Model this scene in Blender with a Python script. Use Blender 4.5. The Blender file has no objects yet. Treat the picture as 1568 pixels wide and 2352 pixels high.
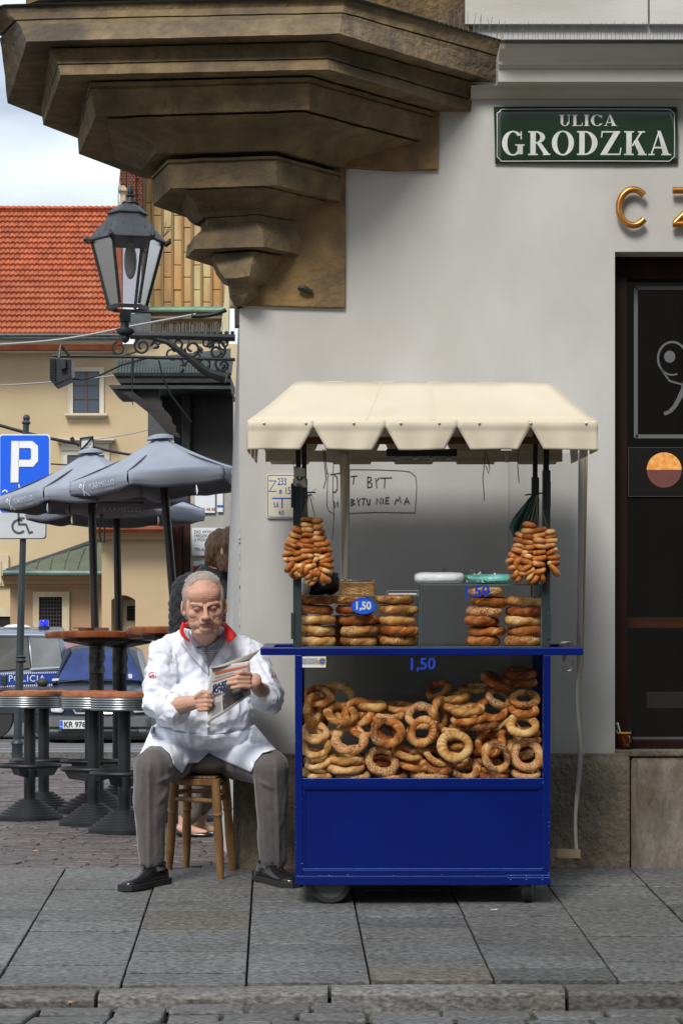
import bpy, bmesh, math, random
import numpy as np
from mathutils import Vector, Matrix, noise
random.seed(7); np.random.seed(7)
SC = bpy.context.scene
COL = SC.collection
# ---------------- camera, sky, sun, exposure ----------------
F, CX, HY, CZ = 5300.0, 784.0, 1563.0, .86      # focal length and horizon in 1568 x 2352 picture units, eye height
cam_d = bpy.data.cameras.new('camera'); cam = bpy.data.objects.new('camera', cam_d); COL.objects.link(cam)
cam.location = (0, 0, CZ); cam.rotation_euler = (math.radians(90), 0, 0)
cam_d.sensor_fit = 'VERTICAL'; cam_d.sensor_height = 36; cam_d.lens = F / 2352 * 36
cam_d.shift_y = (HY - 1176) / 2352; cam_d.clip_end = 2000
SC.camera = cam
SUN_EL, SUN_ROT = math.radians(44), math.radians(198)
w = bpy.data.worlds.new('World'); SC.world = w; w.use_nodes = True
nt = w.node_tree; nt.nodes.clear()
def wn(t, **k):
    n = nt.nodes.new(t)
    for a, b in k.items(): setattr(n, a, b)
    return n
sky = wn('ShaderNodeTexSky', sky_type='NISHITA', sun_disc=False, sun_elevation=SUN_EL, sun_rotation=SUN_ROT, dust_density=1.5)
tc = wn('ShaderNodeTexCoord'); mp = wn('ShaderNodeMapping'); mp.inputs['Scale'].default_value = (2.2, 2.2, 9)
nz = wn('ShaderNodeTexNoise'); nz.inputs['Scale'].default_value = 2.2; nz.inputs['Detail'].default_value = 7; nz.inputs['Roughness'].default_value = .55
cr = wn('ShaderNodeValToRGB'); cr.color_ramp.elements[0].position = .34; cr.color_ramp.elements[0].color = (.40, .40, .40, 1)
cr.color_ramp.elements[1].position = .62
mx = wn('ShaderNodeMix', data_type='RGBA'); bg = wn('ShaderNodeBackground'); wo = wn('ShaderNodeOutputWorld')
L = nt.links.new
L(tc.outputs['Generated'], mp.inputs[0]); L(mp.outputs[0], nz.inputs['Vector']); L(nz.outputs['Fac'], cr.inputs[0])
L(cr.outputs[0], mx.inputs[0]); L(sky.outputs[0], mx.inputs[6]); mx.inputs[7].default_value = (10.4, 11.3, 12.2, 1)
L(mx.outputs[2], bg.inputs[0]); bg.inputs[1].default_value = .066; L(bg.outputs[0], wo.inputs[0])
sd = bpy.data.lights.new('sun', 'SUN'); sun = bpy.data.objects.new('sun', sd); COL.objects.link(sun)
sd.energy = 2.2; sd.angle = math.radians(20); sd.color = (1, .96, .9)
sun.location = (-3, -4, 9)
sun.rotation_euler = (math.radians(90) - SUN_EL, 0, math.radians(-18))
SC.view_settings.view_transform = 'Standard'; SC.view_settings.look = 'None'
SC.view_settings.exposure = 0.58; SC.view_settings.gamma = 1; SC.view_settings.use_curve_mapping = False
SC.cycles.max_bounces = 7; SC.cycles.transparent_max_bounces = 16
# ---------------- helpers ----------------
I4 = Matrix.Identity(4)
CUR = [I4]
WM = {}
def P(x, y, Y): return Vector(((x - CX) * Y / F, Y, CZ + (HY - y) * Y / F))
def V(*a): return Vector(a)
def gz(Y): return .07 * Y - .725            # the pavement falls towards the kerb
class MB:
    def __init__(s): s.v = []; s.f = []
    def add(s, vs, fs):
        b = len(s.v); s.v += [tuple(p) for p in vs]; s.f += [tuple(b + i for i in f) for f in fs]; return s
    def box(s, c, d, R=None):
        h = [x / 2 for x in d]; vs = []
        for z in (-1, 1):
            for y in (-1, 1):
                for x in (-1, 1):
                    p = Vector((x * h[0], y * h[1], z * h[2]))
                    if R is not None: p = R @ p
                    vs.append(p + Vector(c))
        return s.add(vs, [(0, 2, 3, 1), (4, 5, 7, 6), (0, 1, 5, 4), (2, 6, 7, 3), (1, 3, 7, 5), (0, 4, 6, 2)])
    def bb(s, x0, x1, y0, y1, z0, z1): return s.box(((x0 + x1) / 2, (y0 + y1) / 2, (z0 + z1) / 2), (abs(x1 - x0), abs(y1 - y0), abs(z1 - z0)))
    def pbox(s, x0, y0, x1, y1, Y, D, pf=None):     # a box whose front face is measured in the picture at depth Y
        pf = pf or P
        a = pf(x0, y0, Y); b = pf(x1, y1, Y)
        return s.bb(a.x, b.x, Y, Y + D, b.z, a.z)
    def tube(s, pts, r, n=8, cap=True, closed=False):
        pts = [Vector(p) for p in pts]; m = len(pts)
        if not hasattr(r, '__len__'): r = [r] * m
        vs = []; up = None
        for i, p in enumerate(pts):
            a = pts[i - 1] if (i > 0 or closed) else p; b = pts[(i + 1) % m] if (i < m - 1 or closed) else p
            t = (b - a)
            if t.length < 1e-9: t = Vector((0, 0, 1))
            t.normalize()
            if up is None:
                up = Vector((0, 0, 1)) if abs(t.z) < .9 else Vector((1, 0, 0))
            u = t.cross(up); u.normalize(); up2 = u.cross(t); up = up2
            for k in range(n):
                an = 2 * math.pi * k / n
                vs.append(p + (u * math.cos(an) + up2 * math.sin(an)) * r[i])
        fs = []
        for i in range(m if closed else m - 1):
            j = (i + 1) % m
            for k in range(n): fs.append((i * n + k, i * n + (k + 1) % n, j * n + (k + 1) % n, j * n + k))
        if cap and not closed: fs.append(tuple(range(n))[::-1]); fs.append(tuple((m - 1) * n + k for k in range(n)))
        return s.add(vs, fs)
    def lathe(s, c, prof, n=24, R=None, cap=True, sx=1, sy=1):
        c = Vector(c); vs = []
        for (r, z) in prof:
            for k in range(n):
                an = 2 * math.pi * k / n; p = Vector((r * math.cos(an) * sx, r * math.sin(an) * sy, z))
                if R is not None: p = R @ p
                vs.append(c + p)
        fs = []
        for i in range(len(prof) - 1):
            for k in range(n): fs.append((i * n + k, i * n + (k + 1) % n, (i + 1) * n + (k + 1) % n, (i + 1) * n + k))
        if cap: fs.append(tuple(range(n))[::-1]); fs.append(tuple((len(prof) - 1) * n + k for k in range(n)))
        return s.add(vs, fs)
    def ell(s, c, r, R=None, n=16, m=10):
        vs = []; c = Vector(c)
        for i in range(m + 1):
            th = math.pi * i / m
            for k in range(n):
                an = 2 * math.pi * k / n
                p = Vector((r[0] * math.sin(th) * math.cos(an), r[1] * math.sin(th) * math.sin(an), r[2] * math.cos(th)))
                if R is not None: p = R @ p
                vs.append(c + p)
        fs = []
        for i in range(m):
            for k in range(n): fs.append((i * n + (k + 1) % n, i * n + k, (i + 1) * n + k, (i + 1) * n + (k + 1) % n))
        return s.add(vs, fs)
    def cap(s, a, b, ra, rb, n=14):                 # closed tapered capsule
        a = Vector(a); b = Vector(b); d = (b - a).normalized(); pts = []; rr = []
        for k in range(5):
            an = math.pi / 2 * k / 4; pts.append(a - d * ra * math.cos(an)); rr.append(max(ra * math.sin(an), .0004))
        for k in range(5):
            an = math.pi / 2 * (4 - k) / 4; pts.append(b + d * rb * math.cos(an)); rr.append(max(rb * math.sin(an), .0004))
        return s.tube(pts, rr, n)
    def prism(s, poly, ext):                        # polygon of 3D points extruded by a vector
        n = len(poly); ext = Vector(ext); vs = [Vector(p) for p in poly] + [Vector(p) + ext for p in poly]
        fs = [tuple(range(n))[::-1], tuple(range(n, 2 * n))] + [(i, (i + 1) % n, n + (i + 1) % n, n + i) for i in range(n)]
        return s.add(vs, fs)
    def grid(s, fn, nu, nv):
        vs = [fn(i / nu, j / nv) for j in range(nv + 1) for i in range(nu + 1)]
        fs = [(j * (nu + 1) + i, j * (nu + 1) + i + 1, (j + 1) * (nu + 1) + i + 1, (j + 1) * (nu + 1) + i) for j in range(nv) for i in range(nu)]
        return s.add(vs, fs)
    def loft(s, rings, closed=True, cap=True):
        n = len(rings[0]); vs = [p for r in rings for p in r]; fs = []
        for i in range(len(rings) - 1):
            for k in range(n if closed else n - 1): fs.append((i * n + k, i * n + (k + 1) % n, (i + 1) * n + (k + 1) % n, (i + 1) * n + k))
        if cap: fs.append(tuple(range(n))[::-1]); fs.append(tuple((len(rings) - 1) * n + k for k in range(n)))
        return s.add(vs, fs)
def RZ(a): return Matrix.Rotation(a, 3, 'Z')
def RX(a): return Matrix.Rotation(a, 3, 'X')
def RY(a): return Matrix.Rotation(a, 3, 'Y')
def fixn(me):
    bm = bmesh.new(); bm.from_mesh(me); bmesh.ops.recalc_face_normals(bm, faces=bm.faces); bm.to_mesh(me); bm.free()
def tag(o, label=None, cat=None, group=None, kind=None):
    if label: o['label'] = label
    if cat: o['category'] = cat
    if group: o['group'] = group
    if kind: o['kind'] = kind
    return o
def thing(name, loc, label, cat, group=None):
    o = bpy.data.objects.new(name, None); COL.objects.link(o)
    m = Matrix.Translation(CUR[0] @ Vector(loc))
    o.matrix_world = m; WM[o.name] = m; o.empty_display_size = .1
    return tag(o, label, cat, group)
def mesh_of(name, mb, M=I4):
    me = bpy.data.meshes.new(name)
    me.from_pydata([M @ Vector(p) for p in mb.v], [], mb.f); me.update(); return me
def obj(name, mb, mat, parent=None, smooth=False, bevel=0, solid=0, sub=0, norm=True, label=None, ang=40):
    W = CUR[0]
    me = mesh_of(name, mb, W)
    if norm: fixn(me)
    o = bpy.data.objects.new(name, me); COL.objects.link(o)
    for m in (mat if isinstance(mat, (list, tuple)) else [mat]): me.materials.append(m)
    if parent is not None:
        pm = WM[parent.name]; me.transform(pm.inverted()); o.parent = parent; WM[o.name] = pm.copy()
    else:
        co = np.array([v.co for v in me.vertices]); c = (co.min(0) + co.max(0)) / 2; c[2] = co[:, 2].min()
        m = Matrix.Translation(Vector(c)); me.transform(m.inverted()); o.matrix_world = m; WM[o.name] = m
    if smooth:
        me.polygons.foreach_set('use_smooth', [True] * len(me.polygons))
        me.set_sharp_from_angle(angle=math.radians(ang))
    if solid:
        q = o.modifiers.new('solid', 'SOLIDIFY'); q.thickness = solid; q.offset = 0
    if bevel:
        q = o.modifiers.new('bevel', 'BEVEL'); q.width = bevel; q.segments = 2; q.limit_method = 'ANGLE'; q.angle_limit = math.radians(40)
    if sub:
        q = o.modifiers.new('sub', 'SUBSURF'); q.levels = sub; q.render_levels = sub
    if label: o['label'] = label
    return o
def struct(name, mb, mat, **k):
    o = obj(name, mb, mat, **k); o['kind'] = 'structure'; return o
def solo(name, mb, mat, label, cat, group=None, **k):
    return tag(obj(name, mb, mat, **k), label, cat, group)
def copytree(o, M=None, label=None, parent=None):
    c = o.copy(); COL.objects.link(c)
    if parent is not None: c.parent = parent
    if M is not None: c.matrix_world = M
    if label: c['label'] = label
    for ch in o.children: copytree(ch, None, None, c)
    return c
# ---------------- materials ----------------
MATS = {}
def srgb(r, g, b): return tuple(((c / 255) / 12.92 if c / 255 <= .04045 else ((c / 255 + .055) / 1.055) ** 2.4) for c in (r, g, b)) + (1,)
def mat(name, col, rough=.6, metal=0, col2=None, sc=6, lo=.35, hi=.65, bump=0, bsc=60, stretch=(1, 1, 1), detail=6, trans=0, ior=1.45, spec=.5, coat=0, sss=0, sheen=0, col3=None, sc3=1.2, f3=.5, alpha=1, emit=None, bdist=.01, wave=None, rvar=0):
    if name in MATS: return MATS[name]
    m = bpy.data.materials.new(name); m.use_nodes = True; MATS[name] = m
    t = m.node_tree; b = t.nodes['Principled BSDF']; lk = t.links.new
    col = tuple(col) + ((1,) if len(col) == 3 else ())
    b.inputs['Base Color'].default_value = col; b.inputs['Roughness'].default_value = rough; b.inputs['Metallic'].default_value = metal
    b.inputs['IOR'].default_value = ior; b.inputs['Specular IOR Level'].default_value = spec
    b.inputs['Transmission Weight'].default_value = trans; b.inputs['Coat Weight'].default_value = coat; b.inputs['Coat Roughness'].default_value = .08
    b.inputs['Alpha'].default_value = alpha
    if sss:
        b.inputs['Subsurface Weight'].default_value = sss; b.inputs['Subsurface Radius'].default_value = (.012, .005, .003); b.inputs['Subsurface Scale'].default_value = 1
    if sheen: b.inputs['Sheen Weight'].default_value = sheen
    if emit: b.inputs['Emission Color'].default_value = emit[0]; b.inputs['Emission Strength'].default_value = emit[1]
    tcn = t.nodes.new('ShaderNodeTexCoord'); mpn = t.nodes.new('ShaderNodeMapping'); mpn.inputs['Scale'].default_value = stretch
    lk(tcn.outputs['Object'], mpn.inputs[0])
    def nz(scale, det):
        n = t.nodes.new('ShaderNodeTexNoise'); n.inputs['Scale'].default_value = scale; n.inputs['Detail'].default_value = det; lk(mpn.outputs[0], n.inputs['Vector']); return n
    out = None
    if col2 is not None:
        n = nz(sc, detail); mr = t.nodes.new('ShaderNodeMapRange'); mr.inputs[1].default_value = lo; mr.inputs[2].default_value = hi
        lk(n.outputs['Fac'], mr.inputs[0]); mxn = t.nodes.new('ShaderNodeMix'); mxn.data_type = 'RGBA'
        mxn.inputs[6].default_value = col; mxn.inputs[7].default_value = tuple(col2) + ((1,) if len(col2) == 3 else ())
        lk(mr.outputs[0], mxn.inputs[0]); out = mxn.outputs[2]
        if rvar:
            m2 = t.nodes.new('ShaderNodeMapRange'); m2.inputs[3].default_value = rough; m2.inputs[4].default_value = rough + rvar
            lk(n.outputs['Fac'], m2.inputs[0]); lk(m2.outputs[0], b.inputs['Roughness'])
    if col3 is not None:
        n = nz(sc3, 4); mr = t.nodes.new('ShaderNodeMapRange'); mr.inputs[1].default_value = .42; mr.inputs[2].default_value = .68; mr.inputs[4].default_value = f3
        lk(n.outputs['Fac'], mr.inputs[0]); mxn = t.nodes.new('ShaderNodeMix'); mxn.data_type = 'RGBA'
        if out is not None: lk(out, mxn.inputs[6])
        else: mxn.inputs[6].default_value = col
        mxn.inputs[7].default_value = tuple(col3) + ((1,) if len(col3) == 3 else ()); lk(mr.outputs[0], mxn.inputs[0]); out = mxn.outputs[2]
    if out is not None: lk(out, b.inputs['Base Color'])
    if bump:
        n = nz(bsc, 5); bn = t.nodes.new('ShaderNodeBump'); bn.inputs['Strength'].default_value = bump; bn.inputs['Distance'].default_value = bdist
        lk(n.outputs['Fac'], bn.inputs['Height']); lk(bn.outputs[0], b.inputs['Normal'])
    m['_'] = 0; del m['_']
    return m
def node_hook(m): t = m.node_tree; return t, t.nodes['Principled BSDF'], t.links.new
def text_mesh(txt, size, align='CENTER', ext=0, spacing=1, bold=0):
    c = bpy.data.curves.new('text', 'FONT'); c.body = txt; c.size = size; c.align_x = align; c.align_y = 'CENTER'; c.extrude = ext; c.space_character = spacing; c.offset = bold
    c.resolution_u = 3
    o = bpy.data.objects.new('text', c); COL.objects.link(o); bpy.context.view_layer.update()
    me = bpy.data.meshes.new_from_object(o); bpy.data.objects.remove(o); bpy.data.curves.remove(c)
    mb = MB(); mb.add([v.co.copy() for v in me.vertices], [tuple(p.vertices) for p in me.polygons]); bpy.data.meshes.remove(me); return mb
def text(name, txt, size, mat_, parent, o0, xd=(1, 0, 0), yd=(0, 0, 1), align='CENTER', spacing=1, bold=0, ext=.0008, sx=1, bend=None):
    mb = text_mesh(txt, size, align, ext, spacing, bold); xd = Vector(xd).normalized(); yd = Vector(yd).normalized(); n = xd.cross(yd)
    o0 = Vector(o0); q = MB()
    q.v = [tuple(o0 + xd * v[0] * sx + yd * v[1] + n * v[2]) if bend is None else tuple(bend(v[0] * sx, v[1], v[2])) for v in mb.v]; q.f = mb.f
    return obj(name, q, mat_, parent, norm=False)
def strokes(mb, pts, wd, th, fr):      # flat mitred ribbon in a frame fr(u,v,w)->3D
    pts = [Vector(p) for p in pts]; pts = [p for i, p in enumerate(pts) if i == 0 or (p - pts[i - 1]).length > 1e-6]
    cl = (pts[0] - pts[-1]).length < 1e-4 and len(pts) > 3
    if cl: pts = pts[:-1]
    n = len(pts); L_, R_ = [], []
    for i in range(n):
        a = pts[i - 1] if (i or cl) else None; b = pts[(i + 1) % n] if (i < n - 1 or cl) else None; p = pts[i]
        d0 = (p - a).normalized() if a is not None else (b - p).normalized(); d1 = (b - p).normalized() if b is not None else d0
        n0 = Vector((-d0.y, d0.x)); n1 = Vector((-d1.y, d1.x)); nn = n0 + n1
        nn = n0 if nn.length < .3 else nn.normalized(); k = min(1.6, 1 / max(.35, nn.dot(n0)))
        L_.append(p + nn * wd / 2 * k); R_.append(p - nn * wd / 2 * k)
    vs = []
    for l, r in zip(L_, R_): vs += [fr(l.x, l.y, 0), fr(r.x, r.y, 0), fr(l.x, l.y, th), fr(r.x, r.y, th)]
    fs = []
    for i in range(n if cl else n - 1):
        a, b = i * 4, ((i + 1) % n) * 4
        fs += [(a + 2, a + 3, b + 3, b + 2), (a, b, b + 1, a + 1), (a, a + 2, b + 2, b), (a + 1, b + 1, b + 3, a + 3)]
    if not cl: fs += [(0, 1, 3, 2), ((n - 1) * 4, (n - 1) * 4 + 2, (n - 1) * 4 + 3, (n - 1) * 4 + 1)]
    mb.add(vs, fs)
def fbm(p, s, o=3):
    return noise.fractal(Vector(p) * s, 1.0, 2.0, o)
def blob(name, mb, mat_, parent, vox, smooth=6, disp=None, post=None, label=None, dec=0):
    """many closed primitives fused into one continuous skin"""
    me = mesh_of(name, mb); o = bpy.data.objects.new(name, me); COL.objects.link(o)
    m = o.modifiers.new('r', 'REMESH'); m.mode = 'VOXEL'; m.voxel_size = vox
    if smooth:
        m = o.modifiers.new('s', 'SMOOTH'); m.factor = .5; m.iterations = smooth
    if dec:
        m = o.modifiers.new('d', 'DECIMATE'); m.ratio = dec
    dg = bpy.context.evaluated_depsgraph_get(); dg.update()
    e = o.evaluated_get(dg); m2 = bpy.data.meshes.new_from_object(e)
    bpy.data.objects.remove(o); bpy.data.meshes.remove(me)
    m2.update()
    if disp:
        co = [v.co.copy() for v in m2.vertices]; no = [v.normal.copy() for v in m2.vertices]
        for v, c, n in zip(m2.vertices, co, no): v.co = c + n * disp(c, n)
        m2.update()
    if post:
        for v in m2.vertices: v.co = post(v.co)
    m2.polygons.foreach_set('use_smooth', [True] * len(m2.polygons))
    m2.name = name; m2.materials.clear()
    for mm in (mat_ if isinstance(mat_, (list, tuple)) else [mat_]): m2.materials.append(mm)
    m2.transform(CUR[0])
    o = bpy.data.objects.new(name, m2); COL.objects.link(o)
    if parent is not None:
        pm = WM[parent.name]; m2.transform(pm.inverted()); o.parent = parent; WM[o.name] = pm.copy()
    else:
        co = np.array([v.co for v in m2.vertices]); c = (co.min(0) + co.max(0)) / 2; c[2] = co[:, 2].min()
        m = Matrix.Translation(Vector(c)); m2.transform(m.inverted()); o.matrix_world = m; WM[o.name] = m
    if label: o['label'] = label
    return o
def arc(c, r, a0, a1, n, ry=None):
    ry = ry or r
    return [(c[0] + r * math.cos(math.radians(a0 + (a1 - a0) * i / n)), c[1] + ry * math.sin(math.radians(a0 + (a1 - a0) * i / n))) for i in range(n + 1)]
# ---------------- common materials ----------------
WALL = mat('wall_render', (.50, .49, .475), .85, col2=(.44, .43, .41), sc=2.5, bump=.25, bsc=90, bdist=.004, col3=(.36, .345, .32), sc3=1.7, f3=.6, stretch=(1, 1, .6), detail=10)
WALLTOP = mat('cornice_render', (.55, .54, .52), .85, col2=(.47, .46, .43), sc=4, bump=.2, bsc=60, bdist=.004, col3=(.36, .33, .29), sc3=1.6, f3=.5, stretch=(.5, 1, 2))
STONE = mat('sandstone', (.205, .145, .072), .92, col2=(.12, .085, .046), sc=11, lo=.38, hi=.66, bump=1, bsc=32, bdist=.014, col3=(.06, .048, .036), sc3=2.4, f3=.75, detail=12, stretch=(1, 1, 1))
OCHRE = mat('ochre_stone', (.24, .15, .06), .92, col2=(.12, .082, .045), sc=8, bump=1, bsc=30, bdist=.014, col3=(.09, .06, .04), sc3=2.5, f3=.7, detail=9)
PLINTH = mat('plinth_stone', (.19, .16, .125), .92, col2=(.105, .09, .072), sc=7, bump=1, bsc=38, bdist=.02, col3=(.20, .13, .075), sc3=3, f3=.5, detail=10, stretch=(1, 1, .8))
GREYM = mat('dark_sheet_metal', (.05, .07, .075), .5, metal=.3, col2=(.09, .1, .1), sc=10)
WOODD = mat('dark_brown_frame', (.012, .004, .003), .5, spec=.2, col2=(.02, .007, .005), sc=8, stretch=(1, 1, .1))
BLACK = mat('black_metal', (.012, .013, .015), .45, col2=(.022, .024, .027), sc=12, bump=.15, bsc=120, bdist=.002)
GLASSD = mat('shop_glass', (.012, .012, .014), .04, spec=.8)
CLEAR = None
def clear_glass(name, tint=(1, 1, 1, 1), a=.08, rough=.03, ior=1.45):
    if name in MATS: return MATS[name]
    m = bpy.data.materials.new(name); m.use_nodes = True; MATS[name] = m; t = m.node_tree; t.nodes.clear()
    o = t.nodes.new('ShaderNodeOutputMaterial'); x = t.nodes.new('ShaderNodeMixShader'); tr = t.nodes.new('ShaderNodeBsdfTransparent'); g = t.nodes.new('ShaderNodeBsdfGlossy'); fr = t.nodes.new('ShaderNodeFresnel')
    g.inputs['Roughness'].default_value = rough; fr.inputs[0].default_value = ior; tr.inputs[0].default_value = tint
    ad = t.nodes.new('ShaderNodeMath'); ad.operation = 'MULTIPLY_ADD'; ad.inputs[1].default_value = 1; ad.inputs[2].default_value = a; t.links.new(fr.outputs[0], ad.inputs[0])
    t.links.new(ad.outputs[0], x.inputs[0]); t.links.new(tr.outputs[0], x.inputs[1]); t.links.new(g.outputs[0], x.inputs[2]); t.links.new(x.outputs[0], o.inputs[0]); return m
GLS = clear_glass('case_glass', (.99, .99, .99, 1), .0, .03, 1.2)
# granite slabs
def granite(name, c1, c2, dark, rough=.55):
    m = mat(name, c1, rough, col2=c2, sc=1.4, bump=.35, bsc=90, bdist=.004, col3=dark, sc3=2.2, f3=.35, rvar=.2)
    t, b, lk = node_hook(m)
    src = b.inputs['Base Color'].links[0].from_socket
    n = t.nodes.new('ShaderNodeTexNoise'); n.inputs['Scale'].default_value = 75; n.inputs['Detail'].default_value = 3; mpp = t.nodes.new('ShaderNodeMapping'); mpp.inputs['Scale'].default_value = (.55, 1, 1)
    tcc = t.nodes.new('ShaderNodeTexCoord'); lk(tcc.outputs['Object'], mpp.inputs[0]); lk(mpp.outputs[0], n.inputs['Vector'])
    r = t.nodes.new('ShaderNodeMapRange'); r.inputs[1].default_value = .35; r.inputs[2].default_value = .7; r.inputs[3].default_value = .55; r.inputs[4].default_value = 1.7; lk(n.outputs['Fac'], r.inputs[0])
    oi = t.nodes.new('ShaderNodeObjectInfo'); r2 = t.nodes.new('ShaderNodeMapRange'); r2.inputs[3].default_value = .8; r2.inputs[4].default_value = 1.18; lk(oi.outputs['Random'], r2.inputs[0])
    mu = t.nodes.new('ShaderNodeMath'); mu.operation = 'MULTIPLY'; lk(r.outputs[0], mu.inputs[0]); lk(r2.outputs[0], mu.inputs[1])
    sc_ = t.nodes.new('ShaderNodeVectorMath'); sc_.operation = 'SCALE'; lk(src, sc_.inputs[0]); lk(mu.outputs[0], sc_.inputs['Scale']); lk(sc_.outputs[0], b.inputs['Base Color'])
    return m
GRAN = granite('granite_slab', (.125, .127, .127), (.098, .097, .092), (.055, .05, .046))
GRANB = granite('granite_brown', (.132, .118, .10), (.108, .1, .09), (.08, .065, .055))
KERB = granite('kerb_granite', (.15, .145, .135), (.11, .105, .095), (.06, .05, .04), .65)
SETT = granite('road_sett_granite', (.14, .14, .14), (.11, .108, .1), (.05, .045, .04), .5)
PORPH = granite('porphyry', (.105, .088, .086), (.08, .064, .063), (.05, .042, .042), .38)
DIRT = mat('joint_dirt', (.05, .042, .034), .95, col2=(.085, .07, .052), sc=14, bump=.6, bsc=60)
ASPH = mat('asphalt', (.10, .10, .105), .75, col2=(.13, .13, .135), sc=30, bump=.4, bsc=180, bdist=.003, col3=(.075, .075, .08), sc3=.5)
# ---------------- ground ----------------
g = MB(); g.add([(-120, 60, -.3), (-120, -60, -.9), (120, -60, -.9), (120, 60, -.3)], [(0, 1, 2, 3)]); struct('ground', g, DIRT)
S = 400
base = MB(); base.add([(-S, 10.5, -.035), (S, 10.5, -.035), (S, 400, -.035), (-S, 400, -.035)], [(0, 1, 2, 3)])
plaza = struct('plaza_ground', base, DIRT)
pb = MB(); pb.add([(-9, 7.85, gz(7.85) - .045), (9, 7.85, gz(7.85) - .045), (9, 10.5, gz(10.5) - .045), (-9, 10.5, gz(10.5) - .045)], [(0, 1, 2, 3)])
pav = struct('pavement', pb, DIRT)
SL = .07
NEAR_Y = lambda x: 7.97 + (.0 if x > 1100 else (1100 - x) / 1100 * .20 * 0)
# slab columns: joints in picture at y=2100: x = 88,327,567,812,1057,1306,1556 converging
def joint_x(i, Y):
    z = gz(Y); ypix = HY + (CZ - z) * F / Y
    xs = 88 + 243.8 * i; vx = 634.0; px = vx + (xs - vx) * (ypix - 1187) / (2100 - 1187)
    return (px - CX) * Y / F
rnd = random.Random(3)
def edgeY(x): return 8.02 - .12 * (x + 1.2) * .5 if x < .3 else 7.93      # pavement's front edge
rows_by_col = {}
for c in range(-3, 9):
    Y = 7.95 + (0.05 * max(0, 3 - c) * -.35) ; k = 0
    Y = 7.93 if c >= 3 else 7.93 - .035 * (3 - c)
    while Y < 10.46:
        dY = rnd.choice([.22, .28, .34, .40, .19, .25]); Y1 = min(Y + dY, 10.5)
        if 10.5 - Y1 < .12: Y1 = 10.5
        xa0, xa1 = joint_x(c, Y) + .004, joint_x(c, Y1) + .004; xb0, xb1 = joint_x(c + 1, Y) - .004, joint_x(c + 1, Y1) - .004
        if c < 3 and Y == 7.93 - .035 * (3 - c): pass
        hz = rnd.uniform(-.003, .003)
        m = MB(); gp = .009 if rnd.random() < .7 else .004
        q = [(xa0, Y + gp), (xb0, Y + gp - (.03 if (c < 3 and k == 0) else 0) * 0), (xb1, Y1 - gp), (xa1, Y1 - gp)]
        m.add([(x, y, gz(y) + hz) for x, y in q] + [(x, y, gz(y) - .06) for x, y in q], [(0, 1, 2, 3), (4, 7, 6, 5), (0, 4, 5, 1), (1, 5, 6, 2), (2, 6, 7, 3), (3, 7, 4, 0)])
        brown = rnd.random() < .08
        obj('slab', m, GRANB if brown else GRAN, pav, bevel=.0025)
        Y = Y1; k += 1
# kerb stones
kx = -2.6; kb = MB(); kb.add([(-9, 7.6, gz(7.8) - .09), (9, 7.6, gz(7.8) - .09), (9, 7.95, gz(7.9) - .09), (-9, 7.95, gz(7.9) - .09)], [(0, 1, 2, 3)])
kerb = struct('kerb', kb, DIRT)
def frontY(x): return 7.925 if x > .1 else 7.925 + .105 * (x - .1) / 1.4
for w_ in (.62, .66, .50, .78, .80, .95, .7, .8):
    x0, x1 = kx + .006, kx + w_ - .006; m = MB()
    n = 8; rings = []
    for i in range(n + 1):
        x = x0 + (x1 - x0) * i / n; fy = frontY(x); j = rnd.uniform(-.004, .004); zt = gz(fy) - .012
        drop = .055 if x > 0 else .055 + .03 * x
        rings.append([(x, fy - .006, zt), (x, fy - .125 + j, zt - .008 + rnd.uniform(-.002, .002)), (x, fy - .138 + j * 1.6, zt - .022 + j), (x, fy - .140 - j * 2, zt - max(drop, .02) - .03), (x, fy - .006, zt - .1)])
    m.loft(rings); obj('kerb_stone', m, KERB, kerb, bevel=.003)
    kx += w_
# road with big granite setts
rz = lambda Y: gz(7.85) - .075 - .02 * (7.85 - Y)
rb = MB(); rb.add([(-9, 1.5, rz(1.5) - .045), (9, 1.5, rz(1.5) - .045), (9, 7.86, rz(7.86) - .02), (-9, 7.86, rz(7.86) - .02)], [(0, 1, 2, 3)])
road = struct('road', rb, DIRT)
rows = [(7.60, 7.76), (7.43, 7.59), (7.25, 7.42), (7.08, 7.24), (6.9, 7.07)]
for r, (y0, y1) in enumerate(rows):
    x = -1.6 + rnd.uniform(-.2, 0)
    while x < 1.6:
        w_ = rnd.uniform(.17, .30); gp = rnd.uniform(.008, .022)
        fy = lambda X: frontY(X) - 7.925
        m = MB(); j = lambda: rnd.uniform(-.006, .006); zz = rz(y0) + rnd.uniform(-.004, .004)
        dz = .008 if x > 0 else .03
        q = [(x + gp + j(), y0 + fy(x) + j()), (x + w_ + j(), y0 + fy(x + w_) + j()), (x + w_ + j(), y1 + fy(x + w_) + j()), (x + gp + j(), y1 + fy(x) + j())]
        m.add([(a, b, zz + dz + rnd.uniform(-.003, .003)) for a, b in q] + [(a, b, zz - .05) for a, b in q], [(0, 1, 2, 3), (4, 7, 6, 5), (0, 4, 5, 1), (1, 5, 6, 2), (2, 6, 7, 3), (3, 7, 4, 0)])
        obj('sett', m, SETT, road, bevel=.008); x += w_
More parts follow.
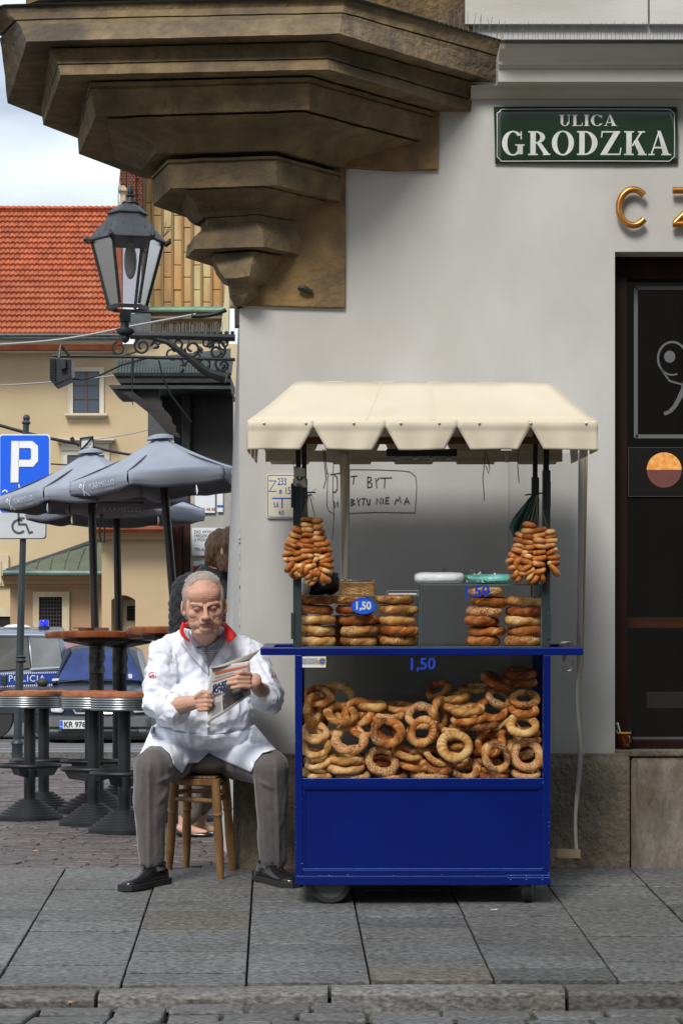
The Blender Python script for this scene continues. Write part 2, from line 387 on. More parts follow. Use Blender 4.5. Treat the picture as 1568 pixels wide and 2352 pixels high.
# plaza setts in porphyry: nearest 280 as parts, the rest joined
cnt = 0; far = MB(); Y = 10.53; r = 0
def plx(px, Y): return (px - CX) * Y / F
skew = math.tan(math.radians(9))
while Y < 31:
    dY = .105 if Y < 17 else .13; x = plx(-60, Y) - rnd.uniform(0, .2); xe = plx(585, Y) if Y < 13.5 else plx(560, Y)
    while x < xe:
        w_ = rnd.uniform(.12, .26) if Y < 17 else rnd.uniform(.2, .4); gp = .006; zt = rnd.uniform(-.003, .003); j = lambda: rnd.uniform(-.006, .006)
        yy = lambda X: Y + (X + 1.5) * .10 * min(1, (Y - 10.53) / 1.5)
        q = [(x + gp + j(), yy(x) + gp + j()), (x + w_ + j(), yy(x + w_) + gp + j()), (x + w_ + j() + .01, yy(x + w_) + dY - gp + j()), (x + gp + j() + .01, yy(x) + dY - gp + j())]
        dst = MB() if cnt < 285 else far
        dst.add([(a, b, zt + rnd.uniform(-.003, .003)) for a, b in q] + [(a, b, zt - .05) for a, b in q], [(0, 1, 2, 3), (4, 7, 6, 5), (0, 4, 5, 1), (1, 5, 6, 2), (2, 6, 7, 3), (3, 7, 4, 0)])
        if cnt < 285: obj('sett', dst, PORPH, plaza, bevel=.004)
        cnt += 1; x += w_
    Y += dY; r += 1
fo = obj('sett_field', far, PORPH, plaza); fo['kind'] = 'stuff'
# street beyond the plaza
st = MB(); st.add([(-60, 24.6, .006), (60, 24.6 + 3, .006), (60, 60, .006), (-60, 60, .006)], [(0, 1, 2, 3)])
struct('street', st, ASPH)
kb2 = MB(); kb2.box((0, 26.2, -.02), (60, .25, .14), RZ(.025)); struct('street_kerb', kb2, KERB)
WPAINT = mat('road_paint', (.55, .55, .53), .7, col2=(.3, .3, .3), sc=9)
ml = MB()
for (Y0, dy, th) in ((28.6, .0, .13), (31.0, .1, .12), (27.3, .3, .1)):
    ml.add([(-12, Y0, .011), (4, Y0 + dy, .011), (4, Y0 + dy + th, .011), (-12, Y0 + th, .011)], [(0, 1, 2, 3)])
struct('road_marking', ml, WPAINT)
fp = MB(); fp.bb(-40, 30, 47, 53, -.05, .1); struct('far_footpath', fp, KERB)

# ---------------- the corner building ----------------
WY = 10.49
def PW(x, y): return P(x, y, WY)
bld = thing('corner_building', (0.6, WY + 1, 0), 'pale grey rendered corner house with a brown stone oriel corbel above the bread cart', 'building')
# front wall with the shop window opening
def wallz(y): return PW(0, y).z
def wallx(x): return PW(x, 0).x
xl, xo, xr = wallx(550), wallx(1411), 3.2
z0, zp, zs, zl, zt = -.15, wallz(1730), wallz(1722), wallz(578), wallz(-330)
m = MB()
m.bb(xl, xo, WY, WY + .45, zp - .05, zt)
fw = obj('front_wall', m, WALL, bld)
m = MB(); m.bb(xo, xr, WY + .0015, WY + .45, zl, zt); obj('lintel_wall', m, WALL, bld)
# side wall running back, battered
a0, a1 = PW(550, 1900), P(511, 1260, 12.2)
m = MB(); tp = 5.6
def side(z):
    t = max(0, min(1, (z - 0) / 3.4)); off = .14 * t           # batter
    return [(xl + .001, WY + .004, z), (a1.x - .03 + off, 12.2, z), (a1.x - .03 + off, 12.5, z), (xl + .4, 12.5, z), (xl + .4, WY + .004, z)]
m.loft([side(z) for z in (-.1, .6, 1.5, 2.4, 3.4, 5.6)]); obj('side_wall', m, WALL, bld)
# chipped plaster arris along the corner
m = MB(); r2 = random.Random(5)
z = .55
while z < 1.55:
    h = r2.uniform(.01, .04); m.box((xl + .001, WY - .0005, z), (r2.uniform(.002, .006), .004, h)); z += h * r2.uniform(.8, 1.3)
o = obj('chipped_arris', m, mat('bare_plaster', (.52, .5, .45), .9, bump=.5, bsc=80), bld); o['kind'] = 'stuff'
# plinth blocks
def pblock(x0, x1, yt, proud, rr=.04):
    m = MB(); a = wallx(x0); b = wallx(x1); zt_ = wallz(yt); n = 26; k = 18
    def fn(u, v):
        x = a + (b - a) * u; z = -.06 + (zt_ + .06) * v; e = min(u, 1 - u) * (b - a); ez = (1 - v) * zt_; d = 0
        if e < rr: d += (rr - e) ** 2 / rr * .5
        if ez < rr: d += (rr - ez) ** 2 / rr * .6
        return (x, WY - proud + d + fbm((x, 0, z), 5, 4) * .007 + fbm((x + 9, 3, z), 24, 3) * .004, z)
    m.grid(fn, n, k); s_ = len(m.v)
    m.bb(a + .004, b - .004, WY - proud + .012, WY + .1, -.06, zt_ - .006)
    return m
obj('plinth_block', pblock(541, 1075, 1730, .045), PLINTH, bld, smooth=True, norm=False, ang=80)
obj('plinth_block', pblock(1081, 1443, 1730, .045), PLINTH, bld, smooth=True, norm=False, ang=80)
obj('plinth_block', pblock(1448, 1800, 1738, .02), mat('plinth_stone_pale', (.24, .21, .18), .92, col2=(.13, .11, .09), sc=9, bump=1, bsc=30, bdist=.02, col3=(.2, .13, .08), sc3=3, f3=.5, stretch=(1.6, 1, .5)), bld, smooth=True, norm=False, ang=80)
m = MB(); m.bb(wallx(535), wallx(548), WY + .02, 12.3, -.06, wallz(1745)); obj('side_plinth', m, PLINTH, bld)
# window sill
m = MB(); m.bb(xo, xr, WY - .02, WY + .4, wallz(1737), wallz(1722)); obj('window_sill', m, PLINTH, bld, bevel=.006)
# shop window
sw = MB(); YF = WY + .13
def fx(x): return P(x, 0, YF).x
def fz(y): return P(0, y, YF).z
sw.bb(xo, fx(1440), YF, YF + .08, fz(1730), fz(570)); sw.bb(fx(1440), xr, YF, YF + .08, fz(640), fz(570)); sw.bb(fx(1440), xr, YF, YF + .08, fz(1730), fz(1698))
swf = obj('shop_window', sw, WOODD, bld, bevel=.004)
m = MB(); m.bb(fx(1440), xr, YF + .05, YF + .058, fz(1698), fz(640)); obj('pane', m, clear_glass('window_glass', (.78, .76, .75, 1), .02, .02), swf)
m = MB(); m.bb(fx(1449), xr, YF + .04, YF + .046, fz(1700), fz(1693)); obj('glazing_strip', m, mat('alu_strip', (.25, .25, .26), .35, metal=.8), swf)
DEC = mat('frosted_decal', (.10, .105, .11), .7)
m = MB(); yf = YF + .047
def fr(u, v, w): return Vector((fx(u), yf - w, fz(v)))
for a, b in (((1462, 657), (1462, 1003)), ((1462, 657), (1700, 657)), ((1462, 1000), (1700, 1000))): strokes(m, [a, b], 9, .001, fr)
obj('decal_line', m, DEC, swf)
m = MB(); strokes(m, arc((1546, 820), 33, 150, 330, 14, 38) , 5, .001, fr); strokes(m, arc((1546, 820), 33, 70, 150, 8, 38), 4, .001, fr)
q = arc((1540, 816), 13, 0, 360, 20, 14); m.prism([fr(x, y, 0) for x, y in q[:-1]], (0, -.001, 0))
for i, (x, y, w_) in enumerate([(1527, 948, 3), (1540, 943, 8), (1552, 930, 9), (1562, 912, 10), (1572, 890, 11), (1580, 860, 12)]):
    if i: strokes(m, [pr, (x, y)], w_, .001, fr)
    pr = (x, y)
strokes(m, [(1520, 845), (1540, 872), (1568, 880)], 4, .001, fr)
obj('decal_flourish', m, DEC, swf)
# interior seen through the pane
inn = MB(); inn.bb(xo - .3, xr + .5, WY + 2.6, WY + 2.7, 0, 5); inn.bb(xo - .4, xo - .3, WY + .45, WY + 2.7, 0, 5); inn.bb(xo - .4, xr + .5, WY + .45, WY + 2.7, 4.4, 4.5); inn.bb(xo - .4, xr + .5, WY + .45, WY + 2.7, -.1, 0)
obj('shop_interior', inn, mat('interior_brown', (.03, .024, .022), .8), bld)
sh = MB(); sh.pbox(1440, 1418, 1700, 1442, YF + .16, .4); obj('counter_board', sh, mat('counter_wood', (.42, .17, .05), .45, col2=(.26, .09, .03), sc=9, stretch=(.3, 1, 3)), bld)
sh = MB(); sh.pbox(1484, 1589, 1700, 1626, YF + .5, .02); obj('kick_plate', sh, mat('brushed_steel', (.35, .37, .37), .35, metal=.8), bld)
# upper wall and cornice
def cornice(prof, x0, x1, mt, nm, bev=0):
    m = MB(); m.loft([[(x, WY - p, z) for p, z in prof] + [(x, WY + .02, prof[-1][1]), (x, WY + .02, prof[0][1])] for x in (x0, x1)]); return obj(nm, m, mt, bld, smooth=True, ang=25)
def zc(y, p): return CZ + (HY - y) * (WY - p) / F
pr = [(.02, zc(226, .02)), (.035, zc(220, .035)), (.05, zc(214, .05)), (.06, zc(200, .06)), (.085, zc(196, .085)), (.17, zc(187.5, .17)), (.17, zc(186, .17)), (.175, zc(157, .175)), (.185, zc(156, .185)), (.188, zc(150, .188)), (.2, zc(148, .2)), (.205, zc(140, .205)), (.23, zc(125, .23)), (.27, zc(112, .27)), (.285, zc(100, .285))]
cornice(pr[:5] , .585, xr, WALLTOP, 'cornice'); cornice(pr[4:], .70, xr, WALLTOP, 'cornice')
m = MB(); m.loft([[(x, WY - .30, zc(98, .30)), (x, WY - .31, zc(93, .30)), (x, WY - .29, zc(90, .29)), (x, WY + .02, zc(84, .29) + .05), (x, WY + .02, zc(98, .3))] for x in (.72, xr)]); obj('cornice_flashing', m, GREYM, bld)
m = MB(); m.bb(.3, wallx(1487), WY - .03, WY, zt - .001, wallz(62)); m.bb(wallx(1487) , xr, WY - .045, WY, zt - .001, wallz(45)); 
m = MB(); m.bb(.4, wallx(1484), WY - .035, WY - .001, wallz(60), wallz(-330)); m.bb(wallx(1489), xr, WY - .035, WY - .001, wallz(60), wallz(-330)); obj('wall_panel', m, WALLTOP, bld)
sp = MB(); r3 = random.Random(9); x = .70
while x < 1.7:
    zb = zc(92, .3); 
    for (dx, hh, w_) in ((-.008, .085, .25), (.004, .085, .05), (.012, .055, .2)):
        t_ = r3.uniform(-.012, .012); sp.tube([(x + dx * 1.6, WY - .27, zb), (x + dx * 1.6 + t_, WY - .27 - w_ * .03, zb + hh + r3.uniform(-.006, .004))], .0010, 3, False)
    x += .046
for i in range(14):
    a = Vector((.42 + i * .022, WY - .27 - (.72 - (.42 + i * .022)) * .95, 0)); zb = zc(92, .3)
    sp.tube([(a.x, a.y, zb), (a.x + r3.uniform(-.03, .03), a.y, zb + .09)], .0012, 3, False)
o = obj('bird_spikes', sp, mat('spike_wire', (.12, .11, .1), .5, metal=.5), bld); o['kind'] = 'stuff'
# oriel corbel
def ringpts(Lp, FL, FR, R):
    c = (HY - R[1]) * WY; out = []
    for p in (R, FR, FL, Lp):
        Y = c / (HY - p[1]); q = P(p[0], p[1], Y); out.append(q)
    z = out[0].z; R_, FR_, FL_, L_ = [Vector((q.x, q.y, z)) for q in out]
    return [Vector((max(R_.x, xl + .05), WY + .15, z)), R_, FR_, FL_, L_, Vector((L_.x + .25 * 1, L_.y + .5, z)), Vector((xl - .05, max(L_.y + .6, WY + .6), z))]
LV = dict(
 A=((-14, 22), (14, 14), (793, -6), (1165, 97)), A2=((-8, 45), (22, 30), (790, 12), (1160, 112)), A3=((4, 110), (47, 57), (783, 40), (1150, 145)),
 B=((18, 238), (62, 95), (779, 77), (1141, 189)),
 C1=((94, 249), (116, 112), (752, 97), (1095, 193)), C2=((97, 264), (130, 135), (752, 122), (1084, 215)), C=((100, 287), (141, 172), (756, 159), (1081, 257)),
 D1=((178, 299), (206, 190), (712, 177), (1010, 262)), D=((182, 354), (220, 267), (710, 251), (982, 325)),
 E1=((262, 362), (246, 273), (700, 258), (968, 330)), E2=((276, 372), (298, 292), (676, 278), (930, 340)), E3=((300, 380), (330, 312), (655, 300), (880, 352)), E=((328, 385), (359, 333), (649, 326), (812, 372)),
 E4=((322, 400 - 6), (356, 352), (643, 345), (805, 388)), 
 F1=((347, 405), (386, 366), (634, 358), (793, 400)), Fb=((351, 472), (392, 433), (636, 425), (792, 464)),
 G1=((416, 479), (430, 437), (612, 430), (760, 466)), G2=((424, 492), (446, 462), (604, 454), (722, 480)), G3=((436, 508), (458, 488), (598, 480), (706, 497)), G=((447, 516), (468, 500), (592, 492), (700, 508)),
 H0=((462, 518), (476, 502), (590, 494), (690, 510)), H1=((464, 532), (478, 517), (590, 508), (690, 524)), H2=((430, 565), (450, 540), (602, 532), (700, 552)), H=((426, 592), (446, 572), (605, 566), (697, 587)),
 J1=((484, 597), (490, 584), (584, 577), (660, 592)), J2=((496, 628), (500, 612), (578, 606), (640, 622)), J3=((512, 652), (518, 640), (572, 634), (618, 652)), J=((524, 658), (528, 652), (569, 647), (597, 661)),
 K1=((527, 684), (531, 678), (569, 674), (594, 684)), K2=((536, 698), (541, 694), (560, 690), (572, 698)), K=((543, 708), (545, 705), (552, 703), (560, 707)))
def tier(keys, mt, nm='corbel_tier', bev=.006, steps=()):
    m = MB(); rs = [ringpts(*LV[k]) for k in keys]; R3 = []
    for f, ins, hgt in steps:                   # small fillets cut into the last face
        a, b = rs[-2], rs[-1]; L = lambda t, d: [(p.lerp(q, t) if i in (0, 5, 6) else p.lerp(q, t) + (V(xl + .3, WY + .4, p.lerp(q, t).z) - p.lerp(q, t)).normalized() * d) for i, (p, q) in enumerate(zip(a, b))]
        rs = rs[:-1] + [L(f, 0), L(f + .004, ins), L(f + hgt, ins), L(f + hgt + .004, 0)] + [b]
    def dense(r):
        out = []
        for i in range(len(r)):
            a, b = r[i], r[(i + 1) % len(r)]; n = 22 if 1 <= i <= 3 else 1
            out += [a.lerp(b, k / n) for k in range(n)]
        return out
    rs = [dense(r) for r in rs]
    for a, b in zip(rs, rs[1:]):
        L0 = max((p - q).length for p, q in zip(a, b)); n = max(1, min(4, int(L0 / .03)))
        R3 += [[p.lerp(q, k / n) for p, q in zip(a, b)] for k in range(n)]
    R3.append(rs[-1]); rough = lambda p: p + V(fbm(p, 9, 4), fbm(p + V(5, 0, 0), 9, 4), fbm(p + V(0, 5, 0), 11, 3) * .6) * .0035
    m.loft([[rough(p) for p in r] for r in R3]); return obj(nm, m, mt, bld, smooth=True, ang=28)
m = MB(); rg = [ringpts((-19, 18), (9, 9), (796, -12), (1170, 95)), ringpts((-19, 24), (9, 15), (796, -5), (1170, 99))]
m.loft(rg); obj('oriel_flashing', m, GREYM, bld, bevel=.004)
tier(['A', 'A2', 'A3'], STONE, steps=[(.55, .014, .12)]); tier(['A3', 'B'], mat('sandstone_pale', (.25, .18, .10), .92, col2=(.13, .10, .065), sc=12, bump=1, bsc=32, bdist=.014, col3=(.06, .05, .04), sc3=2.2, f3=.85, detail=12, stretch=(1, 1, 1.2)))
tier(['C1', 'C2', 'C'], STONE, steps=[(.3, .012, .10)]); tier(['D1', 'D'], STONE, steps=[(.12, .012, .08)])
tier(['E1', 'E2', 'E3', 'E'], STONE); tier(['E', 'E4'], STONE); tier(['F1', 'Fb'], STONE, steps=[(.10, .010, .08)])
tier(['G1', 'G2', 'G3', 'G'], STONE); tier(['H0', 'H1'], STONE); tier(['H1', 'H2', 'H'], STONE); tier(['J1', 'J2', 'J3', 'J'], STONE, bev=.003); tier(['J', 'K1'], STONE, bev=.003); tier(['K1', 'K2', 'K'], STONE, bev=.003)
# oriel storey above
up = ringpts((60, 10), (90, 0), (735, -20), (1085, 80)); m = MB(); zz = zc(80, .0)
m.loft([[Vector((p.x, p.y, zz)) for p in up], [Vector((p.x, p.y, zz + 1.6)) for p in up]]); obj('oriel_storey', m, OCHRE, bld)
# stone backing slabs on the wall
def slabpoly(pts, d, n=1):
    m = MB(); m.prism([PW(x, y) + Vector((0, -d, 0)) for x, y in pts], (0, d + .05, 0)); return m
obj('backing_stone', slabpoly([(552, 702), (552, 460), (794, 380), (793, 602), (792, 709)], .022), OCHRE, bld, bevel=.004)
obj('backing_stone', slabpoly([(700, 380), (700, 300), (1006, 255), (1007, 320), (1005, 391), (900, 394)], .024), OCHRE, bld, bevel=.004)
m = MB(); a = PW(686, 668); m.tube([a + V(0, -.04, .006), PW(700, 667) + V(0, -.05, 0), PW(717, 674) + V(0, -.035, 0)], [.012, .014, .010], 7); obj('iron_stub', m, BLACK, bld)
# hand-written words on the wall
INK = mat('marker_ink', (.02, .02, .022), .6)
m = MB()
def fw_(u, v, w): return PW(u, v) + Vector((0, -.002 - w, 0))
Z7 = lambda x, y: (545.5 + x * .2929, 832.4 + y * .2929)
G = [[(725, 880), (780, 872), (803, 868)], [(760, 885), (780, 900), (782, 990), (765, 1020), (742, 1010)], [(812, 905), (806, 965), (835, 960)], [(808, 935), (835, 930)], [(865, 905), (850, 925), (875, 950), (860, 965)], [(885, 895), (938, 890)], [(912, 893), (905, 958)],
     [(1020, 895), (1018, 980)], [(1018, 897), (1045, 903), (1048, 925), (1022, 938), (1052, 950), (1050, 975), (1018, 982)], [(1080, 905), (1085, 935), (1108, 905)], [(1085, 935), (1090, 985)], [(1115, 907), (1210, 905)], [(1155, 905), (1150, 985)],
     [(757, 1090), (760, 1140), (785, 1090), (788, 1135)], [(815, 1085), (818, 1132)], [(890, 1070), (890, 1125)], [(890, 1072), (915, 1080), (893, 1098), (920, 1108), (890, 1125)], [(935, 1065), (945, 1095), (962, 1065)], [(945, 1095), (950, 1125)], [(972, 1068), (1005, 1068)], [(988, 1068), (985, 1120)], [(1012, 1070), (1020, 1115), (1035, 1115), (1035, 1070)],
     [(1088, 1115), (1090, 1065), (1120, 1110), (1122, 1062)], [(1140, 1065), (1138, 1110)], [(1190, 1058), (1162, 1060), (1160, 1108), (1190, 1105)], [(1160, 1083), (1185, 1082)], [(1228, 1115), (1245, 1070), (1255, 1090), (1270, 1050), (1278, 1105)], [(1305, 1115), (1325, 1060), (1345, 1110)], [(1312, 1092), (1340, 1090)],
     [(712, 862), (705, 920), (698, 1120), (715, 1165), (760, 1190)], [(815, 850), (900, 840), (1100, 842), (1290, 850), (1350, 858), (1395, 895), (1403, 980), (1390, 1180), (1100, 1175), (800, 1186)]]
for s_ in G: strokes(m, [Z7(*p) for p in s_], 2.2 if s_ is not G[-1] and s_ is not G[-2] else 1.3, .0006, fw_)
obj('graffiti', m, INK, bld, label='hand-written words JEST BYT NIEBYTU NIE MA in a drawn frame')
# ---------------- street sign ----------------
GREEN = mat('green_enamel', (.012, .032, .018), .18, col2=(.02, .045, .022), sc=3, coat=.5)
ENW = mat('white_enamel', (.72, .73, .72), .3, col2=(.55, .56, .55), sc=9)
sg = thing('street_sign', PW(1343, 377) + V(0, -.02, 0), 'dark green enamel street sign reading ULICA GRODZKA high on the wall', 'street sign')
m = MB(); TS = lambda x, y, d=.018: PW(x, y) + Vector((0, -d, 0))
def plate(u, v):
    x = 1134 + 419 * u; y = 247 + (1 - v) * 130; b = math.sin(v * math.pi) * .012 + math.sin(u * math.pi) * .006
    return TS(x + (1.5 - 3 * v) * (1 if u < .5 else 1), y, .012 + b)
m.grid(plate, 24, 10); obj('plate', m, GREEN, sg, solid=.003, smooth=True, norm=False)
def sgn(u, v, w=0):
    uu = (u - 1134) / 419; vv = 1 - (v - 247) / 130; b = math.sin(vv * math.pi) * .012 + math.sin(uu * math.pi) * .006
    return TS(u, v, .012 + b + .0022 + w)
m = MB(); bd = [(1150, 253), (1535, 253), (1541, 259), (1546, 262), (1546, 362), (1541, 366), (1535, 372), (1150, 372), (1145, 366), (1140, 362), (1140, 262), (1145, 259), (1150, 253)]
dn = []
for i in range(len(bd) - 1):
    n_ = max(1, int(math.dist(bd[i], bd[i + 1]) / 25))
    for k in range(n_): dn.append((bd[i][0] + (bd[i + 1][0] - bd[i][0]) * k / n_, bd[i][1] + (bd[i + 1][1] - bd[i][1]) * k / n_))
strokes(m, dn + [bd[0]], 1.6, .0004, sgn); obj('border_line', m, ENW, sg)
# a small serif alphabet: polygons on a 0..1 box (x right, y up)
def serif(ch):
    T, t, sf, st = .26, .07, .055, .10
    def rect(x0, y0, x1, y1): return [(x0, y0), (x1, y0), (x1, y1), (x0, y1)]
    def stem(x0, x1, w_=st): return [rect(x0, 0, x1, 1), rect(x0 - w_, 0, x1 + w_, sf), rect(x0 - w_, 1 - sf, x1 + w_, 1)]
    def bowl(cx, cy, rx, ry, a0, a1, tw, tn=.06, n=14):
        out = []
        for i in range(n):
            A = [math.radians(a0 + (a1 - a0) * (i + k) / n) for k in (0, 1)]
            q = []
            for a in A: q.append((cx + rx * math.cos(a), cy + ry * math.sin(a)))
            for a in A[::-1]:
                q.append((cx + (rx - tw) * math.cos(a), cy + (ry - tn) * math.sin(a)))
            out.append(q)
        return out
    if ch == 'O': return bowl(.5, .5, .5, .52, 0, 360, .24, .055, 28), 1.0
    if ch == 'C': return bowl(.5, .5, .5, .52, 38, 322, .24, .055, 24) + [rect(.84, .66, .89, 1.0), [(.80, .10), (.93, .22), (.90, .26), (.76, .14)]], .95
    if ch == 'G': return bowl(.5, .5, .5, .52, 40, 330, .24, .055, 24) + [rect(.84, .66, .89, 1.0), rect(.70, .04, .94, .44), rect(.60, .40, 1.02, .45)], 1.04
    if ch == 'D': return stem(.14, .38) + bowl(.38, .5, .58, .5, -90, 90, .25, .055, 18), .98
    if ch == 'R': return stem(.14, .38) + bowl(.38, .74, .42, .26, -90, 90, .22, .055, 14) + [[(.42, .5), (.62, .5), (.98, 0.05), (.74, .05)], rect(.70, 0, 1.04, sf)], 1.0
    if ch == 'Z': return [rect(.06, 1 - .06, .9, 1), rect(.02, 0, .92, .06), [(.02, .03), (.30, .03), (.90, .97), (.62, .97)], [(.06, 1), (.12, 1), (.08, .72), (.03, .72)], [(.86, 0), (.92, 0), (.96, .3), (.91, .3)]], .94
    if ch == 'K': return stem(.14, .38) + [[(.38, .40), (.44, .36), (.86, .95), (.76, .95)], [(.46, .56), (.62, .70), (1.0, .04), (.72, .04)], rect(.66, 0, 1.06, sf), rect(.66, 1 - sf, .98, 1)], 1.04
    if ch == 'A': return [[(.10, .03), (.17, .03), (.50, .98), (.44, 1.0)], [(.40, 1.02), (.54, 1.02), (.93, .03), (.66, .03)], rect(.24, .28, .74, .35), rect(0, 0, .28, sf), rect(.58, 0, 1.03, sf)], 1.0
    if ch == 'U': return [rect(.14, .3, .36, 1), rect(.04, 1 - sf, .46, 1), rect(.78, .3, .84, 1), rect(.68, 1 - sf, .94, 1)] + bowl(.49, .34, .35, .36, 180, 360, .18, .07, 14), .92
    if ch == 'L': return stem(.14, .38) + [rect(.38, 0, .84, .06), [(.78, 0), (.84, 0), (.88, .3), (.83, .3)]], .86
    if ch == 'I': return stem(.12, .36), .48
def serif_word(word, x0, x1, y0, y1, par, mt, th=.0008):
    gl = [serif(c) for c in word]; gap = .10; tot = sum(g_[1] for g_ in gl) + gap * (len(word) - 1); k = (x1 - x0) / tot; x = x0
    for g_, c in zip(gl, word):
        m = MB(); f0 = Vector(sgn(0 + 1300, 300)); 
        for j, poly in enumerate(g_[0]):
            w_ = .0002 * (j % 5)
            m_ = 8 if max(p[1] for p in poly) - min(p[1] for p in poly) > .4 else 1
            if len(poly) != 4: m_ = 1
            A, B, C_, D_ = [Vector(p) for p in poly]
            for q_ in range(m_):
                t0, t1 = q_ / m_, (q_ + 1) / m_
                if abs(B.y - A.y) > abs(D_.y - A.y): pp = [A.lerp(B, t0), A.lerp(B, t1), D_.lerp(C_, t1), D_.lerp(C_, t0)]
                else: pp = [A.lerp(D_, t0), B.lerp(C_, t0), B.lerp(C_, t1), A.lerp(D_, t1)]
                m.prism([sgn(x + p[0] * k, y1 - p[1] * (y1 - y0), w_) for p in pp], (0, -th, 0))
        obj('letter', m, mt, par); x += (g_[1] + gap) * k
serif_word('GRODZKA', 1151, 1537, 305, 359, sg, ENW); serif_word('ULICA', 1281, 1413, 267, 293, sg, ENW)
m = MB()
for x, y in ((1143, 256), (1545, 256), (1143, 370), (1545, 370)): m = MB(); m.lathe(sgn(x, y), [(.004, 0), (.002, .003)], 8, RX(math.pi / 2)); obj('screw', m, BLACK, sg)
# gold letters C and Z
GOLD = mat('gold_paint', (.52, .24, .055), .3, metal=.75, col2=(.42, .19, .05), sc=5)
m = MB()
cp = [(1451 + 33 * math.cos(math.radians(a)), 480 - 41 * math.sin(math.radians(a))) for a in range(42, 319, 12)]
m.tube([PW(x, y) + V(0, -.035, 0) for x, y in cp], .0155, 12); solo('sign_letter', m, GOLD, 'gold metal letter C mounted on the wall above the shop window', 'letter', smooth=True)
m = MB(); 
m.tube([PW(1541, 441) + V(0, -.035, 0), PW(1620, 441) + V(0, -.035, 0)], .0155, 12)
m.tube([PW(1618, 444) + V(0, -.035, 0), PW(1546, 516) + V(0, -.035, 0)], .0155, 12)
m.tube([PW(1541, 518) + V(0, -.035, 0), PW(1620, 518) + V(0, -.035, 0)], .0155, 12)
solo('sign_letter', m, GOLD, 'gold metal letter Z cut off by the right edge of the picture', 'letter', smooth=True)
# hydrant plate
hp = thing('hydrant_plate', PW(650, 1190) + V(0, -.01, 0), 'cream and blue pipe marker plate reading Z 233 and 150 beside the cart post', 'sign')
m = MB()
def rrect(x0, y0, x1, y1, r, n=4):
    pts = []
    for cx_, cy_, a in ((x1 - r, y0 + r, -90), (x1 - r, y1 - r, 0), (x0 + r, y1 - r, 90), (x0 + r, y0 + r, 180)):
        pts += arc((cx_, cy_), r, a, a + 90, n)
    return pts
CREAM = mat('cream_enamel', (.62, .56, .42), .35, col2=(.55, .5, .4), sc=8); BLUEP = mat('blue_print', (.02, .11, .42), .4)
m.prism([PW(x, y) + V(0, -.012, 0) for x, y in rrect(612, 1089, 690, 1191, 6)], (0, .008, 0)); obj('plate', m, CREAM, hp, bevel=.001)
m = MB(); fh = lambda u, v, w: PW(u, v) + V(0, -.0125 - w, 0)
q = rrect(615, 1092, 687, 1188, 5); strokes(m, q + [q[0]], 1.6, .0005, fh); strokes(m, [(625, 1145), (671, 1145)], 3, .0005, fh); strokes(m, [(648, 1145), (648, 1168)], 3, .0005, fh)
strokes(m, [(618, 1105), (634, 1105), (618, 1129), (635, 1129)], 2.2, .0005, fh); obj('print_line', m, BLUEP, hp)
for tx, x, y, s_ in (('233', 648, 1107, 20), ('150', 664, 1128, 20), ('ø', 644, 1128, 17), ('5,6', 634, 1160, 14), ('4,0', 646, 1178, 14)):
    text('print', tx, s_ / 505 * 1.15, BLUEP, hp, PW(x, y) + V(0, -.0135, 0), sx=.62)
# orange slice poster in the window
po = thing('window_poster', P(1520, 1140, YF) + V(0, -.01, 0), 'black poster with a glowing orange slice sinking into a brown bowl, in the shop window', 'poster')
m = MB(); a = P(1442, 1027, YF - .004); b = P(1610, 1141, YF - .004); m.bb(a.x, b.x, YF - .004, YF, b.z, a.z); obj('sheet', m, mat('poster_black', (.008, .006, .006), .6, spec=.15), po)
m = MB(); 
for i in range(16):
    pass
fo_ = lambda u, v, w: P(u, v, YF - .0045 - w)
m.prism([fo_(x, y, 0) for x, y in arc((1524, 1079), 40, 180, 360, 20, 40)], (0, -.0008, 0)); obj('orange_print', m, mat('orange_print', (.75, .25, .04), .4, col2=(.9, .5, .15), sc=40), po)
m = MB(); m.prism([fo_(x, y, .0002) for x, y in arc((1524, 1079), 40, 0, 180, 20, 41)], (0, -.0008, 0)); obj('bowl_print', m, mat('bowl_print', (.17, .055, .045), .5, col2=(.12, .04, .035), sc=8), po)
m = MB(); strokes(m, [(1442, 1028), (1610, 1028)], .6, .0006, fo_); strokes(m, [(1442, 1028), (1442, 1140), (1610, 1140)], .6, .0006, fo_); obj('border_line', m, DEC, po)
# tea glass on the sill
tg = thing('tea_glass', P(1432, 1725, WY + .03), 'clear glass mug of dark tea with lemon and a spoon on the stone window sill', 'cup')
c = P(1432, 1725, WY + .04); k = WY / F
TEA = mat('tea', (.28, .05, .008), .08, trans=.6, col2=(.2, .03, .005), sc=20); TGL = mat('mug_glass', (1, 1, 1), .02, trans=1, ior=1.2)
m = MB(); m.lathe(c, [(14 * k, 0), (17 * k, 6 * k), (20 * k, 30 * k), (21 * k, 50 * k), (19.6 * k, 50 * k), (18.6 * k, 30 * k), (15.5 * k, 7 * k), (13 * k, 4 * k)], 20); obj('mug', m, GLS, tg, smooth=True)
m = MB(); m.lathe(c, [(13.5 * k, 3 * k), (16.2 * k, 8 * k), (18.8 * k, 30 * k), (19.2 * k, 40 * k)], 20); obj('tea', m, TEA, tg, smooth=True)
m = MB(); m.lathe(c + V(0, 0, 40.5 * k), [(16 * k, 0), (16 * k, 3 * k)], 16); obj('lemon_slice', m, mat('lemon', (.8, .5, .03), .4), tg)
m = MB(); m.tube([c + V(-16 * k, 0, 66 * k), c + V(-8 * k, 0, 40 * k), c + V(6 * k, 0, 8 * k)], [3 * k, 2 * k, 3 * k], 6); obj('spoon', m, mat('steel', (.75, .75, .75), .2, metal=1), tg)
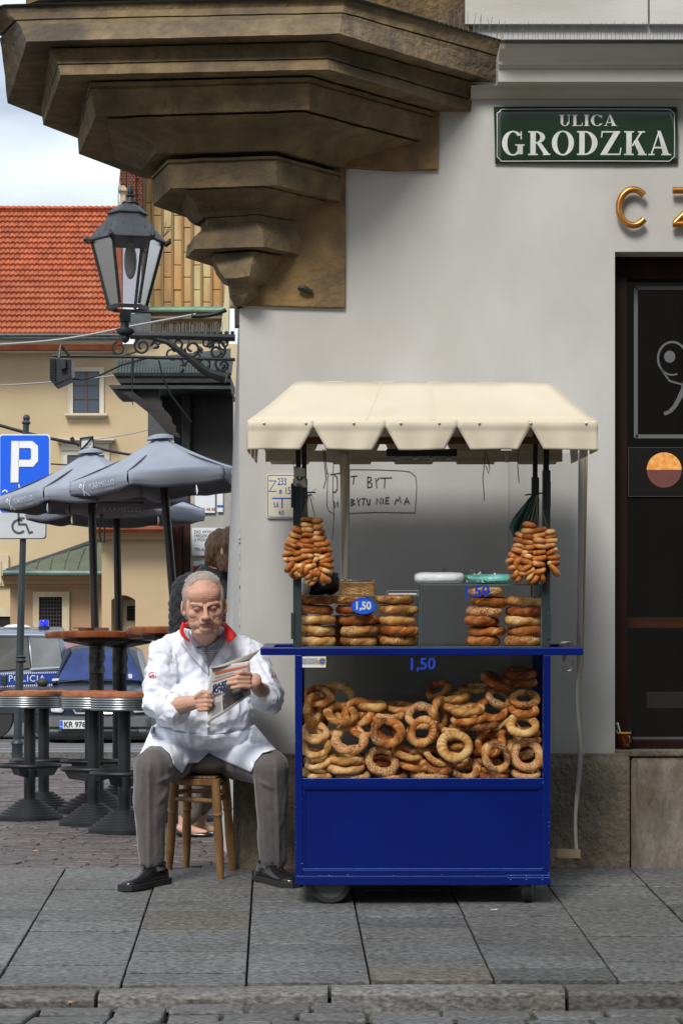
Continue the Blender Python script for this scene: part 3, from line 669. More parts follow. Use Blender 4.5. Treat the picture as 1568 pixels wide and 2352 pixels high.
m = MB(); m.tube([c + V(6 * k, -19 * k, 14 * k), c + V(11 * k, -24 * k, 20 * k), c + V(12 * k, -25 * k, 32 * k), c + V(6 * k, -20 * k, 40 * k)], 2.6 * k, 6); obj('handle', m, TGL, tg, smooth=True)
# unseen houses across the street, added and sized for shade and dark reflections
OPW = mat('opposite_render', (.24, .21, .17), .85, col2=(.19, .17, .14), sc=1)
ob_ = thing('opposite_house', (6, -7, -1), 'tall ochre terrace across the street behind the photographer, unseen, added for shade and reflections', 'building')
m = MB(); m.bb(-3.5, 40, -19, -3.6, -1.5, 10.5); obj('wall', m, OPW, ob_)
m = MB()
for i in range(14):
    for j in range(3): m.bb(-2.5 + i * 3.1, -1.3 + i * 3.1, -3.61, -3.57, .2 + j * 3.3, 2.1 + j * 3.3)
o = obj('window_rows', m, GLASSD, ob_); o['kind'] = 'stuff'
m = MB(); m.bb(-3.7, 40.2, -19.2, -3.2, 10.5, 10.9); obj('eaves', m, OPW, ob_)
# ---------------- the bread cart ----------------
CY = 9.46; TA = .045
PIV = Vector((0, CY, gz(CY)))
T = Matrix.Translation(PIV) @ Matrix.Rotation(TA, 4, 'X') @ Matrix.Translation(-PIV)
TI = T.inverted()
def PC(x, y, yl):          # cart-space point at cart depth yl that shows at picture place (x, y)
    o = TI @ Vector((0, 0, CZ)); d = (TI.to_3x3() @ (P(x, y, 1) - Vector((0, 0, CZ)))); t = (yl - o.y) / d.y; return o + d * t
CUR[0] = T
BLUE = mat('blue_gloss_paint', (.0008, .009, .12), .3, col2=(.001, .012, .145), sc=3, coat=.12, spec=.3, bump=.10, bsc=25, bdist=.002, col3=(.0008, .006, .09), sc3=2, f3=.4)
BLUEW = mat('worn_blue_edge', (.05, .15, .55), .35, col2=(.12, .25, .6), sc=30)
POST = mat('grey_green_post', (.022, .032, .034), .4, col2=(.03, .04, .042), sc=9)
POSTI = mat('dark_inner_tube', (.03, .024, .022), .35, metal=.4)
CREAMC = mat('cream_tarpaulin', (.63, .565, .44), .55, col2=(.57, .505, .39), sc=2.2, bump=.12, bsc=10, bdist=.01, col3=(.55, .46, .32), sc3=5, f3=.25)
cart = thing('bread_cart', PC(970, 2070, CY + .28), 'blue wheeled bread cart with glass case, cream canopy and dark posts', 'food cart')
fl = PC(677, 1500, CY).x; frr = PC(1264, 1500, CY).x; D = .56
zt_ = PC(0, 1487, CY).z; zb_ = PC(0, 1505, CY).z; zbot = PC(0, 2033, CY).z; zg1 = PC(0, 1788, CY).z; zg2 = PC(0, 1810, CY).z; zb2 = PC(0, 2012, CY).z; zb3 = PC(0, 1998, CY).z
def cx_(x): return PC(x, 1700, CY).x
def cz_(y): return PC(0, y, CY).z
pw = cx_(694) - cx_(677)
def cbb(nm, x0, x1, y0, y1, za, zb, mt=None, bev=.003, par=None):
    m = MB(); m.bb(x0, x1, y0, y1, za, zb); return obj(nm, m, mt or BLUE, par or cart, bevel=bev)
for xx in (fl, frr - pw):
    cbb('frame_post', xx, xx + pw, CY, CY + pw, zbot, zb_ + .0005); cbb('frame_post', xx, xx + pw, CY + D - pw, CY + D, zbot, zb_ + .0005)
cbb('counter_rail', cx_(598), cx_(1338), CY - .001, CY + pw, zb_, zt_, bev=.004)
cbb('counter_rail', cx_(598), cx_(1338), CY + D - pw, CY + D + .001, zb_, zt_, bev=.004)
hw = cx_(626) - cx_(598)
cbb('handle', cx_(598) + .001, cx_(598) + hw, CY + pw, CY + D - pw, zb_ + .001, zt_ - .001); cbb('handle', cx_(1338) - hw, cx_(1338) - .001, CY + pw, CY + D - pw, zb_ + .001, zt_ - .001)
cbb('counter_board', fl + .002, frr - .002, CY + pw, CY + D - pw, zb_ + .004, zt_ - .006, mat('counter_grey', (.12, .13, .15), .5))
cbb('middle_rail', fl + pw, frr - pw, CY + .001, CY + pw, zg2, zg1)
cbb('middle_rail', fl + pw, frr - pw, CY + D - pw, CY + D - .001, zg2, zg1)
cbb('front_panel', fl + pw, frr - pw, CY + .012, CY + .02, zb3, zg2)
m = MB(); 
for (a, b, c, d) in ((fl + pw, frr - pw, zg2 - .006, zg2 + .0), (fl + pw, frr - pw, zb3, zb3 + .004)): m.bb(a, b, CY + .004, CY + .012, c, d)
for a in (fl + pw, frr - pw - .012): m.bb(a, a + .012, CY + .006, CY + .012, zb3, zg2)
obj('panel_bead', m, BLUE, cart)
m = MB(); m.bb(fl + pw, frr - pw, CY + .0032, CY + .0042, zb3 + .0035, zb3 + .0052); m.bb(fl + pw, frr - pw, CY - .0006, CY + .0002, zg1 - .0012, zg1 + .0004); m.bb(fl + .01, frr - .1, CY - .0006, CY + .0002, zb2 - .0006, zb2 + .0003); o = obj('worn_edge', m, BLUEW, cart); 
cbb('bottom_rail', fl + pw, frr - pw, CY + .001, CY + .02, zb2, zb3); cbb('bottom_skirt', fl + .001, frr - .001, CY - .001, CY + D, zbot, zb2 - .001)
cbb('side_panel', fl + .004, fl + .01, CY + pw, CY + D - pw, zb2, zg1); cbb('side_panel', frr - .01, frr - .004, CY + pw, CY + D - pw, zb2, zg1)
cbb('back_panel', fl + pw, frr - pw, CY + D - .012, CY + D - .004, zb2, zg1)
m = MB()
for x in (720, 832, 946, 1062, 1175, 1226): m.lathe(PC(x, 1799, CY - .0005), [(.0035, 0), (.002, .002)], 8, RX(math.pi / 2))
for x in (735, 820, 905, 1005, 1100): m.lathe(PC(x, 2004, CY - .0005), [(.003, 0), (.002, .0015)], 8, RX(math.pi / 2))
o = obj('rivets', m, BLUE, cart); o.name = 'rivet_row'; o['kind'] = 'stuff'
pt = cbb('repair_plate', cx_(1165), cx_(1265), CY - .005, CY - .0015, cz_(2032), cz_(2008), bev=.001)
m = MB()
m.bb(cx_(1165), cx_(1264), CY - .0062, CY - .005, cz_(2016), cz_(2015)); m.bb(cx_(1165), cx_(1264), CY - .0062, CY - .005, cz_(2010.5), cz_(2009.5))
for x in (1172, 1208, 1245):
    for y in (2011.5, 2020): m.lathe(PC(x, y, CY - .006), [(.003, 0), (.002, .0015)], 8, RX(math.pi / 2))
o = obj('rivet_row', m, BLUEW, pt); o['kind'] = 'stuff'
cbb('case_floor', fl + pw, frr - pw, CY + pw, CY + D - pw, zg2 + .002, zg1 - .012, mat('case_floor_grey', (.07, .07, .075), .6))
cbb('front_glass', fl + pw, frr - pw, CY + .006, CY + .010, zg1, zb_, GLS, 0); cbb('rear_glass', fl + pw, frr - pw, CY + D - .012, CY + D - .008, zg1, zb_, clear_glass('rear_glass', (.42, .42, .41, 1), .0), 0)
cbb('side_glass', fl + .006, fl + .010, CY + pw, CY + D - pw, zg1, zb_, GLS, 0); cbb('side_glass', frr - .010, frr - .006, CY + pw, CY + D - pw, zg1, zb_, GLS, 0)
m = MB(); r_ = random.Random(6)
for i in range(70):
    e = i % 4; x = r_.uniform(fl + .01, frr - .01) if e < 2 else r_.choice([fl + .003, frr - .005, fl + pw - .002, frr - pw]); z = [zg1 - .002, zb2 + .002][e] if e < 2 else r_.uniform(zbot, zb_)
    m.box((x, CY - .0012, z + r_.uniform(-.003, .003)), (r_.uniform(.001, .007), .0008, r_.uniform(.0008, .003)))
o = obj('paint_chips', m, BLUEW, cart); o['kind'] = 'stuff'
# wheels
RUB = mat('rubber', (.018, .018, .018), .6); HUB = mat('hub_grey', (.06, .065, .065), .45)
def wheel(x, y, big):
    gy = y; c = Vector((cx_(x), y, 0)); r = .088 if big else .085; w_ = .04
    cz0 = (TI @ Vector((c.x, c.y, gz(c.y)))).z + r
    R = RX(math.pi / 2) if big else RY(math.pi / 2) @ RZ(0)
    R = RX(math.pi / 2) if big else RZ(math.radians(78)) @ RX(math.pi / 2)
    m = MB(); m.lathe((c.x, c.y, cz0), [(r * .72, -w_ / 2), (r * .95, -w_ / 2), (r, -w_ * .3), (r, w_ * .3), (r * .95, w_ / 2), (r * .72, w_ / 2)], 32, R, cap=False); o = obj('wheel', m, RUB, cart, smooth=True)
    m = MB(); m.lathe((c.x, c.y, cz0), [(r * .1, -w_ * .42), (r * .62, -w_ * .36), (r * .66, -w_ * .48), (r * .73, -w_ * .48), (r * .73, w_ * .48), (r * .1, w_ * .4)], 32, R); obj('hub', m, HUB, o, smooth=True)
    m = MB(); m.bb(c.x - .03, c.x + .03, c.y - .03, c.y + .03, cz0 + r * .3, zbot + .01); obj('caster_fork', m, RUB, cart)
wheel(758, CY + .06, True); wheel(1218, CY + .09, False); wheel(760, CY + D - .06, True); wheel(1205, CY + D - .06, False)
# posts
def post(x0, x1, xi0, xi1, ytop, ymid, yl, par=cart):
    m = MB(); a = PC(x0, 1487, yl); b = PC(x1, 1487, yl); m.bb(a.x, b.x, yl, yl + .034, zt_ if yl < CY + .3 else zt_, PC(0, ymid, yl).z); o = obj('canopy_post', m, POST, par, bevel=.002)
    m = MB(); a = PC(xi0, 1400, yl); b = PC(xi1, 1400, yl); m.bb(a.x, b.x, yl + .005, yl + .03, PC(0, ymid, yl).z - .02, PC(0, ytop, yl).z); obj('inner_tube', m, POSTI, o, bevel=.002); return o
p1 = post(673, 692, 679, 691, 965, 1100, CY + .001); p2 = post(1244, 1262, 1246, 1259, 965, 1080, CY + .001)
p3 = post(1219, 1236, 1222, 1233, 965, 1096, CY + D - .036); p4 = post(690, 706, 693, 704, 965, 1100, CY + D - .036)
for par, xs in ((p1, (668, 676)), (p2, (1256, 1264))):
    for ya, yb in ((1110, 1166), (1407, 1468)):
        m = MB(); m.pbox(xs[0], ya if par is p1 or ya > 1300 else ya - 5, xs[1], yb, CY - .006, .03, PC); obj('slide_bracket', m, POST, par, bevel=.002)
# canopy
ft = CY - .33; fm = CY - .02
A0, A1 = PC(570, 966, ft), PC(1372, 966, ft); R0, R1 = PC(678, 877, fm + .06), PC(1263, 879, fm + .06)
bk = CY + D + .29; zE = A0.z; zR = R0.z
ridge_y = fm + .06; back_y = bk
m = MB()
def cr_(u, v, p00, p10, p01, p11, sag=.010):
    a = p00.lerp(p10, u); b = p01.lerp(p11, u); q = a.lerp(b, v); s_ = math.sin(math.pi * v) * sag
    return q + V(0, 0, -s_ * (.6 + .4 * abs(math.sin(u * math.pi * 2))) + .002 * math.sin(u * 31) * v)
Bk0 = V(A0.x, bk, zE); Bk1 = V(A1.x, bk, zE); T0 = V(R0.x, CY + D - .25, zR + .0); T1 = V(R1.x, CY + D - .25, zR)
m.grid(lambda u, v: cr_(u, v, A0, A1, R0, R1), 28, 8)
m.grid(lambda u, v: cr_(u, v, R0, R1, T0, T1, 0), 4, 2)
m.grid(lambda u, v: cr_(u, v, T0, T1, Bk0, Bk1), 12, 6)
m.grid(lambda u, v: cr_(u, v, Bk0, A0, T0, R0), 10, 6); m.grid(lambda u, v: cr_(u, v, A1, Bk1, R1, T1), 10, 6)
cnp = obj('canopy', m, CREAMC, cart, solid=.004, smooth=True, norm=False, ang=35)
for fx_ in (.335, .52, .53):
    m = MB(); m.grid(lambda u, v: cr_(fx_ + u * .004, v, A0, A1, R0, R1) + V(0, -.003, .002), 1, 8); obj('seam_strip', m, CREAMC, cnp, norm=False)
# valance panels with notches
zV = PC(0, 1033, ft).z
nt_ = [720, 885, 1050, 1218]
def vx(px): return PC(px, 1000, ft).x
edges = [569] + nt_ + [1372]
for i in range(5):
    a, b = edges[i], edges[i + 1]; hw_ = 30 if i else 0; hb = 30 if i < 4 else 0
    ztop = PC(0, 972, ft).z; zn = PC(0, 984, ft).z; m = MB()
    def fn(u, v):
        x = a + (b - a) * u; 
        xa = a + (hw_ * max(0, v - 3 / 14) / (11 / 14) if i else 0); xb = b - (hb * max(0, v - 3 / 14) / (11 / 14) if i < 4 else 0)
        xx = xa + (xb - xa) * u; z = zE + (zV - zE) * v
        yy = ft - .006 * math.sin(u * 9 + i) * v - .004 * math.sin(math.pi * min(1, v * 3)) * (v < .34) - .004
        return V(vx(xx), yy, z + .002 * math.sin(u * 3.1 + i * 2) * v)
    m.grid(fn, 16, 14); obj('valance', m, CREAMC, cart, solid=.003, smooth=True, norm=False)
m = MB(); yy = zE
for sx, xw in ((-1, A0.x - .001), (1, A1.x + .001)):
    ys = np.linspace(ft + .02, bk - .02, 4)
    for k in range(3):
        ya, yb = ys[k], ys[k + 1]; n = .05
        m.add([V(xw, ya, zE - .004), V(xw, yb, zE - .004), V(xw + sx * .006, yb - n, zV), V(xw + sx * .006, ya + n, zV)], [(0, 1, 2, 3)])
ys = np.linspace(A0.x, A1.x, 6)
for k in range(5):
    n = .055; m.add([V(ys[k], bk, zE), V(ys[k + 1], bk, zE), V(ys[k + 1] - n, bk + .004, zV + .0), V(ys[k] + n, bk + .004, zV + .0)], [(0, 1, 2, 3)])
o = obj('rear_valance', m, CREAMC, cart, solid=.003, norm=False)
m = MB()
for x in (606, 702, 812, 920, 1008, 1100, 1218, 1345): m.ell(PC(x, 972, ft - .012), (.006, .004, .006), n=8, m=6)
o = obj('press_studs', m, mat('stud_metal', (.6, .55, .45), .35, metal=.6), cart, smooth=True); o.name = 'press_stud_row'; o['kind'] = 'stuff'
# canopy frame, brackets, wooden boards, light fixture
WB = mat('varnished_board', (.16, .07, .025), .5, col2=(.11, .045, .018), sc=10, stretch=(.3, 1, 4))
FRM = mat('frame_white', (.55, .52, .46), .5)
m = MB(); zf = PC(0, 1000, CY).z
m.bb(fl - .0, frr, CY + .01, CY + .04, zf + .03, zf + .06); m.bb(fl, frr, CY + D - .04, CY + D - .01, zf - .005, zf + .025); obj('canopy_beam', m, WB, cart)
m = MB(); m.bb(A0.x + .03, A1.x - .03, bk - .05, bk - .035, PC(0, 1062, bk).z, PC(0, 1036, bk).z); obj('rear_beam', m, CREAMC, cart, bevel=.003)
m = MB(); m.pbox(752, 1036, 766, 1062, CY + D - .1, .02, PC); obj('bracket', m, FRM, cart, bevel=.002)
m = MB(); m.pbox(1160, 1040, 1167, 1062, CY + D - .1, .02, PC); obj('bracket', m, FRM, cart, bevel=.002)
li = cbb('light_fixture', PC(887, 1040, CY + .2).x, PC(1049, 1040, CY + .2).x, CY + .2, CY + .27, PC(0, 1048, CY + .2).z, PC(0, 1031, CY + .2).z, BLACK)
for x in (912, 953, 990, 1030):
    m = MB(); q = PC(x, 1049, CY + .235); m.lathe(q, [(.011, .0), (.013, -.006), (.006, -.011)], 12); obj('spot_lens', m, mat('lens', (.4, .4, .38), .15), li, smooth=True)
# rolled back curtain strip and plastic
m = MB(); yb_ = CY + D + .02
m.grid(lambda u, v: (lambda q: V(q.x, yb_ + .004 * math.sin(u * 6 + v * 7), q.z))(PC(778 + 7 * v + (23 - 5 * v) * u + math.sin(v * 6) * 1.5, 1036 + 305 * v, yb_)), 6, 24)
obj('curtain_strip', m, CREAMC, cart, solid=.004, smooth=True, norm=False)
PVC = None
def pvc(name, a=.08, tint=.93):
    m = clear_glass(name, (tint, tint, tint * 1.005, 1), a, .22, 1.18); t = m.node_tree
    tr = [n for n in t.nodes if n.type == 'BSDF_TRANSPARENT'][0]; gl = [n for n in t.nodes if n.type == 'BSDF_GLOSSY'][0]
    n = t.nodes.new('ShaderNodeTexNoise'); n.inputs['Scale'].default_value = 7; mp_ = t.nodes.new('ShaderNodeMapping'); mp_.inputs['Scale'].default_value = (3, 3, .35); tcn = t.nodes.new('ShaderNodeTexCoord')
    t.links.new(tcn.outputs['Object'], mp_.inputs[0]); t.links.new(mp_.outputs[0], n.inputs['Vector'])
    b = t.nodes.new('ShaderNodeBump'); b.inputs['Strength'].default_value = .35; b.inputs['Distance'].default_value = .02; t.links.new(n.outputs['Fac'], b.inputs['Height']); t.links.new(b.outputs[0], gl.inputs['Normal']); return m
PV = pvc('pvc_sheet', .0, .86)
m = MB(); m.grid(lambda u, v: (lambda q: V(q.x, yb_ + .012 + .006 * math.sin(u * 40) * math.sin(v * 5), q.z))(PC(800 + 370 * u, 1050 + 435 * v, yb_ + .012)), 60, 20); obj('rear_plastic_sheet', m, PV, cart, smooth=True, norm=False)
m = MB(); ysd = CY + D - .02
def sidep(u, v):
    x = 1166 + (1326 - 1166) * u; wv = 5 * math.sin(v * 19) * (v > .55) * u
    q = PC(x + (12 * v if u < .5 else 0) * 0 + wv * .8 + (6 - 10 * v) * u, 1040 + 930 * v, ysd + .03 * math.sin(u * 9) * .5 + .05 * u); return V(q.x, q.y, q.z)
m.grid(sidep, 40, 60); obj('side_plastic_sheet', m, pvc('pvc_sheet_side', .02, .80), cart, smooth=True, norm=False)
m = MB(); pts = []
for i in range(41):
    v = i / 40; q = Vector(sidep(1, v)); pts.append(q)
def rib(u, v):
    i = v * 40; q = Vector(sidep(1, v)); w_ = .016 + .012 * (1 - v) * (v < .5); tw = math.sin(v * 21 + 1) * (v > .45)
    return q + V((u - .3) * w_, (u - .5) * .02 * tw, 0)
m.grid(rib, 3, 80); obj('sheet_hem', m, mat('hem_plastic', (.33, .31, .30), .3, col2=(.42, .38, .34), sc=6), cart, solid=.001, smooth=True, norm=False)
m = MB(); m.grid(lambda u, v: Vector(sidep(1, v * .9)) + V(.016 + u * .018 * (1 - v), .01, 0), 2, 24); obj('hem_cord_strip', m, mat('hem_tan', (.33, .25, .15), .6), cart, solid=.001, norm=False)
m = MB(); m.grid(lambda u, v: PC(1262 + 70 * u, 1949 + 20 * v + 2 * u, ysd + .04), 8, 2); obj('bottom_hem', m, mat('hem_tan', (.33, .25, .15), .6), cart, solid=.002, norm=False)
m = MB(); tp_ = [PC(x, y, CY + D - .03) for x, y in ((1226, 1012), (1226, 1018))]; m.tube([PC(1114, 1036, CY + .3), PC(1112, 1062, CY + .3), PC(1108, 1100, CY + .3), PC(1112, 1150, CY + .3)], .0018, 4); m.tube([PC(1116, 1040, CY + .3), PC(1124, 1075, CY + .3), PC(1121, 1088, CY + .3), PC(1115, 1070, CY + .3)], .0018, 4)
m.tube([PC(1189, 1030, CY + .1), PC(1188, 1070, CY + .1), PC(1191, 1110, CY + .1)], .0018, 4)
m.tube([PC(742, 1032, CY + .1), PC(746, 1075, CY + .1), PC(749, 1100, CY + .1), PC(743, 1122, CY + .1)], .002, 4); m.tube([PC(746, 1032, CY + .1), PC(751, 1090, CY + .1)], .002, 4)
m.tube([PC(766, 1060, CY + .3), PC(764, 1120, CY + .3), PC(767, 1190, CY + .3), PC(763, 1240, CY + .3)], .0016, 4)
o = obj('tie_cords', m, mat('cord_grey', (.10, .085, .07), .8), cart); o.name = 'tie_cord'; o['kind'] = 'stuff'
m = MB()
for x in (0, 4): m.tube([PC(1296 + x, 1484, CY + .05), PC(1292 + x, 1512, CY + .03), PC(1290 + x, 1530, CY + .02), PC(1297 + x, 1541, CY + .02), PC(1306 + x, 1541, CY + .02), PC(1312 + x * .6, 1530, CY + .02), PC(1314 + x * .4, 1517, CY + .02)], .0028, 6)
for x in (0, 5, 10): m.tube([PC(1284 + x, 1486, CY + .05), PC(1286 + x, 1478, CY + .05), PC(1294 + x, 1474, CY + .05), PC(1304 + x, 1477, CY + .05), PC(1309 + x, 1486, CY + .05)], .0028, 6)
obj('steel_hook', m, mat('hook_steel', (.10, .09, .08), .4, metal=.7), cart, smooth=True)
# figures on the glass
BP = mat('blue_vinyl', (.006, .045, .40), .45)
text('price_print', '1,50', .066, BP, cart, PC(968, 1526, CY - .001 + .006), xd=(1, 0, .03), sx=1.0, bold=.0014)
LBL = mat('label_white', (.66, .68, .68), .5); YEL = mat('label_yellow', (.6, .42, .03), .5)
lb = MB(); a = PC(693, 1508, CY + .004); b = PC(748, 1533, CY + .004); lb.bb(a.x, b.x, CY + .0035, CY + .0055, b.z, a.z); lbo = obj('origin_label', lb, LBL, cart)
DK = mat('print_grey', (.05, .05, .055), .6)
for i, tx in enumerate(('CHRONIONE', 'OZNACZENIE', 'GEOGRAFICZNE')): text('print', tx, .0105, DK, lbo, PC(693.5, 1514.2 + i * 4.9, CY + .003), align='LEFT')
m = MB(); m.lathe(PC(740, 1519, CY + .0033), [(.0165, 0), (.0165, .0006)], 24, RX(math.pi / 2)); e = obj('emblem_ring', m, YEL, lbo)
m = MB(); m.lathe(PC(740, 1519, CY + .0026), [(.012, 0), (.012, .0006)], 24, RX(math.pi / 2)); obj('emblem_disc', m, BP, lbo)
m = MB(); c = PC(740, 1519, CY + .0017)
for k in range(12):
    a = k * math.pi / 6; m.box(c + V(.0092 * math.cos(a), 0, .0092 * math.sin(a)), (.0018, .0006, .0018))
m.box(c, (.009, .0006, .003)); o = obj('emblem_stars', m, YEL, lbo); o.name = 'emblem_star_ring'; o['kind'] = 'stuff'
# glass cases on the counter
def gcase(x0, x1, y0, label):
    yc = CY + .035; t = thing('glass_case', PC((x0 + x1) / 2, 1483, yc + .2) * 1.0, label, 'display case', 'glass cases on the cart counter')
    a = PC(x0, 1480, yc); b = PC(x1, 1480, yc); zt = PC(0, y0, yc).z; zb = zt_ + .001; de = .42; g = .004
    for nm, q in (('front_pane', (a.x, b.x, yc, yc + g, zb + g, zt - g)), ('back_pane', (a.x, b.x, yc + de, yc + de + g, zb + g, zt - g)), ('side_pane', (a.x, a.x + g, yc + g, yc + de, zb + g, zt - g)), ('side_pane', (b.x - g, b.x, yc + g, yc + de, zb + g, zt - g)), ('top_pane', (a.x, b.x, yc, yc + de + g, zt - g + .0005, zt)), ('floor_pane', (a.x, b.x, yc, yc + de + g, zb, zb + g - .0005))):
        m = MB(); m.bb(*q); obj(nm, m, GLS, t)
    m = MB(); ed = .0022
    for q in ((a.x, b.x, yc - ed, yc, zt - g, zt), (a.x, a.x + ed, yc - ed, yc, zb, zt - g), (b.x - ed, b.x, yc - ed, yc, zb, zt - g), (a.x, b.x, yc - ed, yc, zb, zb + ed)): m.bb(*q)
    obj('glass_edge', m, mat('glass_edge_green', (.10, .16, .15), .25), t); return t, yc, zt, a.x, b.x
gc1, y1c, z1c, _, _ = gcase(693, 963, 1367, 'lower glass case with three stacks of bread rings behind the oval price sticker')
gc2, y2c, z2c, _, _ = gcase(966, 1242, 1342, 'taller glass case with a half-empty left side and two stacks of bread rings')
text('price_print', '1.50', .064, BP, gc2, PC(1093, 1359, y2c - .004), xd=(1, 0, .035), bold=.002)
ov = MB(); ov.prism([PC(x, y, y1c - .004) for x, y in arc((834, 1392), 27, 0, 360, 32, 18)[:-1]], (0, -.002, 0)); ovo = obj('oval_sticker', ov, mat('sticker_blue', (.01, .10, .62), .4), gc1)
m = MB(); q = arc((834, 1392), 27.5, 0, 360, 40, 18.5); strokes(m, q, 1.6, .001, lambda u, v, w: PC(u, v, y1c - .0062 - w)); obj('sticker_rim', m, BP, ovo)
text('print', '1,50', .044, ENW, ovo, PC(833, 1392, y1c - .0065), sx=.9, bold=.0016)
# ---------------- bread rings ----------------
def bread_mat(name, crust, pale, seed=None, dens=0, sz=90, thr=.42):
    m = bpy.data.materials.new(name); m.use_nodes = True; t = m.node_tree; b = t.nodes['Principled BSDF']; lk = t.links.new; b.inputs['Roughness'].default_value = .65; b.inputs['Specular IOR Level'].default_value = .15
    at = t.nodes.new('ShaderNodeAttribute'); at.attribute_name = 'groove'; tcn = t.nodes.new('ShaderNodeTexCoord'); oi = t.nodes.new('ShaderNodeObjectInfo')
    ad = t.nodes.new('ShaderNodeVectorMath'); ad.operation = 'ADD'; lk(tcn.outputs['Object'], ad.inputs[0]); cmb = t.nodes.new('ShaderNodeCombineXYZ'); lk(oi.outputs['Random'], cmb.inputs[0]); lk(oi.outputs['Random'], cmb.inputs[1])
    s_ = t.nodes.new('ShaderNodeVectorMath'); s_.operation = 'SCALE'; s_.inputs['Scale'].default_value = 7; lk(cmb.outputs[0], s_.inputs[0]); lk(s_.outputs[0], ad.inputs[1])
    n = t.nodes.new('ShaderNodeTexNoise'); n.inputs['Scale'].default_value = 16; n.inputs['Detail'].default_value = 5; lk(ad.outputs[0], n.inputs['Vector'])
    n2 = t.nodes.new('ShaderNodeTexNoise'); n2.inputs['Scale'].default_value = 9; n2.inputs['Detail'].default_value = 2; lk(ad.outputs[0], n2.inputs['Vector'])
    f = t.nodes.new('ShaderNodeMath'); f.operation = 'MULTIPLY_ADD'; f.inputs[1].default_value = 2.6; lk(n.outputs['Fac'], f.inputs[0]); f.inputs[2].default_value = -1.12
    f2 = t.nodes.new('ShaderNodeMath'); f2.operation = 'MULTIPLY_ADD'; f2.inputs[1].default_value = .9; lk(at.outputs['Fac'], f2.inputs[0]); lk(f.outputs[0], f2.inputs[2])
    f3 = t.nodes.new('ShaderNodeMath'); f3.operation = 'MULTIPLY_ADD'; f3.inputs[1].default_value = .35; f3.use_clamp = True; lk(oi.outputs['Random'], f3.inputs[0]); lk(f2.outputs[0], f3.inputs[2])
    cr_ = t.nodes.new('ShaderNodeValToRGB'); e = cr_.color_ramp.elements; e[0].position = 0; e[0].color = tuple(c * .55 for c in crust) + (1,); e[1].position = 1; e[1].color = tuple(pale) + (1,)
    x = e.new(.35); x.color = tuple(crust) + (1,); x = e.new(.65); x.color = tuple(crust[i] * .5 + pale[i] * .5 for i in range(3)) + (1,)
    lk(f3.outputs[0], cr_.inputs[0]); out = cr_.outputs[0]; bh = n.outputs['Fac']
    bn = t.nodes.new('ShaderNodeBump'); bn.inputs['Strength'].default_value = .35; bn.inputs['Distance'].default_value = .004
    if seed:
        vo = t.nodes.new('ShaderNodeTexVoronoi'); vo.inputs['Scale'].default_value = sz * 3.2; lk(ad.outputs[0], vo.inputs['Vector'])
        lt = t.nodes.new('ShaderNodeMath'); lt.operation = 'LESS_THAN'; lt.inputs[1].default_value = thr; lk(vo.outputs['Distance'], lt.inputs[0])
        cov = t.nodes.new('ShaderNodeMapRange'); cov.inputs[1].default_value = .62 - dens * .35; cov.inputs[2].default_value = .66 - dens * .28; lk(n2.outputs['Fac'], cov.inputs[0])
        sep = t.nodes.new('ShaderNodeSeparateColor'); lk(vo.outputs['Color'], sep.inputs[0]); rl = t.nodes.new('ShaderNodeMath'); rl.operation = 'LESS_THAN'; rl.inputs[1].default_value = min(1, dens + .15); lk(sep.outputs[0], rl.inputs[0])
        mm = t.nodes.new('ShaderNodeMath'); mm.operation = 'MULTIPLY'; lk(lt.outputs[0], mm.inputs[0]); lk(cov.outputs[0], mm.inputs[1]); m3 = t.nodes.new('ShaderNodeMath'); m3.operation = 'MULTIPLY'; lk(mm.outputs[0], m3.inputs[0]); lk(rl.outputs[0], m3.inputs[1])
        mx_ = t.nodes.new('ShaderNodeMix'); mx_.data_type = 'RGBA'; lk(m3.outputs[0], mx_.inputs[0]); lk(out, mx_.inputs[6]); mx_.inputs[7].default_value = tuple(seed) + (1,); out = mx_.outputs[2]
        a2 = t.nodes.new('ShaderNodeMath'); a2.operation = 'MULTIPLY_ADD'; a2.inputs[1].default_value = .6; lk(m3.outputs[0], a2.inputs[0]); lk(bh, a2.inputs[2]); bh = a2.outputs[0]
    lk(bh, bn.inputs['Height']); lk(bn.outputs[0], b.inputs['Normal']); lk(out, b.inputs['Base Color']); return m
BM = dict(plain=bread_mat('bread_plain', (.44, .14, .03), (.72, .45, .18)), brown=bread_mat('bread_brown', (.28, .07, .016), (.58, .28, .09)),
  sesame=bread_mat('bread_sesame', (.48, .17, .04), (.68, .40, .15), (.78, .57, .32), 1.0, 75, .45), poppy=bread_mat('bread_poppy', (.50, .18, .04), (.74, .47, .20), (.018, .02, .03), .62, 110, .6),
  mixed=bread_mat('bread_mixed', (.50, .21, .055), (.74, .50, .22), (.06, .045, .03), .6, 55, .40), pale=bread_mat('bread_pale', (.56, .28, .075), (.80, .58, .28), (.08, .05, .03), .3, 60, .34))
TN = dict(plain='plain golden', brown='dark brown', sesame='sesame-covered', poppy='blue-black poppy-seeded', mixed='seeded', pale='pale scored')
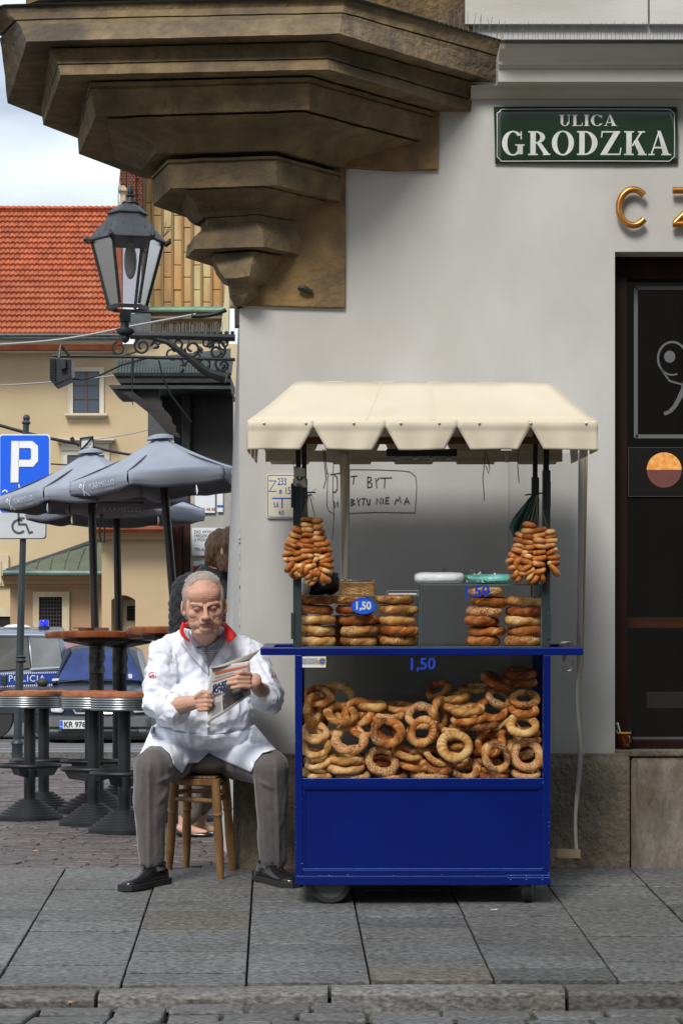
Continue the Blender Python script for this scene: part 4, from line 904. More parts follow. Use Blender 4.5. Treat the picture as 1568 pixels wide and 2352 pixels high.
def ring_mesh(name, R, r, tw, sq=1.0, seed=0, nu=96, nv=14, notch=False):
    rr = random.Random(seed); me = bpy.data.meshes.new(name); vs = []; gr = []; ph = rr.uniform(0, 6)
    for i in range(nu):
        u = 2 * math.pi * i / nu; Ru = R * (1 + .035 * math.sin(2 * u + ph) + .02 * math.sin(3 * u + ph * 2)); ru = r * (1 + .10 * math.sin(u + ph * 3) + .05 * math.sin(5 * u + ph))
        for k in range(nv):
            v = 2 * math.pi * k / nv
            if notch: w_ = abs(math.cos(tw * u + .5 * math.sin(u * 2 + ph))); gq = (1 - w_) ** 2.5 * (.55 + .45 * math.sin(u * 1.0 + ph)) * (math.cos(v - 2.3) > -.2 or math.sin(v) > 0); s_ = 1 - .13 * gq
            else: w_ = abs(math.cos(v - tw * u / 2)); gq = .95 * max(0, 1 - w_ * 2.4) ** 1.2 * (.55 + .45 * math.sin(u * 3 + ph + v)); s_ = .74 + .29 * w_ ** .45
            q = ru * s_
            vs.append(((Ru + q * math.cos(v)) * math.cos(u), (Ru + q * math.cos(v)) * math.sin(u) * sq, q * math.sin(v) * .88)); gr.append(min(1, gq * 1.1))
    fs = [(i * nv + k, ((i + 1) % nu) * nv + k, ((i + 1) % nu) * nv + (k + 1) % nv, i * nv + (k + 1) % nv) for i in range(nu) for k in range(nv)]
    me.from_pydata(vs, [], fs); me.polygons.foreach_set('use_smooth', [True] * len(fs)); a = me.attributes.new('groove', 'FLOAT', 'POINT'); a.data.foreach_set('value', gr); me.update(); return me
RM = [ring_mesh('bread_ring_%d' % i, 0.0575, .0195, 5 + (i % 3), 1.0 - .08 * (i % 2), i) for i in range(5)]
RN = ring_mesh('bread_notched', .055, .0205, 9, 1.0, 11, notch=True); RO = ring_mesh('bread_oval', .058, .0205, 10, .82, 12, notch=True)
MC = {}
def bread(kind, M, label, group, mesh=None):
    base = mesh or RM[rb_.randrange(5)]; key = (base.name, kind)
    if key not in MC: me = base.copy(); me.materials.clear(); me.materials.append(BM[kind]); MC[key] = me
    o = bpy.data.objects.new('bread_ring', MC[key]); COL.objects.link(o); o.matrix_world = T @ M; WM[o.name] = o.matrix_world
    return tag(o, label, 'bread ring', group)
rb_ = random.Random(21)
ORD = ['bottom', 'second from bottom', 'third from bottom', 'fourth from bottom', 'fifth from bottom', 'topmost']
def stack(xs, kinds, ybot, dy, yl, nm, wpx=90):
    n = len(kinds)
    for i, (kd, x) in enumerate(zip(kinds, xs)):
        q = PC(x, ybot - dy * (i + .5), yl + rb_.uniform(-.01, .01)); z = zt_ + .006 + .018 * .88 + i * .0425 * dy / 23.2
        sc = wpx / 90 * 1.03
        M = Matrix.Translation((q.x, q.y, z + .002)) @ Matrix.Rotation(rb_.uniform(-.05, .05), 4, 'X') @ Matrix.Rotation(rb_.uniform(-.06, .06), 4, 'Y') @ Matrix.Rotation(rb_.uniform(0, 6), 4, 'Z') @ Matrix.Diagonal((sc, sc, 1.12, 1))
        od = 'topmost' if i == n - 1 else ORD[i]
        bread(kd, M, '%s bread ring, %s of %s' % (TN[kd], od, nm), 'bread rings stacked in the glass cases')
yl1 = y1c + .095
stack([728, 726, 730, 725, 728], ['pale', 'pale', 'pale', 'brown', 'brown'], 1481, 23.2, yl1, 'the leftmost stack by the post')
stack([824, 826, 824, 812, 805], ['mixed', 'mixed', 'plain', 'brown', 'mixed'], 1481, 23.2, yl1, 'the stack behind the oval price sticker')
stack([915, 918, 913, 917, 906], ['mixed', 'plain', 'pale', 'mixed', 'mixed'], 1481, 23.2, yl1, 'the right stack, lower glass case')
stack([1107, 1117, 1105, 1113, 1121, 1116], ['brown', 'plain', 'brown', 'sesame', 'plain', 'sesame'], 1480, 22, y2c + .095, 'the taller stack, right glass case')
stack([1200, 1203, 1198, 1202, 1205], ['mixed', 'plain', 'pale', 'brown', 'pale'], 1480, 22, y2c + .095, 'the shorter stack by the right post')
# back row in the left case, partly hidden
stack([768, 772, 770], ['brown', 'brown', 'brown'], 1476, 22, y1c + .27, 'the back stack left of the oval sticker')
stack([868, 872, 866], ['brown', 'plain', 'brown'], 1476, 22, y1c + .27, 'the back stack right of the oval sticker')
# the heap: (zx, zy, half-width, half-height, kind, depth, roll) in zoom units; near-round = standing, low = lying flat
HP = [(355, 582, 110, 82, 'sesame', .05, 0, 'standing ring below the label corner in the left of the heap'), (568, 543, 105, 85, 'poppy', .045, .3, 'round ring half dusted with poppy seed left of the middle'), (768, 540, 92, 112, 'plain', .035, 1.45, 'tall notched oval ring in the very middle'),
 (955, 620, 103, 95, 'pale', .035, .4, 'scored ring right of the tall oval ring'), (540, 705, 108, 85, 'sesame', .055, .2, 'ring under the poppy-dusted ring left of the middle'), (306, 437, 106, 64, 'mixed', .10, .2, 'thick ring lying tilted in the upper left'),
 (1340, 500, 108, 80, 'pale', .05, -.2, 'large ring at the upper right beside the post'), (1365, 672, 100, 94, 'sesame', .04, .3, 'ring at the lower right corner beside the post'), (1190, 682, 95, 92, 'poppy', .03, .5, 'striped ring near the lower right'),
 (1155, 600, 97, 82, 'plain', .07, .1, 'ring just behind the striped poppy ring'), (868, 435, 60, 98, 'mixed', .10, .25, 'upright ring showing above and right of the tall oval'), (765, 450, 110, 75, 'sesame', .085, .1, 'ring peeking above the tall oval ring'),
 (160, 622, 78, 62, 'pale', .045, 0, 'notched ring against the left post'), (160, 545, 78, 55, 'sesame', .07, 0, 'ring above the notched ring at the left post'), (147, 408, 36, 86, 'mixed', .08, 0, 'ring seen edge-on in the upper left corner'), (180, 335, 82, 58, 'plain', .13, .3, 'ring topping the left end of the heap'),
 (330, 690, 100, 34, 'pale', .05, 0, 'ring lying flat under the sesame ring on the left'), (332, 742, 116, 36, 'sesame', .045, 0, 'flat ring second from the bottom on the left'), (178, 712, 85, 42, 'pale', .06, -.35, 'tilted ring at the lower left'), (178, 787, 88, 24, 'pale', .06, 0, 'flat ring in the bottom left corner'), (372, 790, 105, 26, 'sesame', .06, 0, 'flat bottom ring right of the left corner'),
 (600, 790, 98, 26, 'poppy', .06, 0, 'flat bottom ring left of the middle'), (722, 735, 84, 28, 'poppy', .055, .1, 'small ring lying under the tall oval ring'), (812, 786, 112, 24, 'sesame', .05, 0, 'flat ring on the floor in the middle'), (682, 660, 86, 42, 'pale', .075, .35, 'ring wedged left of the tall oval foot'), (862, 682, 66, 42, 'mixed', .08, .5, 'ring wedged right of the tall oval foot'),
 (862, 737, 60, 34, 'poppy', .07, .1, 'dark ring below the scored ring'), (1010, 748, 92, 70, 'poppy', .065, .2, 'broken-looking dark ring at the bottom right of the middle'), (1172, 788, 86, 20, 'brown', .06, 0, 'flat bottom ring under the striped ring'), (1360, 778, 88, 36, 'sesame', .06, 0, 'flat ring in the bottom right corner'),
 (1105, 500, 102, 30, 'poppy', .09, -.1, 'dark slanting ring above the scored ring'), (1028, 412, 108, 35, 'pale', .09, -.08, 'upper of two flat rings right of the middle'), (1030, 465, 106, 34, 'plain', .09, -.08, 'lower of two flat rings right of the middle'), (1165, 412, 92, 70, 'plain', .11, .5, 'arched ring right of the flat pair'), (1205, 350, 90, 56, 'poppy', .15, .5, 'half-buried ring left of the top right corner'),
 (1350, 352, 92, 58, 'poppy', .14, .1, 'dark-patched ring high at the right post'), (1345, 410, 102, 48, 'plain', .11, 0, 'ring under the dark-patched ring at the right post'), (1195, 256, 108, 40, 'plain', .22, .45, 'long ring sloping down at the upper right'), (1325, 205, 102, 36, 'brown', .24, .03, 'highest ring at the right rear of the case'), (1320, 252, 100, 32, 'brown', .24, 0, 'ring under the highest one at the right rear'),
 (940, 342, 102, 28, 'pale', .17, -.08, 'flat ring on top of the middle right'), (860, 300, 78, 44, 'brown', .22, -.55, 'dark ring standing at the back above the middle'), (1070, 292, 92, 34, 'mixed', .24, -.05, 'shaded ring at the back right of the middle'), (482, 385, 104, 30, 'pale', .18, .04, 'single flat ring lying high left of the middle'), (640, 400, 62, 30, 'plain', .2, 0, 'short dark ring behind the middle left'), (580, 445, 96, 28, 'sesame', .14, 0, 'flat ring just above the poppy-dusted ring'),
 (402, 430, 62, 58, 'plain', .13, .9, 'ring leaning behind the upper left thick ring'), (445, 505, 46, 40, 'plain', .10, .5, 'ring glimpsed between two front rings on the left'), (232, 490, 48, 46, 'pale', .13, .3, 'ring glimpsed under the thick tilted ring'), (292, 352, 42, 44, 'pale', .2, .8, 'small-looking ring at the rear left'), (562, 540, 60, 40, 'brown', .10, .5, 'ring seen through the hole of the poppy-dusted ring'), (768, 545, 50, 40, 'plain', .10, 0, 'ring seen through the tall oval ring'),
 (1245, 560, 60, 62, 'pale', .10, -.5, 'ring glimpsed left of the large pale ring'), (185, 440, 40, 86, 'brown', .16, .1, 'dark ring upright at the left edge'), (940, 520, 85, 30, 'sesame', .12, -.1, 'ring showing above the scored ring'), (960, 395, 55, 26, 'mixed', .15, .1, 'ring between the upper flat rings and the tall oval')]
ring_top = {}
for i, (zx, zy, hw0, hh, kd, dp, roll, lb) in enumerate(HP):
    x = 660 + zx * .4027; y = 1464 + zy * .4027; yl = CY + .045 + dp
    ratio = max(.12, min(1, (hh - 22) / max(hw0 - 22, 1)))
    sc = hw0 * .4027 / 560 * (yl / CY) / .0765; sc = max(.86, min(1.08, sc)) if hw0 > 70 else rb_.uniform(.92, 1.0)
    if zx < 200 or zx > 1330: sc = min(sc, .92)
    msh = RO if (kd == 'plain' and hh > 100) else (RN if kd == 'pale' and hh > 70 else None)
    tilt = math.radians(90) if hh > hw0 else math.asin(ratio)
    M = Matrix.Translation(PC(x, y, yl)) 
    if hh > hw0 * 1.5: M = M @ Matrix.Rotation(math.radians(62), 4, 'Z') @ Matrix.Rotation(math.radians(90), 4, 'X')
    else: M = M @ Matrix.Rotation(roll if hh < 70 and hh < hw0 * .7 else roll * .2, 4, 'Y') @ Matrix.Rotation(tilt * (1 if rb_.random() < .9 else 1), 4, 'X')
    spin = (math.pi / 2 if msh is RO else rb_.uniform(0, 6))
    M = M @ Matrix.Rotation(spin, 4, 'Z') @ Matrix.Diagonal((sc, sc, sc * .98, 1))
    bread(kd, M, '%s %s' % (TN[kd], lb), 'bread rings heaped behind the front glass', msh)
# hidden body of the heap behind the front rings
k = 0
for row in range(5):
    for c in range(7):
        x = 735 + c * 77 + rb_.uniform(-10, 10); hgt = [3, 2, 2, 3, 4, 5, 5][c]
        for d in range(1):
            if row >= hgt: continue
            yl = CY + .20 + d * .15 + rb_.uniform(-.02, .02); z = zg1 + .008 + row * .042
            q = PC(x, 1700, yl); M = Matrix.Translation((q.x, q.y, z)) @ Matrix.Rotation(rb_.uniform(-.3, .3), 4, 'X') @ Matrix.Rotation(rb_.uniform(-.2, .2), 4, 'Y') @ Matrix.Rotation(rb_.uniform(0, 6), 4, 'Z')
            kd = rb_.choice(['plain', 'brown', 'mixed', 'sesame', 'plain'])
            bread(kd, M, 'shaded %s bread ring at the rear, %s, %s' % (TN[kd], ['lowest layer', 'second layer', 'third layer', 'fourth layer', 'top layer'][row], ['against the left post', 'left end', 'left of the middle', 'middle', 'right of the middle', 'right end', 'against the right post'][c]), 'shaded bread rings at the back of the case'); k += 1
# ---------------- strings of small bagels ----------------
BG = bread_mat('bagel_crust', (.42, .13, .028), (.70, .42, .17)); BG.node_tree.nodes['Principled BSDF'].inputs['Roughness'].default_value = .28
bgm = ring_mesh('bagel', .0125, .0098, 0, 1, 3, 20, 10); bgm.materials.append(BG)
for v in bgm.vertices: v.co.z *= 1.0
a_ = bgm.attributes['groove']; vals = []
for v in bgm.vertices: u = math.atan2(v.co.y, v.co.x); vals.append(max(0, 1 - ((u - 1.2) / .55) ** 2) * .9)
a_.data.foreach_set('value', vals)
STR = mat('string', (.25, .2, .13), .8)
def bunch(nm_label, knot, strands, yl):
    t = thing('bagel_bunch', PC(*knot[:2], yl) + V(0, 0, -.2), nm_label, 'bagel bunch', 'strings of small bagels hung on the cart posts'); sm = MB(); r = random.Random(len(strands))
    wi = WM[t.name].inverted()
    for st_ in strands:
        pts = [PC(x, y, yl + d) for x, y, d in st_]
        sm.tube([PC(*knot[:2], yl) + V(r.uniform(-.004, .004), 0, 0), pts[0]], .0008, 4)
        L_ = 0; seg = .0215
        for a, b in zip(pts, pts[1:]):
            d = (b - a); n = max(1, round(d.length / seg)); ax = d.normalized()
            for k in range(n):
                p = a.lerp(b, k / n) + V(r.uniform(-.0025, .0025), r.uniform(-.002, .002), 0)
                q = Vector((0, 0, 1)).rotation_difference(ax).to_matrix().to_4x4() @ Matrix.Rotation(r.uniform(-.22, .22), 4, 'X') @ Matrix.Rotation(r.uniform(-.18, .18), 4, 'Y') @ Matrix.Rotation(r.uniform(0, 6.28), 4, 'Z')
                s_ = r.uniform(1.3, 1.5)
                o = bpy.data.objects.new('bagel', bgm); COL.objects.link(o); o.parent = t
                o.matrix_local = wi @ T @ Matrix.Translation(p) @ q @ Matrix.Diagonal((s_, s_, s_ * 1.02, 1))
    obj('string', sm, STR, t)
Z = lambda x, y, d: (545.5 + x * .2929, 832.4 + y * .2929, d)
bunch('left bunch of small bagels strung on twine, hanging from the front-left cart post', (710, 1136, 0), [
  [Z(550, 1238, 0), Z(548, 1400, -.005), Z(545, 1560, -.01), Z(580, 1650, -.01), Z(620, 1700, 0)], [Z(608, 1240, .01), Z(620, 1380, .01), Z(605, 1560, .005), Z(650, 1600, 0)],
  [Z(480, 1310, .005), Z(440, 1400, .005), Z(405, 1500, .005), Z(410, 1600, 0), Z(470, 1660, 0)], [Z(675, 1420, .005), Z(680, 1520, .005), Z(700, 1590, .005), Z(680, 1680, .01), Z(630, 1720, .01)],
  [Z(500, 1440, .0), Z(480, 1490, -.004), Z(490, 1580, -.004), Z(500, 1660, .01), Z(530, 1700, .01)], [Z(630, 1330, .03), Z(640, 1450, .03), Z(600, 1500, .03), Z(580, 1640, .03)], [Z(440, 1640, .02), Z(520, 1620, -.01), Z(590, 1640, -.015), Z(560, 1690, .0), Z(610, 1730, .01)]], CY - .03)
Z = lambda x, y, d: (918.6 + x * .4141, 832.4 + y * .4141, d)
bunch('right bunch of small bagels strung on twine, hanging beside the green cloth', (1233, 1137, 0), [
  [Z(715, 905, 0), Z(712, 1000, -.01), Z(708, 1080, -.01), Z(690, 1140, -.015), Z(690, 1190, 0)], [Z(765, 930, -.01), Z(770, 1020, -.015), Z(765, 1150, -.015), Z(780, 1185, 0), Z(740, 1200, 0)],
  [Z(820, 940, 0), Z(825, 1020, 0), Z(845, 1080, 0), Z(850, 1150, 0), Z(820, 1180, 0)], [Z(672, 960, .01), Z(650, 1050, .01), Z(620, 1100, .01), Z(640, 1170, .01), Z(690, 1205, .01)], [Z(740, 960, .02), Z(735, 1060, .02), Z(740, 1180, .02)], [Z(665, 1120, 0), Z(700, 1130, -.02), Z(720, 1180, -.01), Z(760, 1210, 0)]], CY - .03)
m = MB(); m.tube([PC(690, 1131, CY - .0), PC(724, 1131, CY - .04)], .003, 8); m.tube([PC(690, 1137, CY), PC(716, 1137, CY - .035)], .003, 8); obj('bolt_peg', m, BLACK, cart)
m = MB(); m.tube([PC(1205, 1137, CY - .03), PC(1250, 1132, CY)], .003, 8); obj('bolt_peg', m, BLACK, cart)
m = MB()
for a, b in (((706, 1140), (728, 1122)), ((712, 1136), (722, 1150)), ((706, 1145), (700, 1150))): m.tube([PC(*a, CY - .035), PC((a[0] + b[0]) / 2, (a[1] + b[1]) / 2 - 3, CY - .04), PC(*b, CY - .035)], .0009, 4)
o = solo('knotted_twine', m, STR, 'loose knotted twine ends tied round the left peg', 'twine')
# ---------------- things on the cases ----------------
WHP = mat('white_plastic_bag', (.78, .8, .84), .35, bump=.5, bsc=30, bdist=.01); 
m = MB()
def pill(x0, x1, y0, y1, yl, dy, sd, crush=.006):
    a = PC(x0, y1, yl); b = PC(x1, y0, yl); c = (a + b) / 2; mm = MB(); R = ((b.x - a.x) / 2, dy / 2, (b.z - a.z) / 2)
    n, k = 48, 20; vs = []
    for i in range(k + 1):
        th = math.pi * i / k
        for j in range(n):
            an = 2 * math.pi * j / n; se = lambda v, e: math.copysign(abs(v) ** e, v)
            p = Vector((R[0] * se(math.sin(th), .5) * se(math.cos(an), .45), R[1] * se(math.sin(th), .5) * se(math.sin(an), .45), R[2] * se(math.cos(th), .6)))
            p += p.normalized() * (fbm(p + Vector((sd, 0, 0)), 22, 3) * crush)
            vs.append(V(c.x, yl + dy / 2, c.z) + p)
    fs = [(i * n + (j + 1) % n, i * n + j, (i + 1) * n + j, (i + 1) * n + (j + 1) % n) for i in range(k) for j in range(n)]
    mm.add(vs, fs); return mm
solo('bag_packet', pill(953, 1068, 1314, 1341, y2c + .02, .22, 1), WHP, 'packet of folded white plastic bags on the right glass case', 'bag packet', smooth=True, ang=60)
solo('bag_packet', pill(1069, 1180, 1318, 1341, y2c + .02, .22, 5, .009), mat('teal_plastic', (.06, .42, .36), .3, col2=(.25, .6, .55), sc=14, bump=.8, bsc=40, bdist=.01), 'packet of teal plastic bags in crinkled film on the right glass case', 'bag packet', smooth=True, ang=60)
m = MB(); m.grid(lambda u, v: PC(1066 + 130 * u, 1338 - (24 + 8 * math.sin(u * 7) + 6 * fbm((u * 3, 0, 5), 2)) * v, y2c + .012 + .03 * v + .008 * fbm((u * 4, v * 3, 0), 3)), 40, 10)
solo('film_wrap', m, pvc('film', .03, .85), 'clear crumpled film lying over the teal bag packet', 'plastic film', smooth=True, norm=False)
m = MB(); m.grid(lambda u, v: PC(1014 + 14 * u, 1314 - 11 * v * math.sin(u * 3.14), y2c + .06), 4, 3); solo('film_twist', m, pvc('film2', .06, .75), 'twisted film tip standing up on the white bag packet', 'plastic film', norm=False)
# wicker basket
WK = mat('wicker', (.50, .30, .11), .6, col2=(.36, .19, .06), sc=30)
bk_ = thing('wicker_basket', PC(820, 1366, y1c + .1), 'small oblong wicker basket with wire rim on the left glass case', 'basket')
c = PC(820, 1366, y1c + .13); ax, ay, hh = .072, .05, (z1c, PC(0, 1333, y1c + .03).z); H = hh[1] - hh[0]
def bpt(a, z, o=0):
    se = lambda v, e: math.copysign(abs(v) ** e, v); return V(c.x + (ax + o) * se(math.cos(a), .6), y1c + .09 + (ay + o) * se(math.sin(a), .6), z1c + z)
for k in range(9):
    z = .004 + k * (H - .01) / 9; pts = []
    for i in range(72):
        a = 2 * math.pi * i / 72; pts.append(bpt(a, z + .001, .0016 * (1 if (i // 2 + k) % 2 else -1)))
    m = MB()
    if k in (5, 6, 7): pts2 = [p for i, p in enumerate(pts)]; m.tube(pts[0:48], .0024, 5); m.tube(pts[64:] + pts[:1], .0024, 5)
    else: m.tube(pts, .0026, 5, closed=True)
    obj('wicker_strand', m, WK, bk_, smooth=True)
m = MB()
for i in range(36):
    a = 2 * math.pi * i / 36
    if 48 / 72 < i / 36 < 64 / 72: m.tube([bpt(a, 0), bpt(a, H * .55)], .002, 4)
    else: m.tube([bpt(a, 0), bpt(a, H - .004)], .002, 4)
o = obj('wicker_stake', m, WK, bk_); o['kind'] = 'stuff'
m = MB(); m.tube([bpt(2 * math.pi * i / 60, H, .001) for i in range(60)], .002, 6, closed=True); obj('wire_rim', m, mat('chrome', (.7, .7, .7), .15, metal=1), bk_, smooth=True)
# black bag and milky bag behind the left bunch
m = pill(712, 776, 1315, 1364, y1c + .1, .12, 3, .02); solo('black_bag', m, mat('black_plastic', (.01, .01, .012), .4, bump=.6, bsc=25, bdist=.01), 'crumpled black plastic bag behind the left bagel bunch', 'bag', smooth=True, ang=60)
m = pill(690, 712, 1330, 1366, y1c + .08, .08, 7, .012); solo('milky_bag', m, mat('milky_plastic', (.45, .45, .45), .35, bump=.5, bsc=30), 'small milky plastic bag squeezed beside the left post', 'bag', smooth=True, ang=60)
tr = thing('paper_tray', PC(926, 1366, y1c + .1), 'clear flat tray of white paper sheets on the left glass case', 'tray')
m = MB(); a = PC(889, 1366, y1c + .05); b = PC(960, 1356, y1c + .05); m.bb(a.x, b.x, y1c + .05, y1c + .2, z1c + .001, z1c + .018); obj('tray', m, GLS, tr)
m = MB(); m.bb(a.x + .006, b.x - .006, y1c + .056, y1c + .19, z1c + .0025, z1c + .007); obj('paper_sheets', m, mat('paper_white', (.75, .75, .74), .7), tr)
m = MB(); m.tube([V(a.x, y1c + .05, z1c + .018), V(b.x, y1c + .05, z1c + .018)], .0012, 5); m.tube([V(a.x, y1c + .05, z1c), V(a.x, y1c + .05, z1c + .018)], .0012, 5); m.tube([V(b.x, y1c + .05, z1c), V(b.x, y1c + .05, z1c + .018)], .0012, 5); obj('tray_rim', m, mat('rim_grey', (.3, .33, .33), .2), tr)
# green cloth
GC = mat('green_cloth', (.006, .055, .042), .85, col2=(.008, .07, .052), sc=10, sheen=.3)
def clothmesh():
    m = MB()
    def fn(u, v):
        y = 1138 + 102 * v; w0 = 4 + 34 * min(1, v * 1.9) ; cxp = 1222 - 26 * min(1, v * 1.5) - 6 * v
        x = cxp + (u - .45) * w0 * (1.25 if v < .75 else 1.25 - (v - .75) * 2)
        if u > .6: x += 10 * v; y -= 22 * v * (u - .6)
        return PC(x, y + 8 * math.sin(u * 5) * v, CY + .05 + .014 * math.sin(u * 17 + v * 2) * min(1, v * 3) + .01 * fbm((u * 3, v * 3, 1), 2))
    m.grid(fn, 26, 30); return m
solo('green_cloth', clothmesh(), GC, 'dark green cloth hooked on the right post behind the bagels', 'cloth', smooth=True, norm=False, solid=.003, ang=80)
# price tag
pt_ = thing('price_tag', PC(690, 1116, CY - .02), 'small paper price tag reading 5 zl hung on a wire ring at the left post', 'price tag')
q = [PC(674, 1071, CY - .012), PC(700, 1076, CY - .016), PC(704, 1120, CY - .018), PC(675, 1116, CY - .014)]; m = MB(); m.prism(q, (0, .001, 0)); obj('card', m, mat('tag_paper', (.52, .49, .43), .8, col2=(.4, .37, .32), sc=12), pt_)
text('print', '5', .058, INK, pt_, PC(691, 1099, CY - .0185), xd=(.04, 0, -1), yd=(1, 0, .04), sx=.8); text('print', 'zł', .034, INK, pt_, PC(687, 1114, CY - .0185), xd=(.04, 0, -1), yd=(1, 0, .04), sx=.7)
m = MB(); m.tube([PC(684 + 10 * math.cos(a) - 1, 1066 + 9 * math.sin(a), CY - .014 + .03 * (math.cos(a) > .2)) for a in [i * math.pi / 8 for i in range(3, 15)]], .0012, 5); obj('wire_ring', m, BLACK, pt_)
CUR[0] = I4
# ---------------- far side of the square ----------------
BY = 55.0
def PB(x, y, Y=BY): return P(x, y, Y)
YEL1 = mat('ochre_render', (.50, .40, .25), .9, col2=(.42, .33, .205), sc=.35, bump=.1, bsc=6, col3=(.45, .34, .2), sc3=.5, f3=.45, stretch=(1, 1, .45))
TAN = mat('tan_render', (.36, .24, .14), .9, col2=(.31, .205, .12), sc=.5, bump=.1, bsc=6, col3=(.42, .27, .15), sc3=.9, f3=.4)
TANL = mat('light_tan_render', (.46, .34, .205), .9, col2=(.40, .295, .18), sc=.5, bump=.1, bsc=6)
TRIM = mat('pale_trim', (.56, .52, .43), .85, col2=(.44, .40, .32), sc=1.5)
LIME = mat('limestone', (.55, .48, .34), .9, col2=(.42, .34, .22), sc=2.5, bump=.4, bsc=10)
TILE = mat('roof_tile', (.40, .105, .042), .85, col2=(.30, .07, .03), sc=1.2, col3=(.44, .17, .09), sc3=3, f3=.6)
t_, b_, lk_ = node_hook(TILE); src = b_.inputs['Base Color'].links[0].from_socket; oi = t_.nodes.new('ShaderNodeObjectInfo'); r2_ = t_.nodes.new('ShaderNodeMapRange'); r2_.inputs[3].default_value = .8; r2_.inputs[4].default_value = 1.25; lk_(oi.outputs['Random'], r2_.inputs[0])
sc_ = t_.nodes.new('ShaderNodeVectorMath'); sc_.operation = 'SCALE'; lk_(src, sc_.inputs[0]); lk_(r2_.outputs[0], sc_.inputs['Scale']); lk_(sc_.outputs[0], b_.inputs['Base Color'])
COPG = mat('copper_green', (.10, .13, .085), .6, metal=.2, col2=(.16, .17, .10), sc=1.2, col3=(.09, .10, .09), sc3=2)
COPT = mat('copper_gutter', (.07, .11, .10), .5, metal=.3, col2=(.14, .2, .17), sc=3)
WGL = mat('far_window_glass', (.05, .07, .10), .08)
WFR = mat('window_wood_brown', (.10, .045, .025), .5)
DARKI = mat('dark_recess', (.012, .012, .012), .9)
mon = thing('monastery_house', PB(150, 1460), 'long ochre-yellow house with a red tiled roof across the square', 'building')
m = MB(); m.pbox(-1400, 790, 560, 1655, BY, 8); obj('wall', m, YEL1, mon)
m = MB(); ks = [(812, .0), (806, .5), (800, .35), (790, .75), (786, .9), (772, 1.0)]
x0, x1 = PB(-1400, 0).x, PB(272, 0).x
m.loft([[V(x, BY + .2, PB(0, 816).z)] + [V(x, BY - p, CZ + (HY - y) * (BY - p) / F) for y, p in ks] + [V(x, BY + .2, PB(0, 770).z)] for x in (x0, x1)]); obj('cornice', m, TRIM, mon)
m = MB(); m.tube([PB(-1400, 776, BY - 1.05), PB(278, 776, BY - 1.05)], .06, 8); m.tube([PB(-1400, 770, BY - 1.1), PB(278, 770, BY - 1.1)], .04, 6); obj('gutter', m, GREYM, mon)
m = MB()
a, b, c, d = PB(-60, 770, BY - .9), PB(280, 770, BY - .9), PB(280, 482, BY + 3.4), PB(-60, 478, BY + 3.4)
m.prism([a - V(14, 0, 0), b, c, d - V(14, 0, 0)], (0, .3, -.3)); rf = obj('roof', m, TILE, mon)
# tiles
rows = 23; up_ = (d - a); rt = (b - a); cols = 30; cntt = 0; rest = MB(); nrm = rt.cross(up_).normalized()
if nrm.y > 0: nrm = -nrm
def tile_mb(o):
    m = MB(); w_ = rt.length / cols; e = rt.normalized(); u_ = up_.normalized(); h = up_.length / rows
    for s_ in (0,):
        pts = [(0, .0), (.2, .02), (.4, .028), (.62, .022), (.8, .0), (1, .0)]
        lo = [o + e * (w_ * x) + nrm * (y + .075) for x, y in pts]; hi = [o + u_ * h * 1.06 + e * (w_ * x) + nrm * (y + .01) for x, y in pts]; bo = [o + e * (w_ * x) + nrm * .0 for x, y in pts]
        m.loft([bo, lo, hi], closed=False, cap=False)
    return m
base_tile = None
for r in range(rows):
    for c_ in range(cols):
        o = a + up_ * (r / rows) + rt * (c_ / cols)
        if cntt < 290 and r >= rows - 13 and 4 < c_ < 29:
            if base_tile is None: base_tile = obj('tile', tile_mb(o), TILE, rf, norm=False); base_o = o
            else:
                t = base_tile.copy(); COL.objects.link(t); t.parent = rf; t.matrix_local = Matrix.Translation(o - base_o) @ Matrix.Identity(4)
            cntt += 1
        else: q = tile_mb(o); rest.add(q.v, q.f)
o = obj('tile_field', rest, TILE, rf, norm=False); o['kind'] = 'stuff'
m = MB(); m.tube([PB(-60, 479, BY + 3.3), PB(268, 484, BY + 3.3)], .08, 8)
for i in range(24): m.ell(PB(-50 + i * 13.6, 477.5, BY + 3.2), (.09, .09, .06), n=8, m=5)
obj('ridge', m, TILE, rf, smooth=True)
def far_window(x0, y0, x1, y1, Y, par, panes=(2, 3), fr=10, sill=True, frm=TRIM, gl=WGL, wd=WFR, hood=None):
    m = MB(); m.pbox(x0 - fr, y0 - fr, x0, y1 + 1, Y - .06, .12); m.pbox(x1, y0 - fr, x1 + fr, y1 + 1, Y - .06, .12); m.pbox(x0, y0 - fr, x1, y0, Y - .06, .12)
    m.pbox(x0 - fr - 1, y0 - fr - 2, x0 - fr + 1, y1, Y - .075, .1)
    w_ = obj('window', m, frm, par)
    m = MB(); m.pbox(x0, y0, x1, y1, Y - .02, .01); obj('glass', m, gl, w_)
    m = MB()
    for i in range(panes[0] + 1): xx = x0 + (x1 - x0) * i / panes[0]; h = 1.6 if i in (0, panes[0]) else 2; m.pbox(xx - h, y0, xx + h, y1, Y - .05, .03)
    for j in range(panes[1] + 1): yy = y0 + (y1 - y0) * j / panes[1]; h = 1.6 if j in (0, panes[1]) else .7; m.pbox(x0, yy - h, x1, yy + h, Y - .048, .026)
    obj('sash', m, wd, w_)
    if sill:
        m = MB(); m.pbox(x0 - fr - 9, y1 + 1, x1 + fr + 7, y1 + 6, Y - .22, .22); m.pbox(x0 - fr - 4, y1 + 6, x1 + fr + 3, y1 + 10, Y - .14, .14); obj('sill', m, TRIM, w_)
    return w_
far_window(168, 853, 229, 948, BY, mon)
wv = far_window(155, 1045, 240, 1160, BY, mon, fr=12)
